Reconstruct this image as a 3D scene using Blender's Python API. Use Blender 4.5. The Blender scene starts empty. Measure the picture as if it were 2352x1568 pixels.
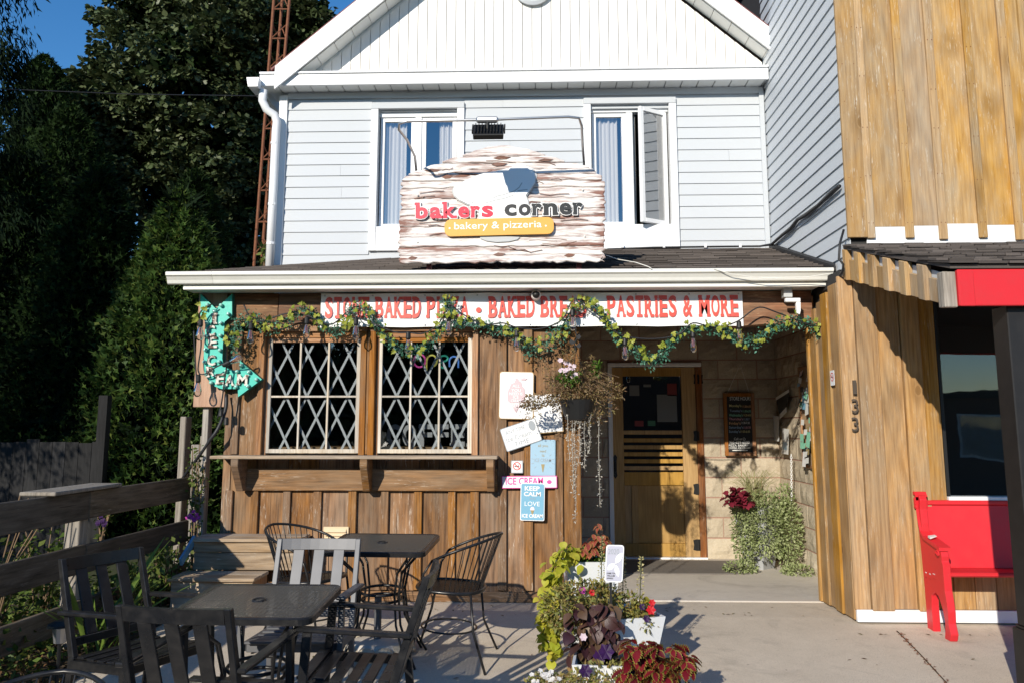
import bpy, bmesh, math, random
import numpy as np
from mathutils import Vector, Matrix, Euler, noise
R = math.radians
random.seed(7); np.random.seed(7)
S = bpy.context.scene
COL = S.collection

# ---------------------------------------------------------------- camera
FPX, PYC, PITCH, YAW, CAMZ = 1850.0, 715.0, R(8.0), R(1.83), 1.42
FW = Vector((-math.sin(YAW)*math.cos(PITCH), math.cos(YAW)*math.cos(PITCH), math.sin(PITCH)))
RT = Vector((math.cos(YAW), math.sin(YAW), 0.0))
UP = RT.cross(FW)
cd = bpy.data.cameras.new('camera'); cam = bpy.data.objects.new('camera', cd); COL.objects.link(cam)
cam.matrix_world = Matrix(((RT.x, UP.x, -FW.x, 0), (RT.y, UP.y, -FW.y, 0), (RT.z, UP.z, -FW.z, CAMZ), (0, 0, 0, 1)))
cd.sensor_fit = 'HORIZONTAL'; cd.sensor_width = 36.0
cd.lens = 36.0*FPX/2352.0
cd.shift_y = -(784.0-PYC)/2352.0
cd.clip_start = 0.05; cd.clip_end = 2000
S.camera = cam
def at(px, py, Y):
    d = FW + RT*((px-1176)/FPX) - UP*((py-PYC)/FPX)
    return Vector((0, 0, CAMZ)) + d*(Y/d.y)
def gz(Y):
    return -0.052*max(0.0, 6.3-Y)
def pl(px, py, h):
    d = FW + RT*((px-1176)/FPX) - UP*((py-PYC)/FPX)
    return Vector((0, 0, CAMZ)) + d*((h-0.052*6.3-CAMZ)/(d.z-0.052*d.y))

# ---------------------------------------------------------------- sky, sun, exposure
SUND = Vector((0.452, 1.0, -0.458)).normalized()
w = bpy.data.worlds.new('World'); S.world = w; w.use_nodes = True
wt = w.node_tree; wt.nodes.clear()
wo = wt.nodes.new('ShaderNodeOutputWorld'); wb = wt.nodes.new('ShaderNodeBackground'); sk = wt.nodes.new('ShaderNodeTexSky')
sk.sky_type = 'NISHITA'; sk.sun_disc = False
sk.sun_elevation = math.asin(-SUND.z); sk.sun_rotation = math.atan2(-SUND.x, -SUND.y)
sk.altitude = 0; sk.air_density = 1.0; sk.dust_density = 0.0; sk.ozone_density = 3.0
wb.inputs['Strength'].default_value = 0.14
hsv = wt.nodes.new('ShaderNodeHueSaturation'); hsv.inputs['Saturation'].default_value = 1.28; hsv.inputs['Hue'].default_value = 0.503
wt.links.new(sk.outputs[0], hsv.inputs['Color']); wt.links.new(hsv.outputs[0], wb.inputs[0]); wt.links.new(wb.outputs[0], wo.inputs[0])
sd = bpy.data.lights.new('sun', 'SUN'); sd.energy = 4.6; sd.angle = R(0.53); sd.color = (1.0, 0.925, 0.80)
sun = bpy.data.objects.new('sun', sd); COL.objects.link(sun)
sun.rotation_euler = SUND.to_track_quat('-Z', 'Y').to_euler(); sun.location = (-8, -14, 12)
S.view_settings.view_transform = 'Standard'
try: S.view_settings.look = 'None'
except Exception: pass
S.view_settings.exposure = 0.23; S.view_settings.gamma = 1.0; S.view_settings.use_curve_mapping = False
S.render.engine = 'CYCLES'
S.cycles.max_bounces = 6; S.cycles.transparent_max_bounces = 12
S.cycles.caustics_reflective = False; S.cycles.caustics_refractive = False

# ---------------------------------------------------------------- objects
def tag(o, label=None, cat=None, group=None, kind=None):
    if label: o['label'] = label
    if cat: o['category'] = cat
    if group: o['group'] = group
    if kind: o['kind'] = kind
    return o
def thing(name, loc, label, cat, group=None, kind=None, rz=0.0):
    o = bpy.data.objects.new(name, None); COL.objects.link(o)
    o.location = loc; o.rotation_euler = (0, 0, rz); o.empty_display_size = 0.1
    return tag(o, label, cat, group, kind)
def sub(name, parent):
    o = bpy.data.objects.new(name, None); COL.objects.link(o); o.parent = parent; o.empty_display_size = 0.05
    return o
def base(o):
    v = Vector((0, 0, 0))
    while o is not None:
        v += o.location; o = o.parent
    return v
def link_mesh(name, me, parent=None, loc=None, rot=None, scale=None):
    o = bpy.data.objects.new(name, me); COL.objects.link(o)
    if parent: o.parent = parent
    if loc is not None: o.location = loc
    if rot is not None: o.rotation_euler = rot
    if scale is not None: o.scale = scale
    return o

class MB:
    """collects shapes in world coordinates; build() links them as ONE mesh"""
    def __init__(s): s.v = []; s.f = []
    def add(s, vs, fs):
        n = len(s.v); s.v += [Vector(a) for a in vs]; s.f += [tuple(i+n for i in f) for f in fs]; return s
    def box(s, x0, x1, y0, y1, z0, z1):
        return s.add([(x0,y0,z0),(x1,y0,z0),(x1,y1,z0),(x0,y1,z0),(x0,y0,z1),(x1,y0,z1),(x1,y1,z1),(x0,y1,z1)],
                     [(3,2,1,0),(4,5,6,7),(0,1,5,4),(1,2,6,5),(2,3,7,6),(3,0,4,7)])
    def hexa(s, a, b):          # two quads of 4 corners joined
        return s.add(list(a)+list(b), [(3,2,1,0),(4,5,6,7),(0,1,5,4),(1,2,6,5),(2,3,7,6),(3,0,4,7)])
    def bar(s, p0, p1, w, t, side=(0,0,1)):
        p0 = Vector(p0); p1 = Vector(p1); d = (p1-p0).normalized(); sv = Vector(side)
        u = d.cross(sv)
        if u.length < 1e-4: u = d.cross(Vector((1,0,0)))
        u.normalize(); v = u.cross(d).normalized()
        q = lambda p: [p-u*w/2-v*t/2, p+u*w/2-v*t/2, p+u*w/2+v*t/2, p-u*w/2+v*t/2]
        return s.hexa(q(p0), q(p1))
    def tube(s, pts, r, n=8, closed=False, caps=True):
        pts = [Vector(p) for p in pts]; N = len(pts)
        rr = r if isinstance(r, (list, tuple)) else [r]*N
        vs = []; prev = None
        for i, p in enumerate(pts):
            if closed: d = pts[(i+1) % N]-pts[i-1]
            else: d = pts[min(i+1, N-1)]-pts[max(i-1, 0)]
            d.normalize()
            if prev is None:
                u = d.cross(Vector((0,0,1)))
                if u.length < 0.05: u = d.cross(Vector((1,0,0)))
            else: u = prev - d*prev.dot(d)
            u.normalize(); prev = u; v = d.cross(u)
            for k in range(n):
                a = 2*math.pi*k/n; vs.append(p+(u*math.cos(a)+v*math.sin(a))*rr[i])
        fs = []
        for i in range(N if closed else N-1):
            j = (i+1) % N
            for k in range(n):
                l = (k+1) % n; fs.append((i*n+k, i*n+l, j*n+l, j*n+k))
        if caps and not closed: fs += [tuple(range(n))[::-1], tuple(range((N-1)*n, N*n))]
        return s.add(vs, fs)
    def lathe(s, c, prof, n=16, M=None):     # profile of (r, h) along local z
        c = Vector(c); vs = []; fs = []
        for (r, h) in prof:
            for k in range(n):
                a = 2*math.pi*k/n; p = Vector((r*math.cos(a), r*math.sin(a), h))
                vs.append(c+(M @ p if M else p))
        for i in range(len(prof)-1):
            for k in range(n):
                l = (k+1) % n; fs.append((i*n+k, i*n+l, (i+1)*n+l, (i+1)*n+k))
        fs += [tuple(range(n))[::-1], tuple(range((len(prof)-1)*n, len(prof)*n))]
        return s.add(vs, fs)
    def prism(s, poly, o, ux, uy, th):       # flat outline pushed along ux x uy by th
        o = Vector(o); ux = Vector(ux); uy = Vector(uy); un = ux.cross(uy).normalized()
        n = len(poly); a = [o+ux*x+uy*y for x, y in poly]; b = [p+un*th for p in a]
        ar = sum(poly[i][0]*poly[(i+1) % n][1]-poly[(i+1) % n][0]*poly[i][1] for i in range(n))
        bot, top = tuple(range(n)), tuple(range(n, 2*n))
        if ar > 0: fs = [bot[::-1], top]+[(i, (i+1) % n, n+(i+1) % n, n+i) for i in range(n)]
        else: fs = [bot, top[::-1]]+[((i+1) % n, i, n+i, n+(i+1) % n) for i in range(n)]
        return s.add(a+b, fs)
    def build(s, name, mat, parent=None, bevel=0.0, smooth=False, label=None):
        off = base(parent) if parent else Vector((0, 0, 0))
        me = bpy.data.meshes.new(name)
        me.from_pydata([tuple(v-off) for v in s.v], [], s.f)
        if bevel > 0:
            bm = bmesh.new(); bm.from_mesh(me)
            es = [e for e in bm.edges if len(e.link_faces) == 2 and e.calc_face_angle(0) > 0.6]
            bmesh.ops.bevel(bm, geom=es, offset=bevel, segments=1, affect='EDGES', profile=0.5)
            bm.to_mesh(me); bm.free()
        if mat: me.materials.append(mat)
        if smooth:
            for p in me.polygons: p.use_smooth = True
        me.update()
        o = link_mesh(name, me, parent)
        if label: o['label'] = label
        return o
def box(name, mat, parent, x0, x1, y0, y1, z0, z1, bevel=0.0):
    return MB().box(x0, x1, y0, y1, z0, z1).build(name, mat, parent, bevel)

# ---------------------------------------------------------------- material helpers
class NT:
    def __init__(s, name, rough=0.7, metal=0.0, spec=0.4):
        s.m = bpy.data.materials.new(name); s.m.use_nodes = True; s.t = s.m.node_tree
        s.b = s.t.nodes['Principled BSDF']; s.out = s.t.nodes['Material Output']
        s.b.inputs['Roughness'].default_value = rough; s.b.inputs['Metallic'].default_value = metal
        s.b.inputs['Specular IOR Level'].default_value = spec
    def n(s, typ, props=None, **inp):
        nd = s.t.nodes.new(typ)
        for k, v in (props or {}).items(): setattr(nd, k, v)
        for k, v in inp.items():
            k = k.replace('_', ' ')
            i = nd.inputs[int(k[1:])] if k[0] == 'i' and k[1:].isdigit() else nd.inputs[k]
            if hasattr(v, 'is_linked'): s.t.links.new(v, i)
            else: i.default_value = v
        return nd
    def coord(s, rnd=True, scale=(1,1,1)):
        v = s.n('ShaderNodeTexCoord').outputs['Object']
        if rnd:
            r = s.n('ShaderNodeObjectInfo').outputs['Random']
            m = s.n('ShaderNodeVectorMath', {'operation': 'SCALE'}, i0=(37.0, 53.0, 71.0)); s.t.links.new(r, m.inputs['Scale'])
            v = s.n('ShaderNodeVectorMath', {'operation': 'ADD'}, i0=v, i1=m.outputs[0]).outputs[0]
        return s.n('ShaderNodeMapping', Vector=v, Scale=scale).outputs[0]
    def noise(s, vec, scale, detail=4, rough=0.55, dist=0.0):
        return s.n('ShaderNodeTexNoise', Vector=vec, Scale=scale, Detail=detail, Roughness=rough, Distortion=dist).outputs['Fac']
    def ramp(s, fac, stops, interp='LINEAR'):
        nd = s.n('ShaderNodeValToRGB', Fac=fac); cr = nd.color_ramp; cr.interpolation = interp
        while len(cr.elements) < len(stops): cr.elements.new(0.5)
        for e, (p, c) in zip(cr.elements, stops):
            e.position = p; e.color = (c, c, c, 1) if isinstance(c, (int, float)) else (*c, 1)
        return nd.outputs['Color']
    def mix(s, fac, a, b, mode='MIX'):
        nd = s.n('ShaderNodeMixRGB', {'blend_type': mode}, Fac=fac)
        for k, v in (('Color1', a), ('Color2', b)):
            if hasattr(v, 'is_linked'): s.t.links.new(v, nd.inputs[k])
            else: nd.inputs[k].default_value = (*v, 1) if len(v) == 3 else v
        return nd.outputs['Color']
    def math(s, op, a, b=0.0, clamp=False):
        nd = s.n('ShaderNodeMath', {'operation': op, 'use_clamp': clamp}, i0=a, i1=b); return nd.outputs[0]
    def rnd(s): return s.n('ShaderNodeObjectInfo').outputs['Random']
    def set(s, col=None, bump=None, strength=0.3, dist=0.01, rough=None):
        if col is not None:
            if hasattr(col, 'is_linked'): s.t.links.new(col, s.b.inputs['Base Color'])
            else: s.b.inputs['Base Color'].default_value = (*col, 1)
        if bump is not None:
            bn = s.n('ShaderNodeBump', Height=bump, Strength=strength, Distance=dist); s.t.links.new(bn.outputs[0], s.b.inputs['Normal'])
        if rough is not None: s.t.links.new(rough, s.b.inputs['Roughness'])
        return s.m

def wood(name, dark, mid, grey, axis='Z', wear=0.5, fleck=(0.62,0.55,0.45), fleckamt=0.5, knots=0.0, rough=0.78, var=0.25, spec=0.25):
    k = NT(name, rough, 0, spec)
    lo = 0.045
    st = {'X': (lo,1,1), 'Y': (1,lo,1), 'Z': (1,1,lo)}[axis]
    v = k.coord(True, st); vb = k.coord(True, {'X': (.25,1,1), 'Y': (1,.25,1), 'Z': (1,1,.25)}[axis])
    g = k.noise(v, 60, 8, 0.70, 0.35)
    tone = k.noise(vb, 4.6, 7, 0.68, 0.3)
    tcn = k.n('ShaderNodeTexCoord'); rr_ = k.rnd()
    gs = k.n('ShaderNodeSeparateXYZ', Vector=tcn.outputs['Generated']); os_ = k.n('ShaderNodeSeparateXYZ', Vector=tcn.outputs['Object'])
    ci, ai = {'X': (2, 0), 'Y': (2, 1), 'Z': (0, 2)}[axis]
    across = k.math('SUBTRACT', gs.outputs[ci], k.math('MULTIPLY', rr_, 0.8)); along = k.math('SUBTRACT', k.math('FRACT', k.math('ADD', k.math('MULTIPLY', os_.outputs[ai], 0.45), k.math('MULTIPLY', rr_, 7.7))), 0.5)
    gv = k.n('ShaderNodeCombineXYZ', X=across, Y=0.0, Z=k.math('MULTIPLY', k.math('ABSOLUTE', along), 1.3)).outputs[0]
    wv = k.n('ShaderNodeTexWave', {'wave_type': 'RINGS', 'rings_direction': 'SPHERICAL'}, Vector=gv, Scale=1.5, Distortion=4.5, Detail=3.0, Detail_Scale=1.2, Detail_Roughness=0.6).outputs['Fac']
    g = k.math('ADD', k.math('MULTIPLY', g, 0.88), k.math('MULTIPLY', wv, 0.11))
    col = k.ramp(g, [(0.30, dark), (0.62, mid)])
    gm = k.ramp(tone, [(0.5-0.3*wear, 0.0), (0.78-0.25*wear, 1.0)])
    col = k.mix(k.math('MULTIPLY', gm, 0.85), col, k.mix(k.ramp(g, [(0.3, 0.0), (0.7, 1.0)]), tuple(c*0.55 for c in grey), grey))
    ck = k.ramp(k.noise(k.coord(True, {'X': (.012,1,1), 'Y': (1,.012,1), 'Z': (1,1,.012)}[axis]), 34, 3, 0.6, 0.2), [(0.675, 0.0), (0.70, 0.6)])
    col = k.mix(ck, col, tuple(c*0.55 for c in dark))
    fl = k.noise(k.coord(True, {'X': (.10,1,1), 'Y': (1,.10,1), 'Z': (1,1,.10)}[axis]), 95, 3, 0.7, 0.3)
    big = k.noise(vb, 6.5, 3, 0.6)
    fm = k.math('MULTIPLY', k.ramp(fl, [(0.57, 0.0), (0.68, 1.0)]), k.ramp(big, [(0.45, 0.0), (0.62, fleckamt)]))
    col = k.mix(fm, col, fleck)
    if knots > 0:
        vo = k.n('ShaderNodeTexVoronoi', Vector=k.coord(True, {'X': (.6,1,1), 'Y': (1,.6,1), 'Z': (1,1,.6)}[axis]), Scale=3.1, Randomness=1.0)
        kn = k.ramp(vo.outputs['Distance'], [(0.03, 1.0), (0.075, 0.9), (0.085, 0.35), (0.12, 0.6), (0.30, 0.0)])
        col = k.mix(k.math('MULTIPLY', kn, knots), col, tuple(c*0.6 for c in dark))
    r = k.rnd()
    hs = k.n('ShaderNodeHueSaturation', Color=col, Value=k.math('ADD', k.math('MULTIPLY', r, var*2), 1.0-var),
             Saturation=k.math('ADD', k.math('MULTIPLY', k.math('FRACT', k.math('MULTIPLY', r, 7.31)), 0.3), 0.85))
    return k.set(hs.outputs[0], k.math('ADD', k.math('MULTIPLY', g, 0.7), k.math('MULTIPLY', fl, 0.3)), 0.45, 0.006)

def paint(name, col, rough=0.45, dirt=0.12, dirtcol=None, spec=0.4, bump=0.08, var=0.04, scale=6.0):
    k = NT(name, rough, 0, spec); v = k.coord(True)
    a = k.noise(v, scale, 5, 0.65); b = k.noise(v, scale*9, 3, 0.6)
    dc = dirtcol or tuple(c*0.5 for c in col)
    c = k.mix(k.math('MULTIPLY', k.ramp(k.math('ADD', k.math('MULTIPLY', a, .75), k.math('MULTIPLY', b, .25)), [(0.45, 0.0), (0.75, 1.0)]), dirt), col, dc)
    hs = k.n('ShaderNodeHueSaturation', Color=c, Value=k.math('ADD', k.math('MULTIPLY', k.rnd(), var*2), 1.0-var))
    return k.set(hs.outputs[0], b, bump, 0.004)

def leafmat(name, cols, rough=0.5, trans=0.25, edge=None, edgepos=(0.55, 0.8), vein=0.0, spec=0.25):
    """colour varies leaf by leaf (mesh island or object); optional rim colour from the 'edge' attribute"""
    k = NT(name, rough, 0, spec)
    isl = k.n('ShaderNodeNewGeometry').outputs['Random Per Island']
    r = k.math('FRACT', k.math('ADD', isl, k.rnd()))
    n = len(cols); col = k.ramp(r, [(i/max(1, n-1), c) for i, c in enumerate(cols)])
    sp = k.noise(k.coord(True), 55, 3, 0.6)
    col = k.mix(k.ramp(sp, [(0.35, 0.35), (0.7, 0.0)]), col, tuple(c*0.6 for c in cols[0]))
    if edge:
        at_ = k.n('ShaderNodeAttribute', {'attribute_name': 'edge'}).outputs['Fac']
        wob = k.math('ADD', at_, k.math('MULTIPLY', k.math('SUBTRACT', sp, 0.5), 0.35))
        col = k.mix(k.ramp(wob, [(edgepos[0], 0.0), (edgepos[1], 1.0)]), col, edge)
    k.set(col, sp, 0.25, 0.004)
    tr = k.n('ShaderNodeBsdfTranslucent'); k.t.links.new(col, tr.inputs[0])
    mx = k.n('ShaderNodeMixShader', Fac=trans)
    k.t.links.new(k.b.outputs[0], mx.inputs[1]); k.t.links.new(tr.outputs[0], mx.inputs[2]); k.t.links.new(mx.outputs[0], k.out.inputs[0])
    return k.m

def glass(name, tint=(0.9,0.93,0.95), ior=1.5, extra=0.0):
    k = NT(name)
    t = k.n('ShaderNodeBsdfTransparent', Color=(*tint, 1)); g = k.n('ShaderNodeBsdfGlossy', Roughness=0.012)
    wv = k.noise(k.coord(True), 1.7, 2); bn = k.n('ShaderNodeBump', Height=wv, Strength=0.03, Distance=0.05)
    k.t.links.new(bn.outputs[0], g.inputs['Normal'])
    fr = k.n('ShaderNodeFresnel', IOR=ior)
    fac = k.math('ADD', k.math('MULTIPLY', fr.outputs[0], 1.7), extra, True)
    mx = k.n('ShaderNodeMixShader', Fac=fac)
    k.t.links.new(t.outputs[0], mx.inputs[1]); k.t.links.new(g.outputs[0], mx.inputs[2]); k.t.links.new(mx.outputs[0], k.out.inputs[0])
    return k.m

def plain(name, col, rough=0.5, metal=0.0, spec=0.4):
    return NT(name, rough, metal, spec).set(col)

M = {}
# brown stained boards of the shop: warm stain, grey weathering, pale flecks
M['shop'] = wood('stained_boards', (0.075,0.030,0.010), (0.30,0.140,0.046), (0.30,0.205,0.13), 'Z', 0.45, (0.55,0.47,0.38), 0.75, 0.35)
M['shop_h'] = wood('stained_boards_level', (0.075,0.034,0.012), (0.31,0.150,0.052), (0.32,0.22,0.14), 'X', 0.45, (0.55,0.47,0.38), 0.7, 0.3)
M['trim_wood'] = wood('orange_trim', (0.17,0.065,0.02), (0.42,0.19,0.065), (0.32,0.22,0.14), 'Z', 0.2, (0.6,0.5,0.4), 0.4)
M['trim_wood_h'] = wood('orange_trim_level', (0.17,0.065,0.02), (0.42,0.19,0.065), (0.33,0.23,0.15), 'X', 0.25, (0.6,0.5,0.4), 0.4)
M['beam'] = wood('header_log', (0.05,0.016,0.007), (0.26,0.10,0.04), (0.35,0.22,0.12), 'X', 0.35, (0.6,0.4,0.22), 0.5, 0.6)
M['gold'] = wood('golden_boards', (0.33,0.180,0.060), (0.49,0.300,0.120), (0.43,0.34,0.235), 'Z', 0.45, (0.66,0.60,0.50), 0.7, 0.85, var=0.16)
M['gold_low'] = wood('golden_brown_boards', (0.27,0.130,0.032), (0.49,0.265,0.080), (0.40,0.29,0.17), 'Z', 0.32, (0.62,0.55,0.45), 0.45, 0.8, var=0.14)
M['fence'] = wood('grey_rails', (0.018,0.013,0.008), (0.11,0.083,0.054), (0.18,0.145,0.11), 'Y', 0.5, (0.3,0.27,0.23), 0.4, 0.4)
M['greypost'] = wood('grey_posts', (0.12,0.10,0.08), (0.33,0.29,0.24), (0.42,0.38,0.33), 'Z', 0.6, (0.5,0.47,0.42), 0.4)
M['step'] = wood('worn_steps', (0.16,0.10,0.055), (0.40,0.28,0.17), (0.42,0.36,0.29), 'X', 0.6, (0.6,0.55,0.47), 0.7)
M['pinkboard'] = wood('bare_pine', (0.30,0.17,0.11), (0.46,0.30,0.215), (0.44,0.32,0.25), 'Z', 0.3, (0.7,0.6,0.5), 0.3, 0.3)
M['shed'] = wood('shed_boards_shade_tone', (0.007,0.007,0.007), (0.020,0.020,0.021), (0.026,0.026,0.028), 'Z', 0.5, (.05,.05,.05), 0.1)  # near-black tone stands in for the shade over these boards
M['doorwood'] = wood('varnished_door', (0.33,0.185,0.060), (0.49,0.305,0.110), (0.46,0.29,0.115), 'Z', 0.2, (0.5,0.36,0.18), 0.1, 0.0, 0.45, 0.06)
M['doorjamb'] = wood('rusty_jamb', (0.10,0.035,0.015), (0.33,0.13,0.05), (0.34,0.22,0.14), 'Z', 0.3, (0.6,0.5,0.4), 0.5)
M['siding'] = paint('pale_blue_vinyl', (0.515,0.54,0.565), 0.65, 0.10, (0.45,0.48,0.52), bump=0.05, var=0.015)
M['siding2'] = paint('blue_grey_vinyl', (0.54,0.57,0.60), 0.6, 0.12, (0.38,0.42,0.46), bump=0.05, var=0.02)
M['white'] = paint('white_trim', (0.80,0.81,0.82), 0.4, 0.12, (0.55,0.53,0.49))
M['gablewhite'] = paint('white_gable', (0.82,0.80,0.76), 0.45, 0.12, (0.6,0.55,0.48), var=0.01)
M['gutter'] = paint('white_gutter', (0.76,0.75,0.69), 0.35, 0.22, (0.45,0.42,0.36), scale=3)
M['soffit'] = paint('soffit', (0.78,0.79,0.77), 0.5, 0.12)
M['planter'] = paint('white_planter', (0.66,0.68,0.70), 0.35, 0.15, (0.5,0.48,0.44))
M['potgrey'] = paint('grey_pot', (.40,.41,.42), .5, .2)
M['red'] = paint('red_paint', (0.62,0.022,0.030), 0.42, 0.5, (0.50,0.040,0.040), bump=0.12, scale=9)
M['scuff'] = paint('bare_scuff', (0.62,0.58,0.55), 0.7)
M['blackpost'] = paint('black_paint', (0.012,0.011,0.011), 0.5, 0.25, (0.05,0.044,0.04), spec=0.4, scale=11)
M['roofred'] = paint('dark_red_edge', (0.17,0.05,0.05), 0.6)
k = NT('shingle', 0.9, 0, 0.2); v = k.coord(True); n1 = k.noise(v, 260, 2); n2 = k.noise(v, 5, 4)
c = k.mix(n1, (0.035,0.030,0.028), (0.15,0.13,0.118)); c = k.mix(k.math('MULTIPLY', n2, 0.5), c, (0.10,0.082,0.07))
hs = k.n('ShaderNodeHueSaturation', Color=c, Value=k.math('ADD', k.math('MULTIPLY', k.rnd(), 0.7), 0.7))
M['shingle'] = k.set(hs.outputs[0], n1, 0.5, 0.004)
def stone(name, a, b, cst):
    k = NT(name, 0.9, 0, 0.2); v = k.coord(True); n1 = k.noise(v, 7, 6, 0.6, 0.4); n2 = k.noise(v, 60, 4, 0.7)
    c = k.mix(n1, a, b); c = k.mix(k.ramp(n2, [(0.45, 0.0), (0.75, 0.55)]), c, cst)
    hs = k.n('ShaderNodeHueSaturation', Color=c, Value=k.math('ADD', k.math('MULTIPLY', k.rnd(), 0.2), 0.9))
    return k.set(hs.outputs[0], k.math('ADD', k.math('MULTIPLY', n1, 0.8), k.math('MULTIPLY', n2, 0.25)), 0.8, 0.02)
M['stone'] = stone('rock_faced_block', (0.36,0.30,0.215), (0.52,0.44,0.33), (0.60,0.54,0.43))
M['mortar'] = stone('red_mortar', (0.34,0.19,0.14), (0.42,0.26,0.20), (0.46,0.34,0.28))
M['basestone'] = stone('base_course', (0.42,0.36,0.26), (0.58,0.50,0.38), (0.62,0.56,0.46))
def ground(name, a, b, sp1, sp2, scale=1.0, stain=(0.2,0.17,0.14)):
    k = NT(name, 0.92, 0, 0.2); v = k.coord(False)
    n0 = k.noise(v, 0.8*scale, 5, 0.6); n1 = k.noise(v, 9*scale, 5, 0.65); n2 = k.noise(v, 170*scale, 3, 0.7); n3 = k.noise(v, 420, 2, 0.5)
    c = k.mix(k.ramp(k.math('ADD', k.math('MULTIPLY', n0, .6), k.math('MULTIPLY', n1, .4)), [(0.32, 0.0), (0.68, 1.0)]), a, b)
    c = k.mix(k.ramp(n2, [(0.52, 0.0), (0.72, 0.8)]), c, sp1); c = k.mix(k.ramp(n3, [(0.58, 0.0), (0.74, 0.8)]), c, sp2)
    c = k.mix(k.math('MULTIPLY', k.ramp(k.noise(v, 1.7, 7, 0.72, 1.4), [(0.52, 0.0), (0.66, 1.0)]), 0.30), c, stain)
    vo = k.n('ShaderNodeTexVoronoi', Vector=v, Scale=5.5).outputs['Distance']; c = k.mix(k.ramp(vo, [(0.025, 0.55), (0.05, 0.0)]), c, (0.07,0.06,0.055))
    return k.set(c, k.math('ADD', n2, k.math('MULTIPLY', n1, 0.6)), 0.35, 0.006)
M['pave'] = ground('aggregate_pavement', (0.50,0.425,0.33), (0.63,0.545,0.435), (0.22,0.185,0.15), (0.78,0.69,0.57))
M['slab'] = ground('porch_slab', (0.50,0.45,0.385), (0.60,0.545,0.475), (0.40,0.36,0.31), (0.62,0.58,0.52))
M['earth'] = ground('dark_earth', (0.05,0.036,0.024), (0.095,0.07,0.045), (0.15,0.10,0.05), (0.03,0.022,0.016))
M['lawn'] = ground('rough_ground', (0.035,0.045,0.018), (0.07,0.075,0.03), (0.10,0.09,0.05), (0.02,0.02,0.012))
M['road'] = ground('road_asphalt', (0.045,0.045,0.046), (0.065,0.064,0.062), (0.1,0.1,0.1), (0.03,0.03,0.03))
M['mat'] = ground('door_mat', (0.15,0.135,0.12), (0.20,0.18,0.16), (0.10,0.09,0.08), (0.27,0.24,0.21))
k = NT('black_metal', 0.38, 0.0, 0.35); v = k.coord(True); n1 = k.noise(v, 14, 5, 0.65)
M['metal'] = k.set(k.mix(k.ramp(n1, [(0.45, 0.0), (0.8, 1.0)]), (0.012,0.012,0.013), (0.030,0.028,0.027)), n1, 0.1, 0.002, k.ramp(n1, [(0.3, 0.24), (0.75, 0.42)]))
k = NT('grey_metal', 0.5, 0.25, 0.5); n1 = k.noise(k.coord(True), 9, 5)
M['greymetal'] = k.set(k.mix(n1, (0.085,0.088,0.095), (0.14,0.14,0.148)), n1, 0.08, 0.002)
k = NT('rust', 0.85, 0.1, 0.3); n1 = k.noise(k.coord(True), 22, 5)
M['rust'] = k.set(k.mix(n1, (0.13,0.045,0.022), (0.30,0.13,0.07)), n1, 0.4, 0.004)
M['mesh'] = plain('mesh_metal', (0.05,0.048,0.046), 0.2, 0.0, 0.8)
M['steel'] = plain('galvanised', (0.50,0.50,0.50), 0.35, 0.8)
M['iron'] = plain('black_iron', (0.012,0.012,0.012), 0.5)
M['cable'] = plain('black_cable', (0.016,0.016,0.018), 0.5)
M['whitewire'] = plain('white_wire', (0.75,0.73,0.66), 0.5)
M['chain'] = plain('white_chain', (0.75,0.75,0.75), 0.4)
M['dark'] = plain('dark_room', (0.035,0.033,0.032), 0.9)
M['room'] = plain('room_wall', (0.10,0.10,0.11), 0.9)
M['counter'] = plain('counter_wood', (0.40,0.25,0.12), 0.6)
M['curtain'] = paint('white_curtain', (0.86,0.84,0.80), 0.8, 0.05)
M['glass'] = glass('window_glass'); M['skyglass'] = glass('upper_glass', (0.94,0.95,0.96), 1.6, 0.22); M['bulb'] = glass('bulb_glass', (0.985,0.965,0.93), 1.5, 0.05)
M['sashglass'] = glass('sash_glass', (0.80,0.84,0.85), 1.6, 0.5)
M['noticegrey'] = plain('shade_grey_notice', (.16,.17,.17), .6); M['noticered'] = plain('shade_red_notice', (.20,.03,.03), .6); M['noticegreen'] = plain('shade_green_notice', (.05,.16,.09), .6)  # door papers coloured darker to stand in for porch shade and glass
M['shopglass'] = glass('shop_glass', (0.82,0.84,0.86), 1.5, 0.02)
M['bulbwire'] = plain('filament', (0.55,0.25,0.18), 0.4)
M['lattice'] = paint('pale_lattice', (0.84,0.86,0.84), 0.5, 0.2)
M['sash'] = wood('pale_sash', (0.42,0.34,0.25), (0.62,0.55,0.45), (0.60,0.56,0.50), 'Z', 0.4, (0.75,0.72,0.65), 0.4)
M['teal'] = paint('teal_enamel', (0.055,0.50,0.40), 0.35, 0.15, (0.04,0.36,0.30))
M['tealside'] = paint('teal_rim', (0.02,0.16,0.13), 0.5, 0.3)
k = NT('aged_letter', 0.6); n1 = k.noise(k.coord(True), 22, 5, 0.65)
M['letterrust'] = k.set(k.mix(k.ramp(n1, [(0.48, 0.0), (0.56, 1.0)]), (0.66,0.62,0.55), (0.11,0.055,0.035)), n1, 0.2, 0.002)
M['bannerwhite'] = paint('banner_vinyl', (0.82,0.82,0.80), 0.4, 0.08)
M['bannerred'] = paint('banner_red', (0.68,0.085,0.062), 0.45, 0.25, (0.78,0.32,0.26))
M['signred'] = plain('sign_red', (0.66,0.02,0.055), 0.4); M['signblack'] = plain('sign_black', (0.022,0.022,0.022), 0.4)
M['signwhite'] = plain('sign_white', (0.86,0.86,0.85), 0.4); M['signgold'] = paint('sign_gold', (0.72,0.38,0.07), 0.45, 0.08)
M['signgrey'] = plain('sign_grey', (0.48,0.49,0.49), 0.5)
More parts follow.
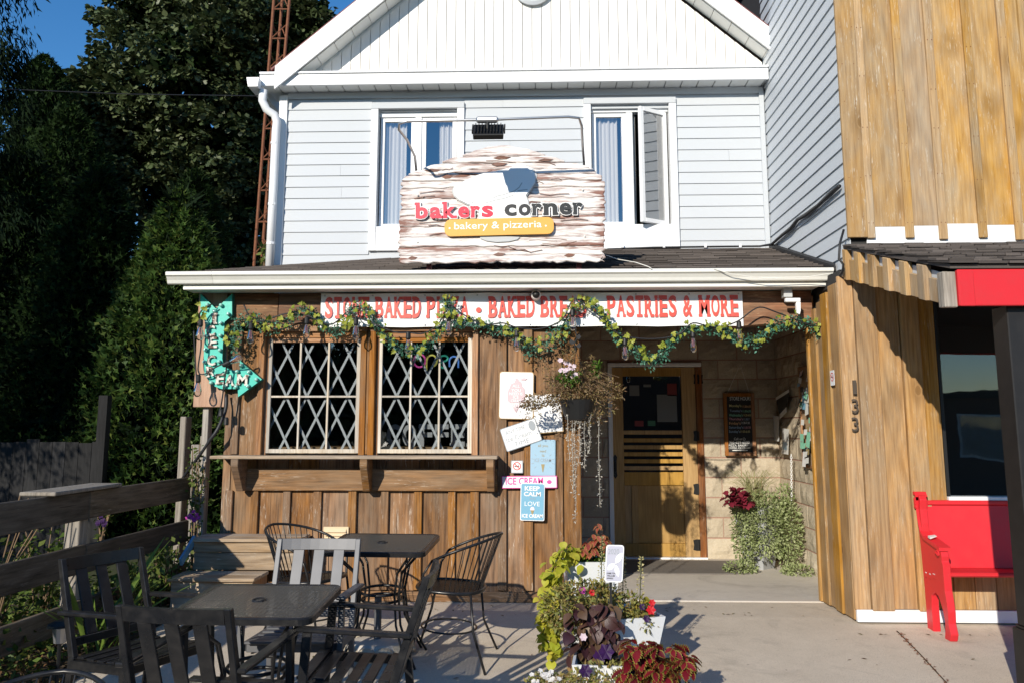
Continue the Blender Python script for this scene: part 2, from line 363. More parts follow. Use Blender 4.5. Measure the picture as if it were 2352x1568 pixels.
M['tinwhite'] = paint('tin_white', (0.84,0.84,0.84), 0.4, 0.06); M['tinpale'] = plain('faded_print', (0.66,0.50,0.52), 0.5)
M['tinrim'] = plain('tin_rim', (0.45,0.30,0.14), 0.6); M['tingrey'] = plain('faded_grey', (0.34,0.37,0.40), 0.5)
M['skyblue'] = paint('tin_sky', (0.36,0.53,0.66), 0.4, 0.06); M['ochre'] = plain('tin_ochre', (0.36,0.28,0.13), 0.5)
M['calmblue'] = paint('tin_blue', (0.20,0.43,0.58), 0.4, 0.15, (0.35,0.55,0.65)); M['pink'] = plain('tin_pink', (0.80,0.10,0.36), 0.45)
M['palepink'] = plain('tin_palepink', (0.84,0.70,0.76), 0.5); M['nosmokered'] = plain('sign_ban_red', (0.6,0.05,0.04), 0.5)
M['blackboard'] = plain('blackboard', (0.014,0.014,0.015), 0.7); M['boardframe'] = wood('board_frame', (0.16,0.06,0.02), (0.33,0.14,0.05), (0.3,0.15,0.06), 'Z', 0.1)
def chalk(n, c): return plain('chalk_'+n, c, 0.9)
for n_, c_ in dict(white=(.7,.7,.68), yellow=(.65,.6,.28), green=(.25,.6,.42), pink=(.7,.36,.42), blue=(.3,.42,.55), orange=(.7,.42,.2)).items(): M['chalk_'+n_] = chalk(n_, c_)
M['cork'] = paint('cork', (0.40,0.27,0.16), 0.9, 0.3, bump=0.3, scale=20)
M['paper'] = paint('paper', (0.76,0.76,0.73), 0.7, 0.1, var=0.1)
M['yellow'] = plain('yellow_print', (0.70,0.52,0.03), 0.5)
M['marquee'] = paint('marquee_glass', (0.30,0.62,0.54), 0.15, 0.0, spec=0.8)
M['steel2'] = paint('galvanised_letter', (0.52,0.53,0.52), 0.5, 0.5, (0.25,0.26,0.27), scale=25)
M['number'] = plain('bronze_number', (0.11,0.085,0.065), 0.45, 0.4)
# ---------------------------------------------------------------- text
def glyphs(txt, bold=0.0, res=3):
    cu = bpy.data.curves.new('t', 'FONT'); cu.body = txt; cu.offset = bold; cu.resolution_u = res; cu.fill_mode = 'FRONT'
    o = bpy.data.objects.new('t', cu); COL.objects.link(o)
    dg = bpy.context.evaluated_depsgraph_get(); me = bpy.data.meshes.new_from_object(o.evaluated_get(dg))
    vs = [v.co.copy() for v in me.vertices]; fs = [tuple(p.vertices) for p in me.polygons]
    bpy.data.objects.remove(o); bpy.data.curves.remove(cu); bpy.data.meshes.remove(me)
    return vs, fs
_gc = {}
def glyph(ch, bold):
    key = (ch, round(bold, 3))
    if key not in _gc: _gc[key] = glyphs(ch, bold)
    return _gc[key]
FRONT = (Vector((1,0,0)), Vector((0,0,1)))
def solid_flat(mb, vs, fs, o, ux, uy, th):
    """flat faces at o (facing ux x uy) with edge walls of depth th behind them"""
    un = ux.cross(uy).normalized(); top = [o+ux*v.x+uy*v.y for v in vs]
    mb.add(top, fs)
    if th > 0:
        ed = {}
        for f in fs:
            for i in range(len(f)):
                a, b = f[i], f[(i+1) % len(f)]; ed[(a, b)] = 1
        side = [(a, b) for (a, b) in ed if (b, a) not in ed]
        n = len(vs)
        mb.add(top+[p-un*th for p in top], [(b, a, a+n, b+n) for a, b in side])
def text(mb, txt, o, width, height, ux=None, uy=None, th=0.0, bold=0.0):
    """one line of plain lettering fitted in width x height, lower-left corner o"""
    ux = ux or FRONT[0]; uy = uy or FRONT[1]
    vs, fs = glyphs(txt, bold)
    x0 = min(v.x for v in vs); x1 = max(v.x for v in vs); y0 = min(v.y for v in vs); y1 = max(v.y for v in vs)
    sx = width/(x1-x0); sy = height/(y1-y0) if height else sx
    vs = [Vector(((v.x-x0)*sx, (v.y-y0)*sy, 0)) for v in vs]
    solid_flat(mb, vs, fs, Vector(o), ux, uy, th)
SERIF = {'A':'bl br','B':'tl bl','C':'','D':'tl bl','E':'tl bl','I':'tc bc','K':'tl tr bl br','M':'tl tr bl br','N':'tl tr bl','O':'','P':'tl bl','R':'tl bl br','S':'','T':'bc','Z':'',
         'b':'tl','a':'br','k':'tl bl br','e':'','r':'xl bl','s':'','c':'','o':'','n':'xl bl br','&':'','!':''}
ADV = {'I':.55,'M':1.3,'&':1.15,'T':.95,' ':.5,'S':.95,'E':.95,'L':.9,'r':.78,'n':1.12,'k':1.12,'b':1.08}
def slab_letter(mb, ch, o, w, h, ux, uy, th, bold, ser, xh=0.72, step=0.0):
    """a letter with slab serifs: plain glyph plus bars at its stem ends"""
    vs, fs = glyph(ch, bold)
    x0 = min(v.x for v in vs); x1 = max(v.x for v in vs); y0 = min(v.y for v in vs); y1 = max(v.y for v in vs)
    gw, gh = x1-x0, y1-y0
    if ch == 'I': sx = w*0.42/gw; dx = w*0.29
    else: sx = w*0.86/gw; dx = w*0.07
    sy = h/gh
    solid_flat(mb, [Vector(((v.x-x0)*sx+dx, (v.y-y0)*sy, 0)) for v in vs], fs, o, ux, uy, th)
    un = ux.cross(uy).normalized(); o2 = o+un*(0.0006+step)
    pos = {'l': 0.16*w+0.02*w, 'c': 0.5*w, 'r': 0.84*w}
    for k in SERIF.get(ch, '').split():
        cx = pos[k[1]]; sw = w*(0.30 if ch in 'MNKAbknra' else 0.36); sw = w*0.62 if k[1] == 'c' else sw
        y = {'t': h-ser, 'b': 0.0, 'x': h*1.0-ser}[k[0]]
        if k[0] == 'x' or (k == 'tl' and ch in 'bk'): a, b = cx-sw*0.62, cx
        else: a, b = cx-sw/2, cx+sw/2
        mb.add([o2+ux*a+uy*y, o2+ux*b+uy*y, o2+ux*b+uy*(y+ser), o2+ux*a+uy*(y+ser)], [(0,1,2,3)])
def slab_line(mb, txt, o, width, h, ux=None, uy=None, th=0.0, bold=0.02, ser=None, low=0.0):
    ux = ux or FRONT[0]; uy = uy or FRONT[1]; ser = ser or h*0.17
    adv = [ADV.get(c, 1.0) for c in txt]; u = width/sum(adv); x = 0.0; o = Vector(o)
    for c, a in zip(txt, adv):
        if c != ' ':
            hh = h*(low if (low and c in 'aecorsn') else 1.0)
            if c == '.':
                n = 10; r = h*0.13; cc = o+ux*(x+a*u/2)+uy*(h*0.36)
                mb.add([cc+ux*(r*math.cos(6.283*i/n))+uy*(r*math.sin(6.283*i/n)) for i in range(n)], [tuple(range(n))])
            else: slab_letter(mb, c, o+ux*x, a*u, hh, ux, uy, th, bold, ser)
        x += a*u
def dotpoly(r, n=14, cx=0, cy=0, sx=1, sy=1): return [(cx+r*sx*math.cos(2*math.pi*i/n), cy+r*sy*math.sin(2*math.pi*i/n)) for i in range(n)]
def rrect(w, h, r, n=4):
    p = []
    for cx, cy, a0 in ((w/2-r, h/2-r, 0), (-w/2+r, h/2-r, 90), (-w/2+r, -h/2+r, 180), (w/2-r, -h/2+r, 270)):
        for i in range(n+1):
            a = R(a0+90*i/n); p.append((cx+r*math.cos(a), cy+r*math.sin(a)))
    return p

# ---------------------------------------------------------------- leaves
def blade(name, L, W, n=5, shape=None, fold=0.25, droop=0.3, serr=0.0, ruffle=0.0):
    """a leaf with a midrib, growing along +X from its stalk, upper side +Z"""
    shape = shape or (lambda t: math.sin(math.pi*min(1, t*0.96+0.02))**0.8)
    vs = []; fs = []; ed = []
    for i in range(n+1):
        t = i/n; hw = W/2*shape(t); z = -droop*L*t*t
        if serr and i % 2: hw *= 1-serr
        x = L*t
        ru = ruffle*W*(1 if i % 2 else -1)
        vs += [(x, hw, z+hw*fold+ru), (x, hw*0.5, z+hw*0.42*fold), (x, 0, z), (x, -hw*0.5, z+hw*0.42*fold), (x, -hw, z+hw*fold-ru)]
        tip = 1.0 if t > 0.97 else (0.55 if t < .03 else 0.0)
        ed += [1.0, max(0.5, tip), max(0.0, tip), max(0.5, tip), 1.0]
    for i in range(n):
        for j in range(4): fs.append((i*5+j, i*5+j+1, i*5+j+6, i*5+j+5))
    me = bpy.data.meshes.new(name); me.from_pydata(vs, [], fs)
    a = me.attributes.new('edge', 'FLOAT', 'POINT'); a.data.foreach_set('value', ed)
    for p in me.polygons: p.use_smooth = True
    me.update(); return me
heart = lambda t: (math.sin(math.pi*min(1, (t*0.9+0.1)))**0.7)*(1.15 if t < .4 else 1.15-0.55*(t-.4)) if t < 0.995 else 0.0
oval = lambda t: math.sin(math.pi*(t*0.97+0.015))**0.75
lance = lambda t: math.sin(math.pi*(t*0.97+0.015))
def ivyleaf(name, s):
    pts = []
    for i in range(11):
        a = 2*math.pi*i/11; pts.append(a)
    prof = [(0.0,0.0),(-.05,.22),(.12,.50),(.32,.26),(.55,.36),(.66,.15),(1.0,0.0),(.66,-.15),(.55,-.36),(.32,-.26),(.12,-.50),(-.05,-.22)]
    vs = [(x*s, y*s, -abs(y)*0.25*s-0.15*s*x*x) for x, y in prof]; vs.append((.35*s, 0, 0.03*s))
    n = len(prof); fs = [(i, (i+1) % n, n) for i in range(n)]
    me = bpy.data.meshes.new(name); me.from_pydata(vs, [], fs); me.update(); return me
def rotset(n, up=0.0):
    """n random rotation matrices; up > 0 turns the leaves' faces towards the sky and the light"""
    q = np.random.normal(size=(n, 4)); q /= np.linalg.norm(q, axis=1)[:, None]
    a, b, c, d = q.T
    m = np.empty((n, 3, 3))
    m[:,0,0]=1-2*(c*c+d*d); m[:,0,1]=2*(b*c-a*d); m[:,0,2]=2*(b*d+a*c)
    m[:,1,0]=2*(b*c+a*d); m[:,1,1]=1-2*(b*b+d*d); m[:,1,2]=2*(c*d-a*b)
    m[:,2,0]=2*(b*d-a*c); m[:,2,1]=2*(c*d+a*b); m[:,2,2]=1-2*(b*b+c*c)
    return m
def aimed(dirs, jitter=0.5, roll=1.0):
    """rotation matrices whose +X follows dirs (n,3), with random roll"""
    n = len(dirs); d = dirs+np.random.normal(size=(n,3))*jitter; d /= np.linalg.norm(d, axis=1)[:, None]+1e-9
    up = np.tile(np.array([0,0,1.0]), (n,1))+np.random.normal(size=(n,3))*roll
    y = np.cross(up, d); y /= np.linalg.norm(y, axis=1)[:, None]+1e-9; z = np.cross(d, y)
    return np.stack([d, y, z], axis=2)
def cloud(name, tv, tf, pos, rot, size, mat, parent=None, kind=None, loc=None):
    """many small leaves as one mesh (world positions)"""
    tv = np.array(tv, float); n = len(pos); kv = len(tv); fl = len(tf[0])
    off = np.array(base(parent)) if parent else np.zeros(3)
    V = np.einsum('nij,kj->nki', rot, tv)*np.asarray(size).reshape(-1,1,1)+pos[:, None, :]-off
    Fc = (np.array(tf)[None]+(np.arange(n)*kv)[:, None, None]).reshape(-1)
    me = bpy.data.meshes.new(name); me.vertices.add(n*kv); me.vertices.foreach_set('co', V.reshape(-1).astype(np.float32))
    nf = n*len(tf); me.loops.add(nf*fl); me.loops.foreach_set('vertex_index', Fc.astype(np.int32))
    me.polygons.add(nf); me.polygons.foreach_set('loop_start', (np.arange(nf)*fl).astype(np.int32))
    me.update(calc_edges=True); me.validate()
    if mat: me.materials.append(mat)
    o = link_mesh(name, me, parent)
    if kind: o['kind'] = kind
    return o
T_DIA = ([(0,0,0),(.45,.26,.06),(1,0,-.12),(.45,-.26,.06)], [(0,1,2,3)])
T_MAPLE = ([(0,0,0),(.10,.46,-.04),(.42,.25,.02),(.62,.42,-.05),(1,0,-.15),(.62,-.42,-.05),(.42,-.25,.02),(.10,-.46,-.04)], [(0,1,2,3),(0,3,4,5),(0,5,6,7)])
T_SPRAY = ([(0,-.03,0),(.35,.05,.0),(.55,.28,.04),(.62,.05,.0),(1,0,-.12),(.62,-.05,.0),(.55,-.28,.04),(.35,-.05,0)], [(0,1,6,7),(1,2,3,6),(3,4,5,6)])
T_NEEDLE = ([(0,-.02,0),(0,.02,0),(1,.012,-.15),(1,-.012,-.15)], [(0,1,2,3)])
def leaf_parts(parent, name, me, places, mat=None, label=None):
    """single leaves as parts: places = (pos, direction, roll, size)"""
    off = base(parent)
    if mat and not me.materials: me.materials.append(mat)
    for p, d, roll, s in places:
        d = Vector(d).normalized(); up = Vector((0,0,1))
        y = up.cross(d)
        if y.length < 0.05: y = Vector((0,1,0))
        y.normalize(); z = d.cross(y)
        m = Matrix((d, y, z)).transposed() @ Matrix.Rotation(roll, 3, 'X')
        link_mesh(name, me, parent, Vector(p)-off, m.to_euler(), (s, s, s))
def rand_in(n, c, r, shell=0.0):
    d = np.random.normal(size=(n,3)); d /= np.linalg.norm(d, axis=1)[:, None]
    u = (shell**3+(1-shell**3)*np.random.rand(n))**(1/3)
    return np.array(c)+d*u[:, None]*np.array(r), d

# ---------------------------------------------------------------- the ground
def sheet(name, pts, faces, mat):
    me = bpy.data.meshes.new(name); me.from_pydata(pts, [], faces); me.materials.append(mat); me.update()
    o = link_mesh(name, me); o['kind'] = 'structure'; return o
gx = [-60, -3.3, 60]
sheet('ground', [(-300,-300,-1.2),(300,-300,-1.2),(300,-14,-1.2),(-300,-14,-1.2),(300,-6,-.72),(-300,-6,-.72),(300,5.2,-.075),(-300,5.2,-.075),(300,6.6,-0.02),(-300,6.6,-0.02),(300,400,-.02),(-300,400,-.02)],
      [(0,1,2,3),(3,2,4,5),(5,4,6,7),(7,6,8,9),(9,8,10,11)], M['lawn'])
e = 0.006
Ys = [-3.0, 0, 2, 4, 5, 5.8, 6.3, 6.80, 7.0]
sheet('pavement', [(x, y, gz(y)+e) for y in Ys for x in (-2.95, 0.36, 9)], [(i*3+j, i*3+j+1, i*3+j+4, i*3+j+3) for i in range(len(Ys)-1) for j in range(2)], M['pave'])
sheet('road', [(-60,-14,-1.19),(60,-14,-1.19),(60,-3.4,-.57),(-60,-3.4,-.57)], [(0,1,2,3)], M['road'])
box('kerb', M['slab'], None, -60, 60, -3.4, -3.2, -.62, -.46, 0.015)['kind'] = 'structure'
for o in [box('porch_slab', M['slab'], None, 0.36, 2.62, 6.81, 8.95, -0.2, 0.016, 0.006)]: o['kind'] = 'structure'
# tooled joint across the pavement, filled with leaf litter
j = [pl(x, y, 0) for x, y in ((2060,1450),(2110,1500),(2165,1560),(2200,1600))]
mb = MB()
for i in range(90):
    t = random.random()*2.99; i0 = int(t); p = j[i0].lerp(j[i0+1], t-i0)+Vector((random.uniform(-.02,.02), random.uniform(-.03,.03), e+0.003))
    a = random.random()*3.14; s = random.uniform(.006,.016)
    mb.add([p+Vector((math.cos(a)*s, math.sin(a)*s, 0.002)), p+Vector((-math.sin(a)*s*.4, math.cos(a)*s*.4, .006)), p-Vector((math.cos(a)*s, math.sin(a)*s, -0.002)), p+Vector((math.sin(a)*s*.4, -math.cos(a)*s*.4, .001))], [(0,1,2,3)])
jm = MB()
for a_, b_ in zip(j, j[1:]):
    d_ = (b_-a_).normalized()*.005; n_ = Vector((-d_.y, d_.x, 0)); u_ = Vector((0,0,e+.002))
    jm.add([a_-n_+u_, b_-n_+u_, b_+n_+u_, a_+n_+u_], [(0,1,2,3)])
jm.build('pavement_joint', M['earth'])['kind'] = 'structure'
tag(mb.build('leaf_litter', M['rust']), 'line of brown dry leaf litter in the pavement joint', 'leaf litter', kind='stuff')
# planting bed along the fence
n = 900; pos = np.stack([np.random.uniform(-4.4,-2.75,n), np.random.uniform(3.2,6.6,n), np.zeros(n)], 1)
bed = [(x, y, gz(y)+0.03+0.02*math.sin(x*7+y*5)) for y in np.linspace(3.0, 6.9, 14) for x in np.linspace(-4.6, -2.72, 8)]
sheet('flower_bed', bed, [(i*8+j, i*8+j+1, i*8+j+9, i*8+j+8) for i in range(13) for j in range(7)], M['earth'])

# ================================================================= the sided house
YU = 8.2
house = thing('house', (0, YU, 2.9), 'pale blue sided house with white gable behind the shop front', 'house')
def clap(x0, x1, z, h, Y, parent, mat, name='siding_board'):
    return MB().add([(x0,Y,z),(x1,Y,z),(x1,Y,z+h),(x0,Y,z+h),(x0,Y-.014,z),(x1,Y-.014,z),(x1,Y-.003,z+h),(x0,Y-.003,z+h)],
                    [(4,5,6,7),(0,1,5,4),(3,7,6,2),(0,4,7,3),(1,2,6,5)]).build(name, mat, parent)
W1 = (-1.762, -0.768, 3.449, 4.775); W2 = (0.498, 1.470, 3.452, 4.800)
SH = 0.1222
for i in range(17):
    z = 2.93+i*SH; h = min(SH, 4.965-z)
    if h < .02: break
    xs = [(-2.67, 2.345)]
    if z+h > 3.215 and z < 4.79:
        xs = [(-2.67, W1[0]), (W1[1], W2[0]), (W2[1], 2.345)]
    for a, b in xs:
        if b-a > .7 and random.random() < .13:
            m_ = a+(b-a)*random.uniform(.25,.75); clap(a, m_-.001, z, h, YU, house, M['siding']); clap(m_+.001, b, z, h, YU-.0012, house, M['siding'])
        else: clap(a, b, z, h, YU, house, M['siding'])
def wallbox(name, x0, x1, z0, z1): return box(name, M['siding'], house, x0, x1, YU, YU+.12, z0, z1)
wallbox('wall', -2.74, 2.6, 2.55, 3.43); wallbox('wall', -2.74, 2.6, 4.74, 5.0)
wallbox('wall', -2.74, -1.70, 3.43, 4.74); wallbox('wall', -.82, .55, 3.43, 4.74); wallbox('wall', 1.42, 2.6, 3.43, 4.74)
box('wall', M['siding'], house, -2.74, -2.62, YU+.12, 14, 0, 5.0); box('wall', M['room'], house, -2.62, 2.6, 11, 11.1, 0, 5.0)
box('wall', M['room'], house, 2.5, 2.6, YU+.12, 11, 2.6, 5.0); box('ceiling', M['room'], house, -2.62, 2.5, YU+.12, 11, 4.86, 4.92)
box('floor', M['dark'], house, -2.62, 2.5, YU+.12, 11, 2.6, 2.66)
box('corner_trim', M['white'], house, -2.76, -2.672, YU-.035, YU+.06, 2.93, 4.92, .004)
box('corner_trim', M['siding'], house, 2.345, 2.395, YU-.03, YU, 3.1, 4.95, .004)
def upper_window(wx, cx0, cx1, openr):
    x0, x1, z0, z1 = wx
    wn = sub('window', house)
    B = lambda nm, a, b, c, d, z_, z2, m='white', bv=.004: box(nm, M[m], wn, a, b, c, d, z_, z2, bv)
    B('side_casing', x0, x0+.075, YU-.04, YU+.10, z0-.24, z1-.02); B('side_casing', x1-.075, x1, YU-.04, YU+.10, z0-.24, z1-.02)
    B('head_casing', x0, x1, YU-.045, YU+.10, z1-.022, z1+.045, 'siding')
    B('sill_panel', x0+.076, x1-.076, YU-.035, YU+.02, z0-.24, z0-.035); B('sill', x0+.076, x1-.076, YU-.03, YU+.10, z0-.034, z0+.02)
    f0, f1 = x0+.078, x1-.078; mid = (f0+f1)/2; zt = z1-.09
    B('head_frame', f0, f1, YU+.03, YU+.11, zt, z1-.024); B('frame_post', mid-.035, mid+.035, YU+.035, YU+.11, z0+.021, zt-.001)
    def sash(a, b, ang, hinge):
        s = MB(); w = .045; d = .04
        loc = Vector((hinge, YU+.05, 0)); rot = Matrix.Rotation(ang, 3, 'Z')
        fr = MB()
        for q in ((a, a+w, z0+.021, zt-.001), (b-w, b, z0+.021, zt-.001), (a+w, b-w, z0+.021, z0+.021+w), (a+w, b-w, zt-w, zt-.001)):
            fr.box(q[0], q[1], YU+.05, YU+.05+d, q[2], q[3])
        gl = MB(); gl.add([(a+w,YU+.068,z0+.02+w),(b-w,YU+.068,z0+.02+w),(b-w,YU+.068,zt-w),(a+w,YU+.068,zt-w)], [(0,1,2,3)])
        for m_ in (fr, gl): m_.v = [loc+rot @ (p-loc) for p in m_.v]
        fr.build('sash', M['white'], wn, .003); gl.build('pane', M['sashglass' if ang else 'skyglass'], wn)
    sash(f0+.01, mid-.035, 0, f0); 
    sash(mid+.036, f1-.01, openr, f1-.01)
    # curtains hang inside
    for a, b in ((cx0, cx0+.26), (cx1-.15, cx1)):
        m = MB(); n = 24; vs = []
        for i in range(n+1):
            x = a+(b-a)*i/n; y = YU+.125+.016*math.sin(i*1.5)
            vs += [(x, y, z0-.02), (x, y+.01*math.sin(i*.7), z1)]
        m.add(vs, [(2*i, 2*i+2, 2*i+3, 2*i+1) for i in range(n)]).build('curtain', M['curtain'], wn, smooth=True)
upper_window(W1, -1.66, -.90, 0.0); upper_window(W2, .60, 1.05, R(33))
# eave ledge across the gable foot
LX0, LX1, FY = -2.915, 2.395, 7.97
box('ledge_fascia', M['white'], house, LX0, LX1, FY, FY+.03, 4.945, 5.068, .004)
box('ledge_cap', M['white'], house, LX0, LX1, FY-.018, FY+.03, 5.069, 5.093, .004)
MB().add([(LX0,FY-.01,5.094),(LX1,FY-.01,5.094),(LX1,YU,5.145),(LX0,YU,5.145)], [(0,1,2,3)]).build('ledge_flashing', M['gablewhite'], house)
x = LX0+.02
while x < LX1-.05:
    b = min(x+.165, LX1); box('soffit_panel', M['soffit'], house, x, b-.008, FY+.031, YU-.005, 4.955, 4.965); x += .170
box('soffit_backing', M['signgrey'], house, LX0+.01, LX1, FY+.031, YU-.004, 4.967, 4.98)
box('frieze', M['siding'], house, -2.67, 2.345, YU-.028, YU-.0235, 4.88, 4.952)
box('eave_return', M['white'], house, -2.905, -2.62, FY+.031, YU+.3, 4.982, 5.09)
# gable
AX, SL = 0.04, 0.86
AZ = 5.01+(AX-LX0)*SL
gt = lambda x: AZ-abs(x-AX)*SL-.30
x = -2.62
while x < 2.39:
    b = min(x+.102, 2.395)
    z0 = 5.13; za, zb = gt(x), gt(b)
    if max(za, zb) > z0+.02:
        MB().prism([(x+.003, z0), (b-.003, z0), (b-.003, max(zb, z0+.001)), (x+.003, max(za, z0+.001))], (0, YU, 0), (1,0,0), (0,0,1), .02).build('gable_board', M['gablewhite'], house, .002)
    x += .103
MB().prism([(-2.66,5.10),(2.395,5.10),(2.395,gt(2.395)),(AX,gt(AX)),(-2.62,5.11)], (0, YU+.012, 0), (1,0,0), (0,0,1), .010).build('gable_backing', M['soffit'], house)
for sgn in (-1, 1):
    def rp(d, off): return (AX+sgn*d, AZ-d*SL-off)
    D = 2.78; n = Vector((sgn*SL, 0, 1)).normalized()
    MB().prism([rp(0,.02), rp(0,.27), rp(D,.27), rp(D,.02)], (0, FY-.0195, 0), (1,0,0), (0,0,1), .024).build('rake_fascia', M['white'], house)
    MB().hexa([(rp(0,.02)[0],FY-.03,rp(0,.02)[1]),(rp(D+.05,.02)[0],FY-.03,rp(D+.05,.02)[1]),(rp(D+.05,.02)[0],14,rp(D+.05,.02)[1]),(rp(0,.02)[0],14,rp(0,.02)[1])],
              [(rp(0,-.005)[0],FY-.03,rp(0,-.005)[1]),(rp(D+.05,-.005)[0],FY-.03,rp(D+.05,-.005)[1]),(rp(D+.05,-.005)[0],14,rp(D+.05,-.005)[1]),(rp(0,-.005)[0],14,rp(0,-.005)[1])]).build('roof', M['roofred'], house)
    d = .05
    while d < D-.2:
        a, b = rp(d,.25), rp(d+.172,.25)
        MB().hexa([(a[0],FY+.031,a[1]),(b[0],FY+.031,b[1]),(b[0],YU,b[1]),(a[0],YU,a[1])],[(a[0],FY+.031,a[1]+.012),(b[0],FY+.031,b[1]+.012),(b[0],YU,b[1]+.012),(a[0],YU,a[1]+.012)]).build('rake_soffit_panel', M['soffit'], house)
        d += .178
vc = at(1224, -24, YU)
vt = sub('gable_vent', house)
MB().lathe((vc.x, YU-.03, vc.z), [(0.20,0),(0.215,.02),(0.215,.035),(0.18,.05)], 32, Matrix.Rotation(R(90), 3, 'X')).build('vent_rim', M['siding'], vt, smooth=False)
for i in range(7):
    zz = vc.z-.15+i*.05; hw = math.sqrt(max(.0, .18**2-(zz-vc.z)**2))
    box('vent_slat', M['siding'], vt, vc.x-hw, vc.x+hw, YU-.088, YU-.08, zz, zz+.04)
# side gutter and its downspout
gtr = thing('eave_gutter', (-2.95, 7.9, 4.9), 'white gutter end at the left eave of the blue house', 'gutter')
MB().prism([(-3.02,5.0),(-3.0,4.9),(-2.90,4.9),(-2.89,5.0)], (0, 14, 0), (1,0,0), (0,0,1), 6.12).build('trough', M['white'], gtr)
ds = thing('downspout', (-2.82, 8.05, 2.9), 'white downspout with curved elbow at the left corner of the house', 'downspout')
pts = [at(605,208,8.0), at(603,232,8.0), at(612,252,8.03), at(630,264,8.06), at(636,280,8.08), at(634,300,8.08), at(628,430,8.08), at(619,615,8.08)]
MB().tube(pts, .043, 10).build('pipe', M['white'], ds, smooth=True)
for y in (330, 470, 560):
    p = at(633-(y-300)*.042, y, 8.08); MB().lathe((p.x, 8.08, p.z-.012), [(.047,0),(.047,.024)], 10).build('strap', M['white'], ds)
# ================================================================= the shop front
YF, XL, XR = 6.75, -2.63, 0.353
shop = thing('shop_front', (-1.1, YF, 0), 'brown board and batten shop front with two lattice windows', 'shop front')
bx = lambda px, py=1150: at(px, py, YF).x
bat = [bx(q) for q in (526.8, 587, 660, 730.6, 811, 885, 961, 1038.5, 1090.5, 1153.7, 1214, 1284)]
bw = [.066, .062, .062, .066, .066, .062, .066, .060, .070, .072, .072, .066]
edges = [XL]+bat+[XR]
for i in range(len(edges)-1):       # boards below the shelf, full height at the right end
    full = i >= 9
    a, b = edges[i]+.003, edges[i+1]-.003
    j = random.uniform(-.002, .003)
    MB().box(a, b, YF+j, YF+.024, .09 if not full else .012, 2.235 if full else 1.149).build('board', M['shop'], shop, .003)
for i, (c, w_) in enumerate(zip(bat, bw)):
    MB().box(c-w_/2, c+w_/2, YF-.030+random.uniform(-.003,.003), YF-.004, .10, 2.232 if i >= 9 else .884).build('batten', M['shop'], shop, .004)
for a, b in ((XL, -1.9), (-1.897, -1.1), (-1.097, -.2), (-.197, .35)):
    MB().box(a, b, YF-.022, YF-.0045, .010, .088).build('skirting_board', M['shop_h'], shop, .003)
# boards around the windows
ub = [(XL, at(544,1000,YF).x), (at(544,1000,YF).x+.004, -2.345), (-1.452, -1.408), (-.508, bx(1140, 1000)), ]
for a, b in ub[:2]: MB().box(a+.002, b-.002, YF-.002, YF+.024, 1.152, 2.205).build('board', M['shop'], shop, .003)
MB().box(-.508, at(1090,900,YF).x+.18, YF-.002, YF+.0235, 1.152, 2.234).build('board', M['shop'], shop, .003)
for c in (at(541,1000,YF).x,): MB().box(c-.035, c+.028, YF-.026, YF-.0035, 1.178, 2.21).build('batten', M['shop'], shop, .004)
def lattice_window(x0, x1, z0, z1):
    wn = sub('window', shop)
    T = lambda nm, a, b, c, d, e_, f, m='trim_wood', bv=.003: box(nm, M[m], wn, a, b, c, d, e_, f, bv)
    T('jamb', x0-.03, x0+.02, YF-.032, YF+.08, z0-.02, z1+.05); T('jamb', x1-.022, x1+.028, YF-.032, YF+.08, z0-.02, z1+.05)
    T('jamb', x0+.021, x0+.047, YF+.012, YF+.08, z0-.02, z1-.001)
    T('head', x0-.03, x1+.028, YF-.036, YF+.08, z1+.051, z1+.115, 'trim_wood_h')
    T('head', x0+.021, x1-.023, YF-.004, YF+.08, z1+.0, z1+.05, 'trim_wood_h')
    f0, f1, zb, zt = x0+.048, x1-.024, z0, z1-.002
    for a, b, c, d in ((f0, f0+.026, zb, zt), (f1-.036, f1, zb, zt)): T('sash', a, b, YF+.006, YF+.036, c, d, 'sash', .002)
    T('sash', f0+.026, f1-.036, YF+.006, YF+.036, zb, zb+.034, 'sash', .002); T('sash', f0+.026, f1-.036, YF+.006, YF+.036, zt-.036, zt, 'trim_wood_h', .002)
    g0, g1, h0, h1 = f0+.026, f1-.036, zb+.034, zt-.036
    for t in (1/3, 2/3):
        c = g0+(g1-g0)*t; T('muntin', c-.008, c+.008, YF+.010, YF+.034, h0, h1, 'sash', .002)
    hm = (h0+h1)/2-.01
    for q in range(3):
        a = g0+(g1-g0)*q/3+(.008 if q else 0); b = g0+(g1-g0)*(q+1)/3-(.008 if q < 2 else 0)
        T('muntin', a, b, YF+.012, YF+.033, hm-.008, hm+.008, 'sash', .0015)
        for c, d in ((h0, hm-.008), (hm+.008, h1)):
            MB().box(a, b, YF+.020, YF+.023, c, d).build('pane', M['shopglass'], wn)
    # diagonal strips fixed behind the glass
    dxl, zm = .1755, hm+.004
    for sgn in (1, -1):
        for kk in range(-8, 14):
            xk = g0+.118+dxl*kk; pts = []
            for z in np.linspace(h0-.02, h1+.02, 81):
                xx = xk+sgn*(z-zm)/2.03
                if g0-.02 <= xx <= g1+.02: pts.append((xx, z))
            if len(pts) > 4:
                (xa, za), (xb, zb_) = pts[0], pts[-1]; y = YF+.052+(.009 if sgn > 0 else 0)
                MB().bar((xa, y, za), (xb, y, zb_), .019, .006, (0,1,0)).build('lattice_strip', M['lattice'], wn)
    return g0, g1, h0, h1
wA = lattice_window(-2.326, -1.468, 1.187, 2.150); wB = lattice_window(-1.385, -.526, 1.187, 2.150)
box('window_post', M['shop'], shop, -1.438, -1.417, YF-.020, YF+.06, 1.178, 2.26, .003)
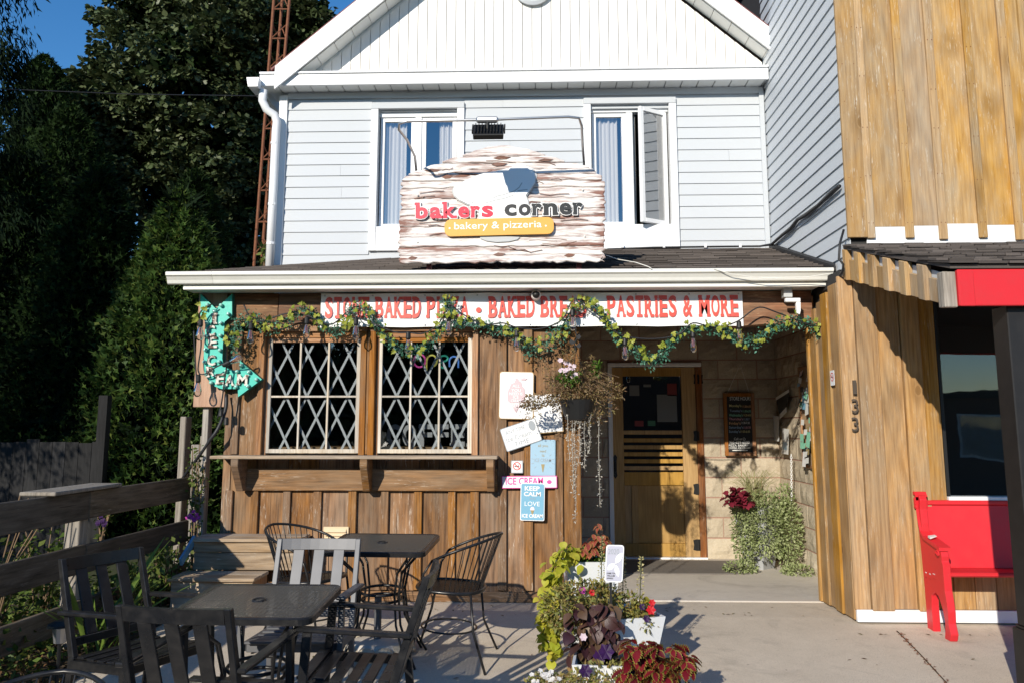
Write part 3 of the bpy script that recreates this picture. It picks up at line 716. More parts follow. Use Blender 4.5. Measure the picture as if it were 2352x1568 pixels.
# solid wall behind and the dim room inside
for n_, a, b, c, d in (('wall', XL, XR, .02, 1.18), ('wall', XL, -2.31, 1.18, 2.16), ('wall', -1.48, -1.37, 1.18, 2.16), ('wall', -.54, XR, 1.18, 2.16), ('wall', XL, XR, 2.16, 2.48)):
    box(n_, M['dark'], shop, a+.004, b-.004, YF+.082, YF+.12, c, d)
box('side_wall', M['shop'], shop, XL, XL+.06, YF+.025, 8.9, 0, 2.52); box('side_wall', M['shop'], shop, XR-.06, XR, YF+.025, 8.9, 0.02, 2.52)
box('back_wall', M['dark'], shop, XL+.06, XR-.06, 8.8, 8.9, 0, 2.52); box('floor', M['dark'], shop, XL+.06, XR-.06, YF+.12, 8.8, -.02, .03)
box('counter', M['counter'], shop, XL+.1, XR-.1, YF+.13, YF+.55, 1.10, 1.235); 
for a, zz in ((-1.95, 1.5), (-.95, 1.55)):
    box('back_shelf', M['room'], shop, a-.25, a+.4, 8.3, 8.7, zz, zz+.03)
# shelf under the windows
sh = sub('serving_shelf', shop)
MB().box(-2.635, -.325, YF-.27, YF-.034, 1.150, 1.174).build('shelf_board', M['step'], sh, .004)
MB().box(-2.45, -.335, YF-.052, YF-.0305, .886, 1.063).build('apron', M['shop_h'], sh, .003)
for q in (556, 845, 1128):
    c = at(q, 1060, YF-.1).x
    MB().prism([(0,0),(-.22,0),(-.22,-.055),(-.075,-.262),(0,-.262)], (c-.03, YF-.0525, 1.149), (0,1,0), (0,0,1), .06).build('bracket', M['shop_h'], sh, .004)
# header log, soffit and lean-to roof
xs = [XL-.02, -2.2, -1.62, -.6, .45, 1.45, 2.285]
for i in range(len(xs)-1):
    m = MB(); n = 10; a, b = xs[i]+.004, xs[i+1]-.004; vs = []; fs = []
    for q in range(n+1):
        x = a+(b-a)*q/n; w_ = .012*math.sin(x*3.1)+.006*math.sin(x*11); ww = .02*math.sin(x*2.3+1) if i == 5 else 0
        vs += [(x, YF-.045+w_*.6, 2.262+w_+ww), (x, YF-.052+w_*.4, 2.39), (x, YF-.040, 2.525), (x, YF+.10, 2.525), (x, YF+.10, 2.262+w_+ww)]
    for q in range(n):
        for k_ in range(5): fs.append((q*5+k_, (q+1)*5+k_, (q+1)*5+(k_+1) % 5, q*5+(k_+1) % 5))
    fs += [(4,3,2,1,0), tuple(n*5+k_ for k_ in range(5))]
    m.add(vs, fs).build('header_log', M['beam'], shop, 0)
GY = 6.46
box('soffit', M['soffit'], shop, XL-.30, 2.285, GY+.045, YF-.056, 2.528, 2.536); box('soffit_trim', M['gutter'], shop, XL-.30, 2.365, GY+.020, GY+.044, 2.522, 2.60, .004)
x = .36
while x < 2.55: box('porch_ceiling_board', M['beam'], shop, x, x+.135, YF+.101, 8.88, 2.50, 2.515); x += .138
box('ceiling', M['dark'], shop, XL, XR, YF+.12, 8.88, 2.525, 2.54)
def roofz(x, s):       # s = 0 at the gutter, 1 at the house wall; the left end sags
    t = min(1, max(0, (x+2.85)/2.6)); zb_ = 3.055+t*.165
    return 2.655+(zb_-2.655)*s
RX0, RX1, RY0, RY1 = -3.02, 2.385, 6.43, 8.18
n = 14
m = MB(); vs = []; fs = []
for i in range(n+1):
    x = RX0+(RX1-RX0)*i/n; x2 = x if i else -2.80
    vs += [(x, RY0+.02, roofz(x,0)-.02), (x2, RY1, roofz(x,1)-.02), (x, RY0+.02, roofz(x,0)-.06), (x2, RY1, roofz(x,1)-.06)]
for i in range(n): fs += [(4*i, 4*i+4, 4*i+5, 4*i+1), (4*i+2, 4*i+3, 4*i+7, 4*i+6), (4*i, 4*i+2, 4*i+6, 4*i+4)]
fs += [(0,1,3,2), (4*n, 4*n+2, 4*n+3, 4*n+1)]
roof = m.add(vs, fs).build('roof', M['shingle'], shop)
nc = 15
for c in range(nc):
    s0, s1 = c/nc, min(1, (c+1.25)/nc); x = RX0+(0 if c % 2 else -.16)
    xl = RX0+.13*s0
    while x < RX1-.01:
        L = .335+random.uniform(-.006, .006); a, b = max(x, xl), min(x+L-.006, RX1)
        if b-a > .04:
            y0, y1 = RY0+(RY1-RY0)*s0-.01, RY0+(RY1-RY0)*s1; k1 = random.uniform(.006,.011)+.004; k2 = .002
            q = lambda x_, y_, s_, k_: (x_, y_, roofz(x_, s_)+k_-.018)
            MB().hexa([q(a,y0,s0,k1-.005), q(b,y0,s0,k1-.005), q(b,y1,s1,k2-.005), q(a,y1,s1,k2-.005)], [q(a,y0,s0,k1+.006), q(b,y0,s0,k1+.006), q(b,y1,s1,k2), q(a,y1,s1,k2)]).build('shingle', M['shingle'], roof)
        x += L
gt2 = thing('front_gutter', (-.3, GY, 2.5), 'long white gutter along the front of the low shingle roof', 'gutter')
prof = [(y, z+.064*(1 if z > 2.5 else 1)) for y, z in [(.045,2.592),(.045,2.508),(.03,2.500),(-.012,2.499),(-.02,2.506),(-.028,2.530),(-.045,2.556),(-.062,2.568),(-.062,2.592),(-.054,2.597),(-.046,2.592),(-.046,2.576),(-.03,2.563),(.038,2.563),(.038,2.592)]]
def gseg(nm, a, b):
    m = MB(); vs = [(a, GY+y, z) for y, z in prof]+[(b, GY+y, z) for y, z in prof]; n = len(prof)
    m.add(vs, [(i, (i+1) % n, n+(i+1) % n, n+i) for i in range(n)]+[tuple(range(n))[::-1], tuple(range(n, 2*n))]).build(nm, M['gutter'], gt2)
gseg('end_piece', -3.045, -2.665); gseg('trough', -2.663, 2.365)
MB().prism([(y, z) for y, z in prof], (-2.586, GY, 0), (0,1,0), (0,0,1), .004)
# ================================================================= porch walls of rock-faced block
YD = 8.9
pw = thing('porch_wall', (1.6, YD, 0), 'beige rock-faced stone porch wall with reddish joints around the door', 'wall')
def rockmesh(name, L, Hh, seed, dep=.026):
    nx, nz = (8, 5) if L > .3 else (5, 5); vs = []; fs = []
    for k_ in range(nz+1):
        for i in range(nx+1):
            e_ = min(i, nx-i, 2)/2*min(k_, nz-k_, 2)/2
            d = dep*e_*(0.55+0.9*noise.noise(Vector((i*.6+seed*7.3, k_*.55, seed*3.1)))) if e_ > 0 else 0
            rag = .006*noise.noise(Vector((i*1.7, k_*1.9, seed*5))) if not e_ else 0
            vs.append((L*i/nx+ (0 if i in (0, nx) else rag), -max(-.004, d)-.004, Hh*k_/nz+(0 if k_ in (0, nz) else rag)))
    for k_ in range(nz):
        for i in range(nx): a = k_*(nx+1)+i; fs.append((a, a+1, a+nx+2, a+nx+1))
    n = len(vs); vs += [(0,.03,0),(L,.03,0),(L,.03,Hh),(0,.03,Hh)]
    B_ = list(range(nx+1)); T_ = [nz*(nx+1)+i for i in range(nx+1)]
    fs += [tuple(B_[::-1]+[n, n+1])[::1], tuple(T_+[n+2, n+3])]
    fs += [tuple([k_*(nx+1) for k_ in range(nz+1)]+[n+3, n]), tuple([k_*(nx+1)+nx for k_ in range(nz, -1, -1)]+[n+1, n+2])]
    me = bpy.data.meshes.new(name); me.from_pydata(vs, [], fs); me.materials.append(M['stone']); me.update(); return me
CH, BL, JN = .2107, .425, .014
RM = {}
def block(x, z, L, axis='X', h=CH-JN):
    key = (round(L, 2), round(h, 2), random.randrange(4))
    if key not in RM: RM[key] = rockmesh('stone_block', key[0], h, len(RM)+1)
    if axis == 'X': link_mesh('stone_block', RM[key], pw, Vector((x, YD, z))-pw.location)
    else: link_mesh('stone_block', RM[key], pw, Vector((PX, x, z))-pw.location, (0, 0, R(-90)))
PX = 2.60
def course(z, lo, hi, off, axis='X', h=CH-JN, L0=BL):
    x = lo-((lo-off) % L0)
    while x < hi-.03:
        a, b = max(x+JN/2, lo+.004), min(x+L0-JN/2, hi-.004)
        if b-a > .05: block(a if axis == 'X' else b, z+JN/2, b-a, axis, h)
        x += L0
jx = at(1658, 1120, YD).x
for i in range(11):
    z = .229+i*CH
    off = jx if i % 2 == 0 else jx+BL/2
    if z < 2.07-CH*.5:
        course(z, 1.795, PX, off); course(z, .36, .765, off)
    elif z < 2.5: course(z, .36, PX, off, 'X', min(CH-JN, 2.49-z))
    if z < 2.4: course(z, 6.80, YD-.005, 8.475 if i % 2 else 8.475+BL/2, 'Y')
RM2 = rockmesh('base_stone', .40, .205, 77, .035)
M2 = RM2; M2.materials[0] = M['basestone']
for a in (1.80, 2.205): link_mesh('base_stone', M2, pw, Vector((a, YD, .016))-pw.location)
for a in (8.89, 8.48, 8.07, 7.66, 7.25): link_mesh('base_stone', M2, pw, Vector((PX, a, .016))-pw.location, (0, 0, R(-90)))
for a in (.36,): link_mesh('base_stone', M2, pw, Vector((a, YD, .016))-pw.location)
box('mortar', M['mortar'], pw, 1.79, PX+.02, YD+.002, YD+.25, 0, 2.5); box('mortar', M['mortar'], pw, .36, .77, YD+.002, YD+.25, 0, 2.5)
box('mortar', M['mortar'], pw, .771, 1.789, YD+.002, YD+.25, 2.09, 2.5); box('mortar', M['mortar'], pw, PX+.002, PX+.25, 6.80, YD+.0015, 0, 2.5)
# the door
dr = sub('door', pw)
D = lambda nm, a, b, c, d, e_, f, m='doorwood', bv=.003, p=None: box(nm, M[m], p or dr, a, b, c, d, e_, f, bv)
dx0, dx1 = .835, 1.672
D('frame_post', .765, .812, YD-.03, YD+.10, .016, 2.05, 'white'); D('frame_head', .765, 1.79, YD-.035, YD+.10, 2.051, 2.098, 'white', .008)
D('jamb', 1.722, 1.788, YD-.022, YD+.10, .016, 2.05, 'doorjamb'); D('threshold', .765, 1.79, YD-.06, YD+.10, .005, .032, 'white')
st = dx0, dx0+.115, dx1-.06
D('stile', dx0-.022, dx0+.095, YD-.008, YD+.04, .034, 2.045); D('stile', dx1-.105, dx1+.048, YD-.008, YD+.04, .034, 2.045)
g0, g1 = dx0+.096, dx1-.106
gzt, gzb = at(1500, 863, YD).z, at(1500, 1083, YD).z
D('top_rail', g0, g1, YD-.007, YD+.04, gzt, 2.045); D('lock_rail', g0, g1, YD-.007, YD+.04, gzb-.14, gzb)
D('bottom_rail', g0, g1, YD-.007, YD+.04, .034, .17); cm = at(1459, 1180, YD).x
D('panel', g0, cm-.035, YD+.010, YD+.03, .171, gzb-.141); D('panel', cm+.036, g1, YD+.010, YD+.03, .171, gzb-.141); D('mullion', cm-.035, cm+.035, YD-.006, YD+.04, .171, gzb-.141)
MB().box(g0, g1, YD+.024, YD+.03, gzb, gzt).build('pane', M['shopglass'], dr)
zs = [at(1500, y, YD).z for y in (992, 1010, 1026, 1042, 1058, 1074)]
for z in zs: D('slat', g0, g1, YD+.0, YD+.02, z-.022, z+.022)
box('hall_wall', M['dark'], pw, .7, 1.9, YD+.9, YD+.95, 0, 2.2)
for y in (870, 1000, 1122, 1250):
    p = at(1603, y, YD); h = sub('hinge', dr)
    MB().prism([(-.05,-.05),(-.02,-.058),(.02,-.058),(.052,-.045),(.045,0),(.052,.045),(.02,.058),(-.02,.058),(-.05,.05),(-.042,0)], (p.x, YD-.009, p.z), (1,0,0), (0,0,1), .006).build('hinge_plate', M['iron'], h)
    MB().tube([(p.x, YD-.02, p.z-.05), (p.x, YD-.02, p.z+.05)], .011, 8).build('hinge_pin', M['iron'], h)
p = at(1413, 1070, YD)
MB().prism([(0,-.13),(.022,-.10),(.016,-.06),(.016,.06),(.022,.10),(0,.13),(-.022,.10),(-.016,.06),(-.016,-.06),(-.022,-.10)], (p.x, YD-.009, p.z), (1,0,0), (0,0,1), .008).build('handle_plate', M['iron'], dr)
MB().tube([(p.x, YD-.015, p.z-.06), (p.x, YD-.06, p.z-.05), (p.x, YD-.06, p.z+.05), (p.x, YD-.015, p.z+.06)], .008, 6).build('handle', M['iron'], dr)
for (a, b, c, d), m in (((1446,884,1468,908), 'noticegrey'), ((1478,882,1495,888), 'noticegrey'), ((1533,880,1554,908), 'noticered'), ((1510,905,1554,968), 'noticegrey'), ((1458,965,1478,978), 'noticered'), ((1488,965,1505,977), 'noticegreen')):
    q0 = at(a, d, YD+.022); q1 = at(c, b, YD+.022)
    box('notice', M[m], dr, q0.x, q1.x, YD+.0205, YD+.0232, q0.z, q1.z)
tag(MB().box(.82, 2.0, 7.98, 8.72, .0165, .026).build('door_mat', M['mat'], None, .004), 'dark grey worn door mat on the slab before the door', 'door mat')

# ================================================================= the timber building on the right
YR = 6.15
tb = thing('timber_building', (3.6, YR, 0), 'golden timber building with red edged shingle awning on the right', 'building')
TX = 2.29
def board(a, b, y0, y1, z0, z1, nm='board', m='gold', bv=.004): return MB().box(a, b, y0+random.uniform(-.002,.002), y1, z0, z1).build(nm, M[m], tb, bv)
# upper wall: boards and battens
ux_ = lambda px, py=400: at(px, py, YR).x
c0 = 2.388
board(c0, c0+.15, YR-.03, YR+.0, 2.84, 6.6, 'corner_board')
bt = [at(q, 548, YR).x for q in (2000, 2089, 2166, 2257, 2341)]; bt += [bt[-1]+.29*i for i in range(1, 7)]
pe = c0+.152
for i, c in enumerate(bt):
    board(pe, c-.003, YR, YR+.022, at(2100,519,YR).z+random.uniform(-.012,.012), 6.6); pe = c+.003
    board(c-.033, c+.030, YR-.026, YR-.003, 2.825+random.uniform(-.012,.012), 6.6, 'batten')
nl = MB()
for c in bt:
    z_ = 2.95
    while z_ < 5.4:
        for dx_ in (-.018, .016): nl.box(c+dx_-.0028, c+dx_+.0028, YR-.0285, YR-.0255, z_, z_+.0056)
        z_ += random.uniform(.30,.44)
for a_ in (c0+.03, c0+.12):
    for q_ in range(8): nl.box(a_-.003, a_+.003, YR-.0325, YR-.0295, 3.0+q_*.31, 3.006+q_*.31)
nl.build('nail', M['rust'], tb)['kind'] = 'stuff'
box('flashing', M['white'], tb, c0+.152, 5.2, YR+.002, YR+.018, 2.80, 2.96)
box('wall', M['dark'], tb, c0+.03, 8, YR+.024, YR+.3, 2.7, 6.6); box('wall', M['dark'], tb, 2.5, 2.6, YR+.3, 14, 2.56, 6.6); box('roof', M['roofred'], tb, 2.40, 8, YR+.03, 14, 6.6, 6.7)
# side wall sheathed in blue vinyl up to the house
for i in range(30):
    z = 2.60+i*SH
    y0 = YR+.0015
    MB().add([(2.415,YU,z),(2.415,y0,z),(2.415,y0,z+SH),(2.415,YU,z+SH),(2.399,YU,z),(2.399,y0,z),(2.412,y0,z+SH),(2.412,YU,z+SH)],
             [(5,4,7,6),(0,4,5,1),(2,6,7,3),(1,5,6,2),(4,0,3,7)]).build('siding_board', M['siding2'], tb)
box('wall', M['siding2'], tb, 2.416, 2.47, YR+.05, YU+.01, 2.56, 6.6)
box('step_flashing', M['cable'], tb, 2.378, 2.392, 6.25, 8.17, 0, .001)  if False else None
m = MB()
for i in range(12):
    s0, s1 = i/12, (i+1)/12
    ya, yb = RY0+(RY1-RY0)*s0, RY0+(RY1-RY0)*s1
    m.hexa([(2.375,ya,roofz(2.4,s0)-.01),(2.392,ya,roofz(2.4,s0)-.01),(2.392,yb,roofz(2.4,s1)-.01),(2.375,yb,roofz(2.4,s1)-.01)], [(2.375,ya,roofz(2.4,s0)+.03),(2.392,ya,roofz(2.4,s0)+.045),(2.392,yb,roofz(2.4,s1)+.045),(2.375,yb,roofz(2.4,s1)+.03)])
m.build('wall_flashing', M['cable'], tb)
# lower wall
f = lambda px, py=1250: at(px, py, YR).x
le = [TX, f(2000,1250)-.02, f(2045,1250), f(2100,1250), f(2145,1250), 3.005]
for i in range(len(le)-1):
    raised = i % 2
    board(le[i]+.002, le[i+1]-.002, YR-.022 if raised else YR, YR+.024, .10+random.uniform(-.012,.008), 2.545, m='gold_low')
sy = [YR+.026, 6.36, 6.50, 6.64, 6.79]
for i in range(4):
    MB().box(TX-(.016 if i % 2 else 0), TX+.03, sy[i], sy[i+1]-.004, .02, 2.50-.045*i).build('board', M['gold_low'], tb, .004)
MB().box(TX-.03, TX+.02, 6.792, 6.84, .02, 2.36).build('corner_board', M['gold_low'], tb, .004)
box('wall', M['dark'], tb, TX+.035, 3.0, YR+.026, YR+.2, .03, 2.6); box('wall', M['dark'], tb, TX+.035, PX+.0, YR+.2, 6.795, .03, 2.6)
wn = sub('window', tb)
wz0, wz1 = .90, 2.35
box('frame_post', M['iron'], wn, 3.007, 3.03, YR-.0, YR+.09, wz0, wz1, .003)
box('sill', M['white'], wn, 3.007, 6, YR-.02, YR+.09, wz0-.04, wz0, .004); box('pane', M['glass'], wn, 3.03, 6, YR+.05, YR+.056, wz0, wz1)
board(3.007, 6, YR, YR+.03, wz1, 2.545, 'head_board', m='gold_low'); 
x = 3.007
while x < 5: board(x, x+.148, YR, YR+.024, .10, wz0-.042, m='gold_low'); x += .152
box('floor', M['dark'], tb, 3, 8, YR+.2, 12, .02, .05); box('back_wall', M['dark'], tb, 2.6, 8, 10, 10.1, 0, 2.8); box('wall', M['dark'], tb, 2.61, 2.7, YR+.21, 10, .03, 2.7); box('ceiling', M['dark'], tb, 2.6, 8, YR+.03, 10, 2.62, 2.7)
box('base_strip', M['white'], tb, TX+.01, 6, YR-.012, YR+.022, .012, .098, .004)
# awning
AY, a0, a1 = 4.62, 2.372, 7.0
zt0, zt1 = 2.345, 2.80       # roof top at the front and at the wall
zr = lambda y: zt0+(zt1-zt0)*(y-AY)/(YR-AY)
zl = lambda y: 2.085+(2.52-2.085)*(y-AY)/(YR-AY)
aw = sub('awning', tb)
MB().hexa([(a0-.02,AY-.03,zt0-.045),(a1,AY-.03,zt0-.045),(a1,YR-.004,zt1-.045),(a0-.02,YR-.004,zt1-.045)], [(a0-.02,AY-.03,zt0-.02),(a1,AY-.03,zt0-.02),(a1,YR-.004,zt1-.02),(a0-.02,YR-.004,zt1-.02)]).build('roof_deck', M['shingle'], aw)
nc = 11
for c in range(nc):
    x = a0-.03-(0.09 if c % 2 else 0)+random.uniform(-.02,.02)
    while x < 4.0:
        L = random.choice((.10,.14,.17)); a, b = max(x, a0-.035), x+L-.008
        y0 = AY-.05+(YR-AY+.04)*c/nc-random.uniform(0,.012); y1 = min(y0+.25, YR-.005); k1 = random.uniform(.010,.022)
        if b-a > .03:
            MB().hexa([(a,y0,zr(y0)-.018+k1),(b,y0,zr(y0)-.018+k1),(b,y1,zr(y1)-.018),(a,y1,zr(y1)-.018)], [(a,y0,zr(y0)-.005+k1),(b,y0,zr(y0)-.005+k1),(b,y1,zr(y1)-.012),(a,y1,zr(y1)-.012)]).build('shingle', M['shingle'], aw)
        x += L
box('fascia', M['red'], aw, a0+.02, a1, AY-.028, AY, 2.085, zt0-.05, .004)
box('fascia_end', M['red'], aw, a0+.021, a0+.105, AY-.036, AY-.0285, 2.083, zt0-.052, .003)
m = MB().box(a0-.055, a0+.018, AY-.012, AY+.03, 2.08, zt0-.06).build('corner_post', M['greypost'], aw, .004)
m = MB().box(a0-.035, a0+.016, AY+.032, AY+.10, 2.09, zt0-.05).build('corner_post', M['greypost'], aw, .004)
y = AY+.105; i = 0
while y < YR-.03:
    L = .085 if i % 2 else .155; b = min(y+L, YR-.01); xa = a0-.034 if i % 2 else a0-.008
    gap = .012 if i % 2 else .085
    MB().hexa([(xa,y,zl(y)),(a0+.016,y,zl(y)),(a0+.016,b-.003,zl(b)),(xa,b-.003,zl(b))], [(xa,y,zr(y)-.035-gap),(a0+.016,y,zr(y)-.035-gap),(a0+.016,b-.003,zr(b)-.035-gap),(xa,b-.003,zr(b)-.035-gap)]).build('side_board' if i % 2 == 0 else 'side_batten', M['gold'], aw, .003)
    y = b; i += 1
MB().hexa([(a0+.017,AY+.1,zl(AY)+.02),(a0+.03,AY+.1,zl(AY)+.02),(a0+.03,YR-.03,zl(YR)+.02),(a0+.017,YR-.03,zl(YR)+.02)], [(a0+.017,AY+.1,zr(AY)-.05),(a0+.03,AY+.1,zr(AY)-.05),(a0+.03,YR-.03,zr(YR)-.05),(a0+.017,YR-.03,zr(YR)-.05)]).build('side_backing', M['siding2'], aw)
MB().hexa([(a0+.03,AY,2.10),(a1,AY,2.10),(a1,YR-.03,2.53),(a0+.03,YR-.03,2.53)], [(a0+.03,AY,2.112),(a1,AY,2.112),(a1,YR-.03,2.542),(a0+.03,YR-.03,2.542)]).build('awning_ceiling', M['dark'], aw)
pz = -.09
ps = thing('awning_post', (2.78, 4.72, pz), 'square black awning post with block base at the right edge', 'post')
px0 = 2.690
MB().box(px0, px0+.16, 4.66, 4.82, pz+.40, 2.10).build('shaft', M['blackpost'], ps, .006); MB().box(px0-.018, px0+.185, 4.64, 4.845, pz-.02, pz+.385).build('base_block', M['blackpost'], ps, .006)
MB().box(px0-.006, px0+.17, 4.65, 4.83, pz+.386, pz+.399).build('base_cap', M['blackpost'], ps, .003)
# ================================================================= signs, lights and small things on the front
X1, Z1 = Vector((1,0,0)), Vector((0,0,1))
def tilt(deg): a = R(deg); return Vector((math.cos(a),0,math.sin(a))), Vector((-math.sin(a),0,math.cos(a)))
# carved shop sign: stacked rough planks with an arched head
SY = 6.48
zc = lambda x, y: at(911.9+x*.2083, 326.7+y*.2083, SY)
sg = thing('carved_sign', (zc(1160,900).x, SY, 2.72), 'arched white and brown carved wooden bakery sign standing on the porch roof', 'shop sign')
k = NT('carved_paint', 0.6, 0, 0.3); v = k.coord(True, (.10,1,1)); n1 = k.noise(v, 26, 6, .68, .4); v2 = k.coord(True, (.35,1,1)); n2 = k.noise(v2, 4.2, 4, .6)
tc = k.n('ShaderNodeTexCoord').outputs['Object']; sx = k.n('ShaderNodeSeparateXYZ', Vector=tc).outputs[0]
ed = k.ramp(k.math('ADD', k.math('ABSOLUTE', sx), k.math('MULTIPLY', k.math('SUBTRACT', n1, .5), .5)), [(.74, 0.0), (.88, 1.0)])
f1 = k.math('ADD', k.ramp(k.math('ADD', k.math('MULTIPLY', n1, .7), k.math('MULTIPLY', n2, .45)), [(.56, 0.0), (.69, .95)]), k.math('MULTIPLY', ed, .75), True)
thin = k.ramp(k.noise(k.coord(True, (.05,1,1)), 48, 3, .6, .8), [(.62, 0.0), (.68, 1.0)])
f1 = k.math('MAXIMUM', f1, k.math('MULTIPLY', thin, .55))
M['carved'] = k.set(k.mix(f1, (.78,.735,.70), k.mix(n1, (.13,.055,.04), (.34,.17,.13))), n1, .6, .012)
M['carvedbrown'] = wood('sign_back', (.07,.03,.02), (.25,.12,.09), (.3,.2,.15), 'X', .3)
archp = [(30,470),(110,372),(300,292),(510,222),(800,128),(1000,62),(1200,40),(1450,92),(1650,150),(1830,208),(2100,278),(2280,392),(2300,480)]
archp = [(zc(*p).x, zc(*p).z) for p in archp]
def archz(x): return float(np.interp(x, [p[0] for p in archp], [p[1] for p in archp]))
sx0, sx1, sz0 = zc(25,900).x, zc(2295,900).x, zc(1100,1335).z
sz1 = max(p[1] for p in archp); rows = [sz0]
while rows[-1] < sz1-.05: rows.append(rows[-1]+random.uniform(.05,.10) if rows[-1] < sz0+.62 else rows[-1]+random.uniform(.04,.06))
rows[-1] = sz1
for i in range(len(rows)-1):
    z0, z1 = rows[i], rows[i+1]; zm = (z0+z1)/2
    xs = np.linspace(sx0, sx1, 160); ok = [x for x in xs if archz(x) > z0+.012]
    if not ok: continue
    xa, xb = ok[0]+random.uniform(-.004,.012), ok[-1]+random.uniform(-.012,.004); n = max(6, int((xb-xa)/.035))
    sd_ = i*3.7
    low = [(xa+(xb-xa)*q/n+random.uniform(-.006,.006)*(0<q<n), z0+.010*noise.noise(Vector((xa*3+q*.45, sd_, 0)))+(.022*noise.noise(Vector((q*.8, 9, 2))) if i == 0 else 0)) for q in range(n+1)]
    upp = [(xa+(xb-xa)*q/n+random.uniform(-.006,.006)*(0<q<n), min(z1+.010*noise.noise(Vector((xa*3+q*.45, sd_+3.7, 0)))-.003, archz(xa+(xb-xa)*q/n)+.010*noise.noise(Vector((q*.9, 5, i))))) for q in range(n, -1, -1)]
    upp = [(x, max(z, z0+.012)) for x, z in upp]
    jr = [(xb-random.uniform(.004,.03), z0+(z1-z0)*.3), (xb+random.uniform(0,.012), z0+(z1-z0)*.55), (xb-random.uniform(.0,.02), z0+(z1-z0)*.8)] if upp[0][1] > z0+(z1-z0)*.85 else []
    jl = [(xa+random.uniform(.0,.02), z0+(z1-z0)*.8), (xa-random.uniform(0,.012), z0+(z1-z0)*.5), (xa+random.uniform(.004,.03), z0+(z1-z0)*.25)] if upp[-1][1] > z0+(z1-z0)*.85 else []
    MB().prism(low+jr+upp+jl, (0, SY+random.uniform(-.004,.008), 0), X1, Z1, .034).build('sign_plank', M['carved'], sg, .006)
bp = [(x+(.03 if x < -.3 else -.03), min(z, 9)-.025) for x, z in archp]
MB().prism([(sx0+.04, sz0+.02), (sx1-.04, sz0+.02)]+bp[::-1], (0, SY+.045, 0), X1, Z1, .034).build('sign_back', M['carvedbrown'], sg)
# split chips and carved grooves standing on the planks
m = MB()
for i in range(46):
    x = random.uniform(sx0+.05, sx1-.3); z = random.uniform(sz0+.05, archz(x+.1)-.06); L = random.uniform(.08,.30)
    pts = [(x+L*t, z+.012*math.sin(t*2+i)+.02*t*random.uniform(-1,1)) for t in (0,.33,.66,1)]
    for a, b in zip(pts, pts[1:]): m.bar((a[0],SY-.0355,a[1]), (b[0],SY-.0355,b[1]), .0035, .004, (0,1,0))
m.build('carved_groove', M['carvedbrown'], sg)['kind'] = 'stuff'
for q in ((400,330),(720,390),(1160,190),(1130,262),(1640,215),(1500,680),(1830,1140),(1130,1250),(560,400),(180,1290),(1900,1260)):
    p = zc(*q); L = random.uniform(.07,.15); h_ = random.uniform(.010,.022)
    MB().prism([(0,0),(L*.4,h_),(L,h_*.4),(L*.75,-h_*.6),(L*.3,-h_*.8)], (p.x-L/2, SY-.0352, p.z), X1, Z1, .004).build('bare_patch', M['carvedbrown'], sg)
for q in ((235,600),(232,1115),(2045,543),(2068,1052)):
    p = zc(*q); MB().lathe((p.x,SY-.034,p.z), [(.008,0),(.008,.008),(.004,.011)], 8, Matrix.Rotation(R(90),3,'X')).build('screw', M['gutter'], sg)
SF = SY-.037
hat = [(905,880),(908,720),(850,725),(790,705),(700,660),(645,610),(625,555),(650,500),(740,455),(860,400),(960,365),(1080,345),(1180,325),(1290,290),(1400,275),(1490,315),(1528,385),(1520,470),(1470,545),(1420,610),(1442,665),(1482,862)]
hp = [(zc(*q).x, zc(*q).z) for q in hat]; cx_ = sum(p[0] for p in hp)/len(hp); cz_ = sum(p[1] for p in hp)/len(hp)
MB().prism([(cx_+(x-cx_)*1.035, cz_+(z-cz_)*1.035) for x, z in hp], (0, SF, 0), X1, Z1, .006).build('hat_outline', M['signgrey'], sg)
hatp = MB().prism(hp, (0, SF-.0065, 0), X1, Z1, .010).build('chef_hat', M['signwhite'], sg, .002)
for pts in ([(1060,640),(1110,615),(1180,600),(1300,560),(1350,520),(1380,470)], [(985,690),(1090,660),(1190,640),(1290,605)], [(830,700),(850,670)], [(1330,560),(1440,545)]):
    ps_ = [zc(*q) for q in pts]; m = MB()
    for a, b in zip(ps_, ps_[1:]): m.bar((a.x,SF-.0172,a.z),(b.x,SF-.0172,b.z),.008,.002,(0,1,0))
    m.build('hat_crease', M['signgrey'], sg)
bpn = [(zc(*q).x, zc(*q).z) for q in ((905,1040),(1360,1060),(1330,1090),(1240,1112),(1100,1120),(990,1105),(925,1080))]
MB().prism(bpn, (0, SF, 0), X1, Z1, .010).build('hat_brim', M['signgrey'], sg, .002)
ux, uy = tilt(1.0)
pc = zc(1130,955); 
MB().prism(rrect(zc(1725,955).x-zc(530,955).x, zc(0,865).z-zc(0,1050).z, .052, 6), (pc.x, SF-.017, pc.z), ux, uy, .012).build('gold_plaque', M['signgold'], sg, .002)
m = MB(); o = zc(640,1010); text(m, 'bakery & pizzeria', (o.x, SF-.0305, o.z), zc(1590,0).x-o.x, zc(0,925).z-zc(0,1010).z+.012, ux, uy, 0, .004)
for q in ((590,972),(1640,945)):
    p = zc(*q); m.prism(dotpoly(.008, 12), (p.x,SF-.030,p.z), ux, uy, .001)
m.build('plaque_lettering', M['signwhite'], sg)
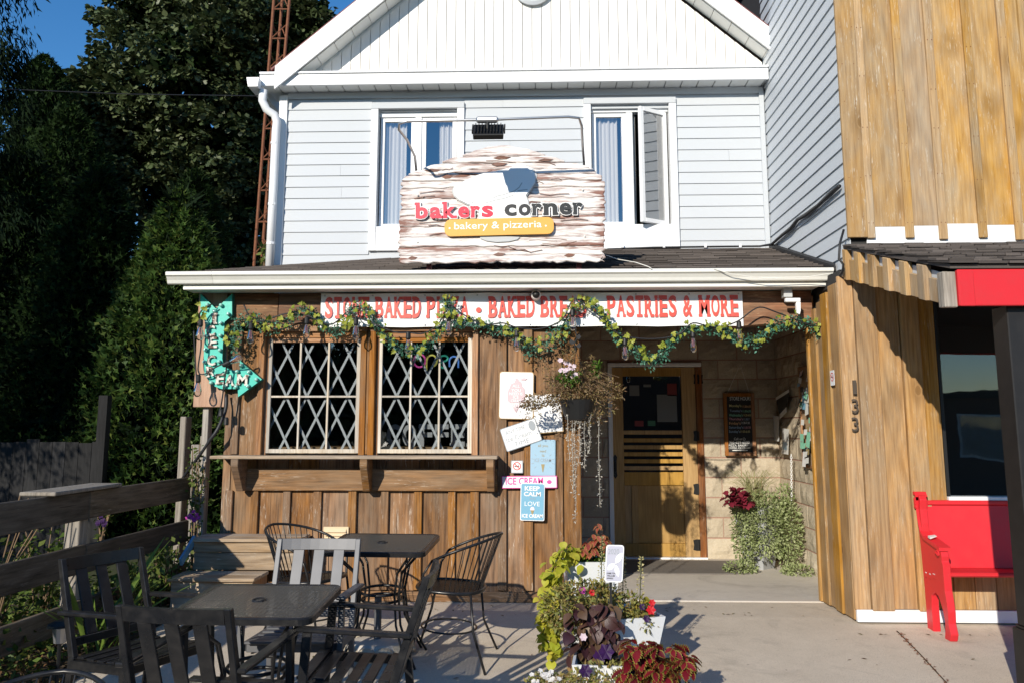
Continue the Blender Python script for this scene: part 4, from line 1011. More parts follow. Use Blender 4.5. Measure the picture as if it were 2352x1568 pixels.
def carved_word(word, xa, xb, zb, zt, mat):
    pa, pb = zc(xa, zb), zc(xb, zb); W_ = pb.x-pa.x; H_ = zc(0,zt).z-zc(0,zb).z
    adv = [ADV.get(c, 1.0) for c in word]; u = W_/sum(adv); x = 0
    for c, a in zip(word, adv):
        h_ = H_ if (c in 'bk' or word == 'corner') else H_*.70
        o = pa+ux*x; o.y = SF-.016
        m = MB(); slab_letter(m, c, o-ux*.006-uy*.006, a*u+.012, h_+.012, ux, uy, .012, .075, h_*.2+.012)
        lt = m.build('letter', M['signwhite'], sg)
        m = MB(); slab_letter(m, c, o-Vector((0,.004,0)), a*u, h_, ux, uy, .004, .035, H_*(.15 if word != 'corner' else .19))
        m.build('letter_face', M[mat], lt)
        x += a*u
carved_word('bakers', 205, 1075, 868, 688, 'signred'); carved_word('corner', 1178, 2055, 838, 708, 'signblack')
for px_, py_ in ((985, 612), (1330, 600)):
    p = at(px_, py_, SY+.05); box('foot_bracket', M['roofred'], sg, p.x-.02, p.x+.02, SY+.05, SY+.09, sz0-.06, sz0+.15)
# floodlight on a bent conduit over the sign
fl = thing('sign_light', at(1120, 290, 5.9), 'black floodlight hung from a bent conduit above the carved sign', 'floodlight')
path = [at(957,400,6.54), at(953,360,6.35), at(935,322,6.1), at(916,298,5.95), at(917,285,5.9), at(935,279,5.9), at(1120,276,5.9), at(1305,269,5.9), at(1330,272,5.92), at(1336,290,5.99), at(1338,330,6.3), at(1342,384,6.54)]
MB().tube(path, .0105, 8).build('conduit', M['steel'], fl, smooth=True)
jb = at(1119, 276, 5.9)
MB().box(jb.x-.085, jb.x+.085, 5.875, 5.925, jb.z-.022, jb.z+.022).build('junction_box', M['steel'], fl, .012)
MB().tube([(jb.x+.005, 5.9, jb.z-.02), (jb.x+.005, 5.9, jb.z-.075)], .014, 8).build('swivel', M['iron'], fl)
lc = at(1122, 303, 5.9); rot = Matrix.Rotation(R(-38), 3, 'X')
def lb(nm, x0, x1, y0, y1, z0, z1, m='iron', bv=.004):
    b = MB().box(x0, x1, y0, y1, z0, z1); b.v = [Vector((lc.x, 5.9, lc.z))+rot @ p for p in b.v]; return b.build(nm, M[m], fl, bv)
lb('lamp_body', -.115, .115, -.02, .025, -.075, .075); lb('lamp_glass', -.10, .10, .0255, .028, -.06, .06, 'signgrey', 0)
for i in range(9): lb('cooling_fin', -.10+i*.024, -.094+i*.024, -.045, -.0205, -.06, .06)
lb('bracket_arm', -.128, -.117, -.015, .012, -.02, .09); lb('bracket_arm', .117, .128, -.015, .012, -.02, .09)
# vinyl banner
bn = thing('banner', at(1220, 750, 6.672), 'long white vinyl banner with red western lettering under the gutter', 'banner')
BY = 6.672; b0, b1 = at(737,700,BY).x, at(1706,700,BY).x; bz0, bz1 = at(1200,751,BY).z, at(1200,672,BY).z
m = MB(); n = 60; vs = []
for i in range(n+1):
    x = b0+(b1-b0)*i/n; y = BY+.004*math.sin(i*.55); s_ = .006*abs(math.sin(i*math.pi/12))
    vs += [(x, y-.004, bz0+s_), (x, y, (bz0+bz1)/2), (x, y-.002, bz1-s_)]
m.add(vs, [f_ for i in range(n) for f_ in ((3*i,3*i+3,3*i+4,3*i+1),(3*i+1,3*i+4,3*i+5,3*i+2))]).build('sheet', M['bannerwhite'], bn)
m = MB(); o = at(745, 732, BY); slab_line(m, 'STONE BAKED PIZZA . BAKED BREAD . PASTRIES & MORE', (o.x, BY-.011, o.z), at(1698,732,BY).x-o.x, at(0,687,BY).z-o.z, bold=.028, ser=.024)
m.build('lettering', M['bannerred'], bn)
for t in (.01,.125,.25,.375,.5,.625,.75,.875,.99):
    for zz in (bz0+.022, bz1-.022):
        x = b0+(b1-b0)*t; MB().lathe((x,BY-.009,zz), [(.007,0),(.007,.003),(.003,.004)], 10, Matrix.Rotation(R(90),3,'X')).build('eyelet', M['steel'], bn)
dc = at(1231, 679, 6.62)
t_ = thing('dome_camera', dc, 'small round black dome camera on the banner top edge', 'camera')
MB().lathe(dc+Vector((0,.03,0)), [(.04,0),(.042,.05),(.034,.075)], 20, Matrix.Rotation(R(90),3,'X')).build('housing', M['gutter'], t_, smooth=False)
MB().lathe(dc+Vector((0,-.03,0)), [(.033,-.02),(.031,.02),(.02,.034),(.008,.04)], 16, Matrix.Rotation(R(90),3,'X')).build('lens_dome', M['iron'], t_, smooth=True)
# ice cream arrow
AYs = 6.648
ar = thing('arrow_sign', at(500, 850, AYs), 'turquoise curved arrow sign lettered ICE CREAM with marquee bulbs', 'sign')
za = lambda x, y: at(408.3+x*.1996, 653.3+y*.1996, 6.648)     # from the close view
out = [(262,110),(262,240),(262,360),(318,432),(312,560),(306,690),(300,800),(291,890),(298,980),(325,1060),(370,1120),(430,1170),(500,1197),(692,1197),(694,1290),(968,1088),(716,875),(714,978),(640,985),(575,965),(525,915),(512,850),(520,690),(532,560),(538,432),(625,360),(625,110),(440,282)]
op = [(za(*q).x, za(*q).z) for q in out]
MB().prism(op, (0, AYs+.065, 0), X1, Z1, .062).build('body', M['tealside'], ar)
MB().prism(op, (0, AYs+.0025, 0), X1, Z1, .004).build('face', M['teal'], ar)
for ch, cx, cy, s_, an in (('I',430,398,128,0),('C',388,538,128,3),('E',412,668,128,2),('C',396,872,122,4),('R',392,1000,122,4),('E',498,1082,122,2),('A',606,1098,130,0),('M',752,1094,125,-3)):
    p = za(cx, cy); h_ = s_*.1996/277; w_ = h_*(.92 if ch != 'M' else 1.15); a, b = tilt(an)
    m = MB(); slab_letter(m, ch, Vector((p.x,AYs-.022,p.z))-a*w_/2-b*h_/2, w_, h_, a, b, .02, .03, h_*.14)
    m.build('letter', M['letterrust'], ar)
for q in ((350,240),(508,245),(432,312),(590,345),(345,447),(505,447),(340,600),(500,590),(328,752),(495,755),(318,890),(485,885),(335,1030),(395,1128),(565,992),(692,998),(738,928),(828,1003),(914,1090),(545,1165),(680,1172),(815,1165)):
    p = za(*q); MB().lathe((p.x,AYs-.0015,p.z), [(.010,0),(.017,.012),(.016,.026),(.008,.036)], 8, Matrix.Rotation(R(90),3,'X')).build('marquee_bulb', M['marquee'], ar, smooth=True)
bb = thing('backing_board', at(488, 932, 6.63), 'bare pinkish pine board behind the turquoise arrow', 'board')
q0, q1 = at(443,934,6.715), at(527,690,6.715)
MB().box(q0.x, q1.x, 6.715, 6.745, q0.z, q1.z+.1).build('plank', M['pinkboard'], bb, .004)
# tin signs
def tin(label, cx, cy, w_, h_, ang, y=6.704, mat='tinwhite', rim='tinrim', cat='sign', r=.02):
    t_ = thing('tin_sign', at(cx, cy, y), label, cat, 'tin signs on the shop wall'); c = at(cx, cy, y); a, b = tilt(ang)
    sc_ = 1/ (1850/6.72)
    W_, H_ = w_*sc_, h_*sc_
    MB().prism(rrect(W_, H_, r), (c.x, y+.004, c.z), a, b, .003).build('rim', M[rim], t_)
    MB().prism(rrect(W_-.012, H_-.012, r), (c.x, y+.0005, c.z), a, b, .002).build('plate', M[mat], t_)
    P = lambda u, v_: Vector((c.x, y-.003, c.z))+a*(u*W_)+b*(v_*H_)      # -.5...5
    return t_, P, a, b, W_, H_, c
def tline(t_, P, a, b, W_, H_, txt, u, v_, w_, h_, mat, bold=0.0, slab=False, nm='lettering', low=0):
    m = MB()
    if slab: slab_line(m, txt, P(u, v_), w_*W_, h_*H_, a, b, 0, bold, None, low)
    else: text(m, txt, P(u, v_), w_*W_, h_*H_, a, b, 0, bold)
    return m.build(nm, M[mat], t_)
t_, P, a, b, W_, H_, c = tin('large white tin sign with a faded pink ice cream cone print', 1186, 907, 79, 108, -1.0)
sc = lambda u, v_: (u*W_, v_*H_)
scoop = [(-.25,-.12),(-.26,.02),(-.24,.10),(-.20,.16),(-.16,.24),(-.06,.27),(-.03,.33),(-.06,.36),(.02,.365),(.07,.31),(.13,.28),(.16,.2),(.22,.16),(.24,.08),(.25,0),(.24,-.10),(.18,-.15),(-.18,-.16)]
MB().prism([sc(*q) for q in scoop], (c.x, 6.7002-.0025, c.z), a, b, .001).build('cone_print', M['tinpale'], t_)
for i in range(5): MB().prism([sc(-.16+i*.064,-.18), sc(-.135+i*.064,-.18), sc(-.02+i*.012,-.37+abs(i-2)*.02), sc(-.035+i*.012,-.37+abs(i-2)*.02)], (c.x, 6.6977, c.z), a, b, .001).build('cone_print', M['tinpale'], t_)
MB().prism([sc(.10,.33),sc(.2,.37),sc(.32,.36),sc(.24,.31)], (c.x, 6.6977, c.z), a, b, .001).build('cone_print', M['tinpale'], t_)
for tx, v_, w_ in (('ALL',.165,.22),('YOU',.075,.28),('NEED IS',.0,.38),('ICE',-.07,.16),('CREAM',-.145,.28)): tline(t_, lambda u, q: P(u, q)-Vector((0,.0065,0)), a, b, W_, H_, tx, -w_/2-.01, v_, w_, .062, 'tinwhite', .015)
tin('white tin sign half hidden behind the hanging basket', 1258, 948, 66, 88, 4.5, 6.7045, r=.008)
t_, P, a, b, W_, H_, c = tin('tilted white tin sign with faded ice cream lettering', 1196.5, 997.5, 84, 53, 18.5, 6.692, 'tinwhite', 'tingrey', r=.012)
for tx, u, v_, w_, h_ in (('ANY TIME',-.38,.18,.55,.17),('Ice Cream',-.42,-.13,.70,.2),('TIME',-.25,-.40,.42,.18)): tline(t_, P, a, b, W_, H_, tx, u, v_, w_, h_, 'tingrey', -.001)
MB().prism(dotpoly(.035*1, 12, .36*W_, .22*H_, .8, 1.2), (c.x, 6.689, c.z), a, b, .0008).build('scoop_print', M['tingrey'], t_)
t_, P, a, b, W_, H_, c = tin('pale blue tin sign reading all you need is ICE CREAM', 1247, 1050, 56, 80, -.6, 6.700, 'skyblue', 'skyblue', r=.006)
for tx, u, v_, w_, h_, m_ in (('all you',-.2,.28,.4,.09,'ochre'),('need',-.12,.15,.24,.07,'ochre'),('is',-.04,.03,.1,.08,'ochre'),('ICE CREAM',-.33,-.12,.66,.10,'tingrey')): tline(t_, P, a, b, W_, H_, tx, u, v_, w_, h_, m_, .002)
MB().prism([sc(-.07,-.18),sc(.07,-.18),sc(.01,-.40),sc(-.01,-.40)], (c.x,6.697,c.z), a, b, .0008).build('cone_print', M['ochre'], t_)
for i in range(12):
    an = R(30*i+15) if not 60 < (30*i+15) % 180 < 120 else None
    if an is None: continue
    m = MB(); q = lambda r_: Vector((c.x,6.6975,c.z))+a*(math.cos(an)*r_)+b*(math.sin(an)*r_*.8-.1*H_)
    m.bar(q(.075), q(.098), .003, .001, (0,1,0)); m.build('ray_print', M['tingrey'], t_)
def nosmoke(t_, o, a, b, s_):
    f = o
    n = a.cross(b)
    ring = []; 
    m = MB(); N = 24
    vs = [o+a*(math.cos(6.2832*i/N)*r_)+b*(math.sin(6.2832*i/N)*r_) for r_ in (s_, s_*.80) for i in range(N)]
    m.add(vs, [(i, (i+1) % N, N+(i+1) % N, N+i) for i in range(N)]); d = (a-b).normalized()
    m2 = (a+b).normalized()*s_*.10; e0 = o-d*s_*.82+n*.0006; e1 = o+d*s_*.82+n*.0006
    m.add([e0-m2, e1-m2, e1+m2, e0+m2], [(0,1,2,3)]); m.build('ban_ring', M['nosmokered'], t_)
    m = MB(); m.add([o-a*s_*.6-b*s_*.12, o+a*s_*.55-b*s_*.12, o+a*s_*.55+b*s_*.08, o-a*s_*.6+b*s_*.08], [(0,1,2,3)])
    m.add([o+a*s_*.25+b*s_*.2, o+a*s_*.35+b*s_*.2, o+a*s_*.6+b*s_*.5, o+a*s_*.5+b*s_*.5], [(0,1,2,3)]); m.build('cigarette_print', M['signblack'], t_)
t_, P, a, b, W_, H_, c = tin('small white no smoking sign with red ring above the pink strip', 1187.5, 1071, 27, 28, 0, 6.703, 'tinwhite', 'tingrey', r=.004)
nosmoke(t_, P(0,.06), a, b, .033)
t_, P, a, b, W_, H_, c = tin('pink edged strip sign reading ICE CREAM', 1216, 1106, 124, 27, .6, 6.698, 'tinwhite', 'pink', r=.006)
tline(t_, P, a, b, W_, H_, 'ICE CREAM', -.43, -.20, .68, .58, 'pink', .02)
MB().prism(dotpoly(.018, 12, .36*W_, 0, 1.1, .9), (c.x,6.6955,c.z), a, b, .0008).build('cone_print', M['pink'], t_)
t_, P, a, b, W_, H_, c = tin('blue tin sign reading KEEP CALM and LOVE ICE CREAM', 1223, 1151.5, 54, 82, -1.2, 6.688, 'calmblue', 'tinwhite', r=.012)
for tx, u, v_, w_, h_, bo in (('KEEP',-.33,.30,.62,.12,.03),('CALM',-.36,.15,.70,.12,.03),('AND',-.13,.06,.26,.06,-.01),('LOVE',-.32,-.11,.62,.12,.0),('ICE CREAM',-.43,-.42,.86,.10,.03)): tline(t_, P, a, b, W_, H_, tx, u, v_, w_, h_, 'tinwhite' if tx != 'AND' else 'tingrey', bo)
MB().prism(dotpoly(.017, 12, 0, -.19*H_, 1, 1.1), (c.x,6.6855,c.z), a, b, .0008).build('scoop_print', M['palepink'], t_)
MB().prism([(-.014,-.22*H_),(.014,-.22*H_),(.004,-.33*H_),(-.004,-.33*H_)], (c.x,6.6850,c.z), a, b, .0008).build('cone_print', M['ochre'], t_)
# neon word and the COFFEE letters behind the right-hand window
zo = lambda x, y, Y=6.83: at(905.1+x*.1736, 775.8+y*.1736, Y)
nt = thing('neon_sign', zo(560,300), 'looped tube sign spelling open in four colours behind the glass', 'neon sign')
def neon(nm, col, pts):
    kk = NT('neon_'+nm, .3); kk.b.inputs['Emission Color'].default_value = (*col, 1); kk.b.inputs['Emission Strength'].default_value = .35; kk.set(tuple(c*.8 for c in col))
    MB().tube([zo(*q) for q in pts], .0075, 8).build('tube_letter', kk.m, nt, smooth=True)
arc = lambda cx, cy, rx, ry, a0_, a1_, n=14: [(cx+rx*math.cos(R(a0_+(a1_-a0_)*i/n)), cy-ry*math.sin(R(a0_+(a1_-a0_)*i/n))) for i in range(n+1)]
neon('pink', (.85,.12,.45), arc(338,300,78,84,100,458,20)); neon('yellow', (.75,.68,.15), [(428,432),(430,330)]+arc(500,300,68,74,180,-95))
neon('green', (.08,.60,.40), arc(660,268,52,36,150,-60,10)+[(640,318)]+arc(655,352,48,42,110,320,12)); neon('blue', (.15,.35,.85), [(735,380)]+arc(792,310,60,66,180,0)+[(850,392)])
cf = thing('coffee_letters', at(985, 1030, 7.0), 'row of galvanised letters spelling COFFEE on the window counter', 'letters')
x0_, x1_ = at(884,1020,7.0).x, at(1108,1020,7.0).x
for i, ch in enumerate('COFFEE'):
    w_ = (x1_-x0_)/6; m = MB(); slab_letter(m, ch, Vector((x0_+i*w_, 7.0, 1.237)), w_*.98, .19, X1, Z1, .05, .04, .03); m.build('letter', M['steel2'] if 'steel2' in M else M['bannerwhite'], cf)
# store-hours blackboard
cbY = YD-.05
cb = thing('chalkboard', at(1697, 1045, cbY), 'narrow wooden framed store hours blackboard hanging beside the door', 'chalkboard')
zb = lambda x, y: at(1653.7+x*.1129, 884.7+y*.1129, cbY)
p0, p1 = zb(105,1425), zb(690,150)
MB().box(p0.x+.01, p1.x-.01, cbY, cbY+.012, p0.z+.01, p1.z-.01).build('slate', M['blackboard'], cb)
fw = .037
for a_, b_, c_, d_ in ((p0.x,p0.x+fw,p0.z,p1.z),(p1.x-fw,p1.x,p0.z,p1.z),(p0.x+fw,p1.x-fw,p0.z,p0.z+fw),(p0.x+fw,p1.x-fw,p1.z-fw,p1.z)): MB().box(a_, b_, cbY-.012, cbY+.014, c_, d_).build('frame', M['boardframe'], cb, .003)
for tx, x_, y_, w_, h_, cl in (('STORE HOURS',200,300,430,75,'white'),('Monday\'s',190,450,245,70,'yellow'),('11:30-6:30',460,445,170,45,'orange'),('Tuesday\'s',200,545,245,60,'blue'),('11:30-6:30',460,540,170,45,'green'),('Wednesday\'s',185,640,280,70,'green'),('11:30-6:30',480,620,150,42,'yellow'),('Thursday\'s',185,715,280,65,'pink'),('11:30-7',480,705,120,45,'blue'),('Friday\'s',190,805,230,70,'orange'),('11:30-7:30',430,778,175,45,'white'),('Saturday\'s',185,885,290,65,'blue'),('11:30-7:30',485,872,140,45,'pink'),('Sunday\'s',185,970,225,65,'blue'),('11:30-6:30',420,955,190,45,'yellow'),
                              ('Call us',285,1105,160,50,'white'),('905-659-6000',188,1180,412,58,'white'),('PIZZA, BAKERY',180,1242,400,48,'white'),('COFFEE, ICE CREAM',172,1290,440,40,'white')):
    o = zb(x_, y_); m = MB(); text(m, tx, (o.x, cbY-.0015, o.z), zb(x_+w_, y_).x-o.x, zb(x_, y_-h_).z-o.z, None, None, 0, .006); m.build('chalk_line', M['chalk_'+cl], cb)
p = zb(490,1085); m = MB(); m.tube([p+Vector((.014*math.cos(i*.5236), -.002, .014*math.sin(i*.5236))) for i in range(12)], .0015, 4, True)
for dx_ in (-.005,.005): m.lathe(p+Vector((dx_,-.002,.004)), [(.0018,0),(.0018,.001)], 6, Matrix.Rotation(R(90),3,'X'))
m.tube([p+Vector((-.007,-.002,-.004)), p+Vector((0,-.002,-.008)), p+Vector((.007,-.002,-.004))], .0012, 4); m.build('chalk_smile', M['chalk_white'], cb)
p = zb(400,1312); MB().box(p.x-.08, p.x+.08, cbY-.02, cbY-.004, p.z-.006, p.z+.004).build('chalk_stick', M['chalk_white'], cb)
hk = at(1700, 836, YD-.045)
MB().tube([Vector((p0.x+.05,cbY+.002,p1.z)), hk, Vector((p1.x-.05,cbY+.002,p1.z))], .0025, 5).build('hanging_cord', M['chain'], cb)
# cork board and papers on the side wall of the porch
NX = 2.565
def side(px, py):       # point on the side wall seen at a pixel
    d = FW+RT*((px-1176)/FPX)-UP*((py-PYC)/FPX); return Vector((0,0,CAMZ))+d*(NX/d.x)
nb = thing('notice_board', Vector((NX, 7.6, 1.0)), 'cork notice board crowded with business cards on the porch side wall', 'notice board')
ny0, ny1, nz0, nz1 = 7.02, 7.98, 1.045, 1.95
box('cork', M['cork'], nb, NX, NX+.02, ny0, ny1, nz0, nz1)
for a_, b_, c_, d_ in ((ny0-.03,ny0,nz0-.03,nz1+.03),(ny1,ny1+.03,nz0-.03,nz1+.03),(ny0,ny1,nz0-.03,nz0),(ny0,ny1,nz1,nz1+.03)): MB().box(NX-.012, NX+.021, a_, b_, c_, d_).build('frame', M['trim_wood'], nb, .003)
cards = ['paper','paper','paper','tinwhite','skyblue','palepink','tingrey','signblack','paper','calmblue','chalk_green','ochre']
cme = {}
for i in range(120):
    y_, z_ = random.uniform(ny0+.04,ny1-.05), random.uniform(nz0+.04,nz1-.04); mk = random.choice(cards); w_, h_ = (.088,.052) if i % 5 else (.10,.14)
    me = bpy.data.meshes.new('card'); b_ = random.uniform(.004,.018)
    me.from_pydata([(0,-w_/2,-h_/2),(0,w_/2,-h_/2),(0,w_/2,h_/2),(0,-w_/2,h_/2),(-b_,-w_/2,-h_/2),(-b_,w_/2,-h_/2)], [], [(4,5,2,3)]); me.materials.append(M[mk])
    link_mesh('card', me, nb, Vector((NX-.004-.0004*i, y_, z_))-nb.location, (R(random.gauss(0,9)), 0, 0))
    if i % 3 == 0: MB().box(NX-.0102-.0004*i, NX-.0098-.0004*i, y_-w_*.3, y_+w_*.3, z_-.004, z_+.002).build('card_print', M['tingrey'], nb)
yp = thing('poster', Vector((NX-.05, 7.25, 1.45)), 'yellow poster at the right edge of the notice board', 'poster')
MB().box(NX-.052, NX-.050, 7.0, 7.36, 1.42, 1.84).build('sheet', M['yellow'], yp)
for i, tx in enumerate(('LOST', 'CAT')):
    m = MB(); 
for i in range(4): box('print', M['signblack'], yp, NX-.0535, NX-.0525, 7.08, 7.30, 1.78-i*.07, 1.81-i*.07)
bpz = [side(1787,912), side(1817,893), side(1812,945), side(1796,962)]
bpt = thing('poster', side(1802, 930), 'curling black and white poster pinned at the corner of the porch', 'poster')
off = Vector((-.03,0,0))
def quadsheet(parent, nm, pts, mat, dx_): MB().hexa([q+Vector((dx_,0,0)) for q in pts], [q+Vector((dx_-.002,0,0)) for q in pts]).build(nm, M[mat], parent)
quadsheet(bpt, 'sheet', bpz, 'signblack', -.02)
quadsheet(bpt, 'border', [bpz[0]+Vector((0,0,.0)), bpz[1], bpz[1]-Vector((0,0,.03)), bpz[0]-Vector((0,0,.03))], 'paper', -.0225); quadsheet(bpt, 'border', [bpz[3]+Vector((0,0,.05)), bpz[2]+Vector((0,0,.05)), bpz[2], bpz[3]], 'paper', -.0225)
lf = thing('leaflet', side(1806, 1040), 'white leaflet hanging below the black poster in the porch corner', 'leaflet')
quadsheet(lf, 'sheet', [side(1800,1040), side(1815,1043), side(1817,985), side(1802,982)], 'paper', -.02); quadsheet(lf, 'print', [side(1804,1030), side(1812,1032), side(1812,1015), side(1804,1014)], 'skyblue', -.0235)
lf = thing('leaflet', side(1790, 990), 'long shaded leaflet left of the black poster', 'leaflet')
quadsheet(lf, 'sheet', [side(1779,1010), side(1792,1013), side(1792,955), side(1779,953)], 'paper', -.012)
ch = thing('rain_chain', side(1830, 1270), 'white link chain hanging down the porch side wall', 'chain')
m = MB(); c0_, c1_ = side(1829,1045), side(1831,1265); nl = 46
for i in range(nl):
    p = c0_.lerp(c1_, i/nl)+Vector((-.05,0,0)); h_ = (c0_.z-c1_.z)/nl*.72; ps_ = []
    for q in range(8):
        a_ = 6.2832*q/8; o_ = Vector((math.cos(a_)*.009,0,math.sin(a_)*h_)) if i % 2 else Vector((0,math.cos(a_)*.009,math.sin(a_)*h_)); ps_.append(p+o_)
    m.tube(ps_, .0026, 5, True)
m.build('links', M['chain'], ch)
# house number and no smoking sticker
for i, (dg_, py, w_) in enumerate((('1',889,.03),('3',932,.052),('3',974,.052))):
    o = at(1957 if i else 1959, py+15, YR-.028); t_ = thing('house_number', o, ('bronze digit 1 at the top of the house number', 'upper bronze digit 3 between the 1 and the lower 3', 'lower bronze digit 3 at the foot of the house number')[i], 'house number', 'house number digits')
    m = MB(); text(m, dg_, (o.x, YR-.036, o.z), w_*.92, .102, None, None, .008, -.006); m.build('digit', M['number'], t_)
so = Vector((TX-.0165, 6.30, at(1931,867,6.3).z))
t_ = thing('no_smoking_sticker', so, 'white no smoking sticker left of the house number', 'sticker')
SU = Vector((0,-1,0))
MB().prism(rrect(.085,.115,.006), so+Vector((-.001,0,0)), SU, Z1, .002).build('plate', M['tinwhite'], t_); nosmoke(t_, so+Vector((-.0045,0,.008)), SU, Z1, .034)
# wall vent
vn = thing('wall_vent', at(770,1262,6.70), 'cream plastic louvre vent low on the boards behind the tables', 'vent')
q0, q1 = at(741,1262,6.70), at(801,1209,6.70); M['cream'] = paint('cream_plastic', (.72,.56,.36), .5)
box('frame', M['cream'], vn, q0.x, q1.x, 6.70, 6.718, q0.z, q1.z, .004)
for i in range(5):
    z_ = q0.z+.025+i*(q1.z-q0.z-.04)/5
    MB().hexa([(q0.x+.02,6.685,z_),(q1.x-.02,6.685,z_),(q1.x-.02,6.699,z_+.025),(q0.x+.02,6.699,z_+.025)],[(q0.x+.02,6.681,z_+.004),(q1.x-.02,6.681,z_+.004),(q1.x-.02,6.699,z_+.03),(q0.x+.02,6.699,z_+.03)]).build('louvre', M['cream'], vn)
# security light under the gutter
sl = thing('security_light', at(1815,680,6.60), 'white angled security light bracket under the gutter end', 'security light')
q = at(1808,676,6.60); box('mount', M['signgrey'], sl, q.x-.035, q.x+.035, 6.57, 6.65, q.z-.03, 2.527, .004)
q = at(1807,692,6.57); q2 = at(1836,700,6.57)
box('arm', M['tinwhite'], sl, q.x-.02, q2.x, 6.53, 6.57, q.z-.012, q.z+.02, .004); q3 = at(1832,724,6.57)
MB().prism([(q2.x-.035,q3.z+.012),(q2.x-.012,q3.z),(q2.x-.003,q3.z+.03),(q2.x,q.z-.013),(q2.x-.035,q.z-.013)], (0,6.57,0), X1, Z1, .04).build('lamp_head', M['tinwhite'], sl, .003)
# cables
cbz = thing('wall_cable', at(1770,566,8.1), 'thick black cable looped along the foot of the blue siding and up the side wall', 'cable')
SXp = 2.375
def sidew(px, py, X=SXp):
    d = FW+RT*((px-1176)/FPX)-UP*((py-PYC)/FPX); return Vector((0,0,CAMZ))+d*(X/d.x)
pts = [at(1395,573,8.15), at(1500,569,8.15), at(1650,567,8.15), at(1745,566,8.15), sidew(1772,562), sidew(1796,541), sidew(1817,525), sidew(1832,505), sidew(1855,492), sidew(1880,472), sidew(1905,448), sidew(1928,428)]
MB().tube(pts, [.010]*4+[.013,.016,.02,.017,.022,.017,.02,.016], 8).build('cable_run', M['cable'], cbz, smooth=True)
for q in (1430,1525,1620,1700): p = at(q,567,8.14); box('clip', M['white'], cbz, p.x-.012, p.x+.012, 8.12, 8.16, p.z-.015, p.z+.025, .003)
cv = thing('service_cable', at(1930,600,6.1), 'black service cable curling down the timber corner past the gutter end', 'cable')
MB().tube([at(1938,528,6.10), at(1929,560,6.08), at(1927,595,6.05), at(1937,608,6.05), at(1936,622,6.05), at(1918,650,6.3), at(1903,663,6.38), at(1890,672,6.5)], .009, 8).build('cable_run', M['cable'], cv, smooth=True)
ww = thing('white_wire', at(1450,600,6.3), 'thin white wire lying over the shingles beside the sign', 'wire')
MB().tube([at(1392,587,7.0), at(1420,596,6.75), at(1460,603,6.5), at(1490,613,6.38), at(1497,618,6.385)], .004, 6).build('wire_run', M['whitewire'], ww)
ww = thing('white_wire', at(1800,625,6.1), 'slack thin wire draped across the right end of the gutter', 'wire')
MB().tube([at(1640,618,6.39), at(1680,630,6.385), at(1760,640,6.385), at(1850,637,6.385), at(1925,626,6.30), at(1962,622,6.10)], .003, 6).build('wire_run', M['whitewire'], ww)
pwl = thing('power_line', at(300,212,9), 'thin power line crossing the dark trees to the house eave', 'cable')
MB().tube([at(-300,190,9.5), at(0,205,9), at(300,217,8.6), at(592,221,8.0)], .005, 5).build('line', M['cable'], pwl)
# ================================================================= garland and string lights
def spline(pts, n):
    pts = [Vector(p) for p in pts]; L = [0.0]
    for a, b in zip(pts, pts[1:]): L.append(L[-1]+(b-a).length)
    out = []; k_ = 0
    P_ = [pts[0]*2-pts[1]]+pts+[pts[-1]*2-pts[-2]]
    for i in range(n):
        s = L[-1]*i/(n-1)
        while k_ < len(L)-2 and s > L[k_+1]: k_ += 1
        t = (s-L[k_])/max(1e-6, L[k_+1]-L[k_]); a, b, c, d = P_[k_], P_[k_+1], P_[k_+2], P_[k_+3]
        out.append(0.5*((2*b)+(c-a)*t+(2*a-5*b+4*c-d)*t*t+(3*b-a-3*c+d)*t**3))
    return out
M['ivy'] = leafmat('yellow_ivy', [(.20,.26,.03),(.34,.38,.05),(.46,.46,.09),(.28,.34,.05)], .45, .25)
M['eucal'] = leafmat('blue_green_sprigs', [(.05,.17,.11),(.09,.27,.18),(.17,.38,.28),(.05,.14,.08)], .45, .2)
M['stem'] = plain('dark_stem', (.05,.06,.03), .7); M['drystem'] = plain('dry_stem', (.20,.13,.075), .8)
GYp = 6.60
gp = [(541,800),(538,765),(548,738),(580,733),(620,742),(660,735),(690,712),(715,712),(740,742),(775,758),(797,740),(808,708),(838,706),(862,735),(880,762),(905,790),(940,802),(975,793),(1005,765),(1020,730),(1028,690),(1036,715),(1052,738),(1090,735),(1130,748),(1168,752),(1190,775),(1220,796),(1255,785),(1285,760),(1305,725),(1322,700),(1350,690),(1378,712),(1400,745),(1425,775),(1450,792),(1475,815),(1502,822),(1528,805),(1542,780),(1565,762),(1605,752),(1650,752),(1680,765),(1705,780),(1735,778),(1765,755),(1795,738),(1835,734),(1868,745),(1883,768)]
curve = spline([at(x, y, GYp+random.uniform(-.015,.015)) for x, y in gp], 400)
gl_ = thing('ivy_garland', at(1200,760,GYp), 'artificial ivy garland swagged along the shop front under the banner', 'garland')
MB().tube(curve[::4], .006, 5).build('vine', M['stem'], gl_)
C_ = np.array([tuple(p) for p in curve]); T_ = np.gradient(C_, axis=0); T_ /= np.linalg.norm(T_, axis=1)[:, None]
n = 6400; idx = np.random.randint(0, 400, n); d = np.random.normal(size=(n,3)); d /= np.linalg.norm(d, axis=1)[:, None]
thick = 0.65+0.45*np.sin(idx*.09)+.3*np.sin(idx*.031+1)
rr = (np.random.rand(n)**.7)*.054*np.clip(thick, .4, 1.4)
pos = C_[idx]+d*rr[:, None]*np.array([1,.7,1.15]); pos[:,2] -= np.random.rand(n)**3*.06
pos[:,1] = np.minimum(pos[:,1], 6.655)
cloud('sprigs', *T_DIA, pos, aimed(d, .7), np.random.uniform(.018,.034,n), M['eucal'], gl_, 'stuff')
iv = [ivyleaf('ivy_leaf', .05) for _ in range(1)][0]; iv.materials.append(M['ivy'])
pl_ = []
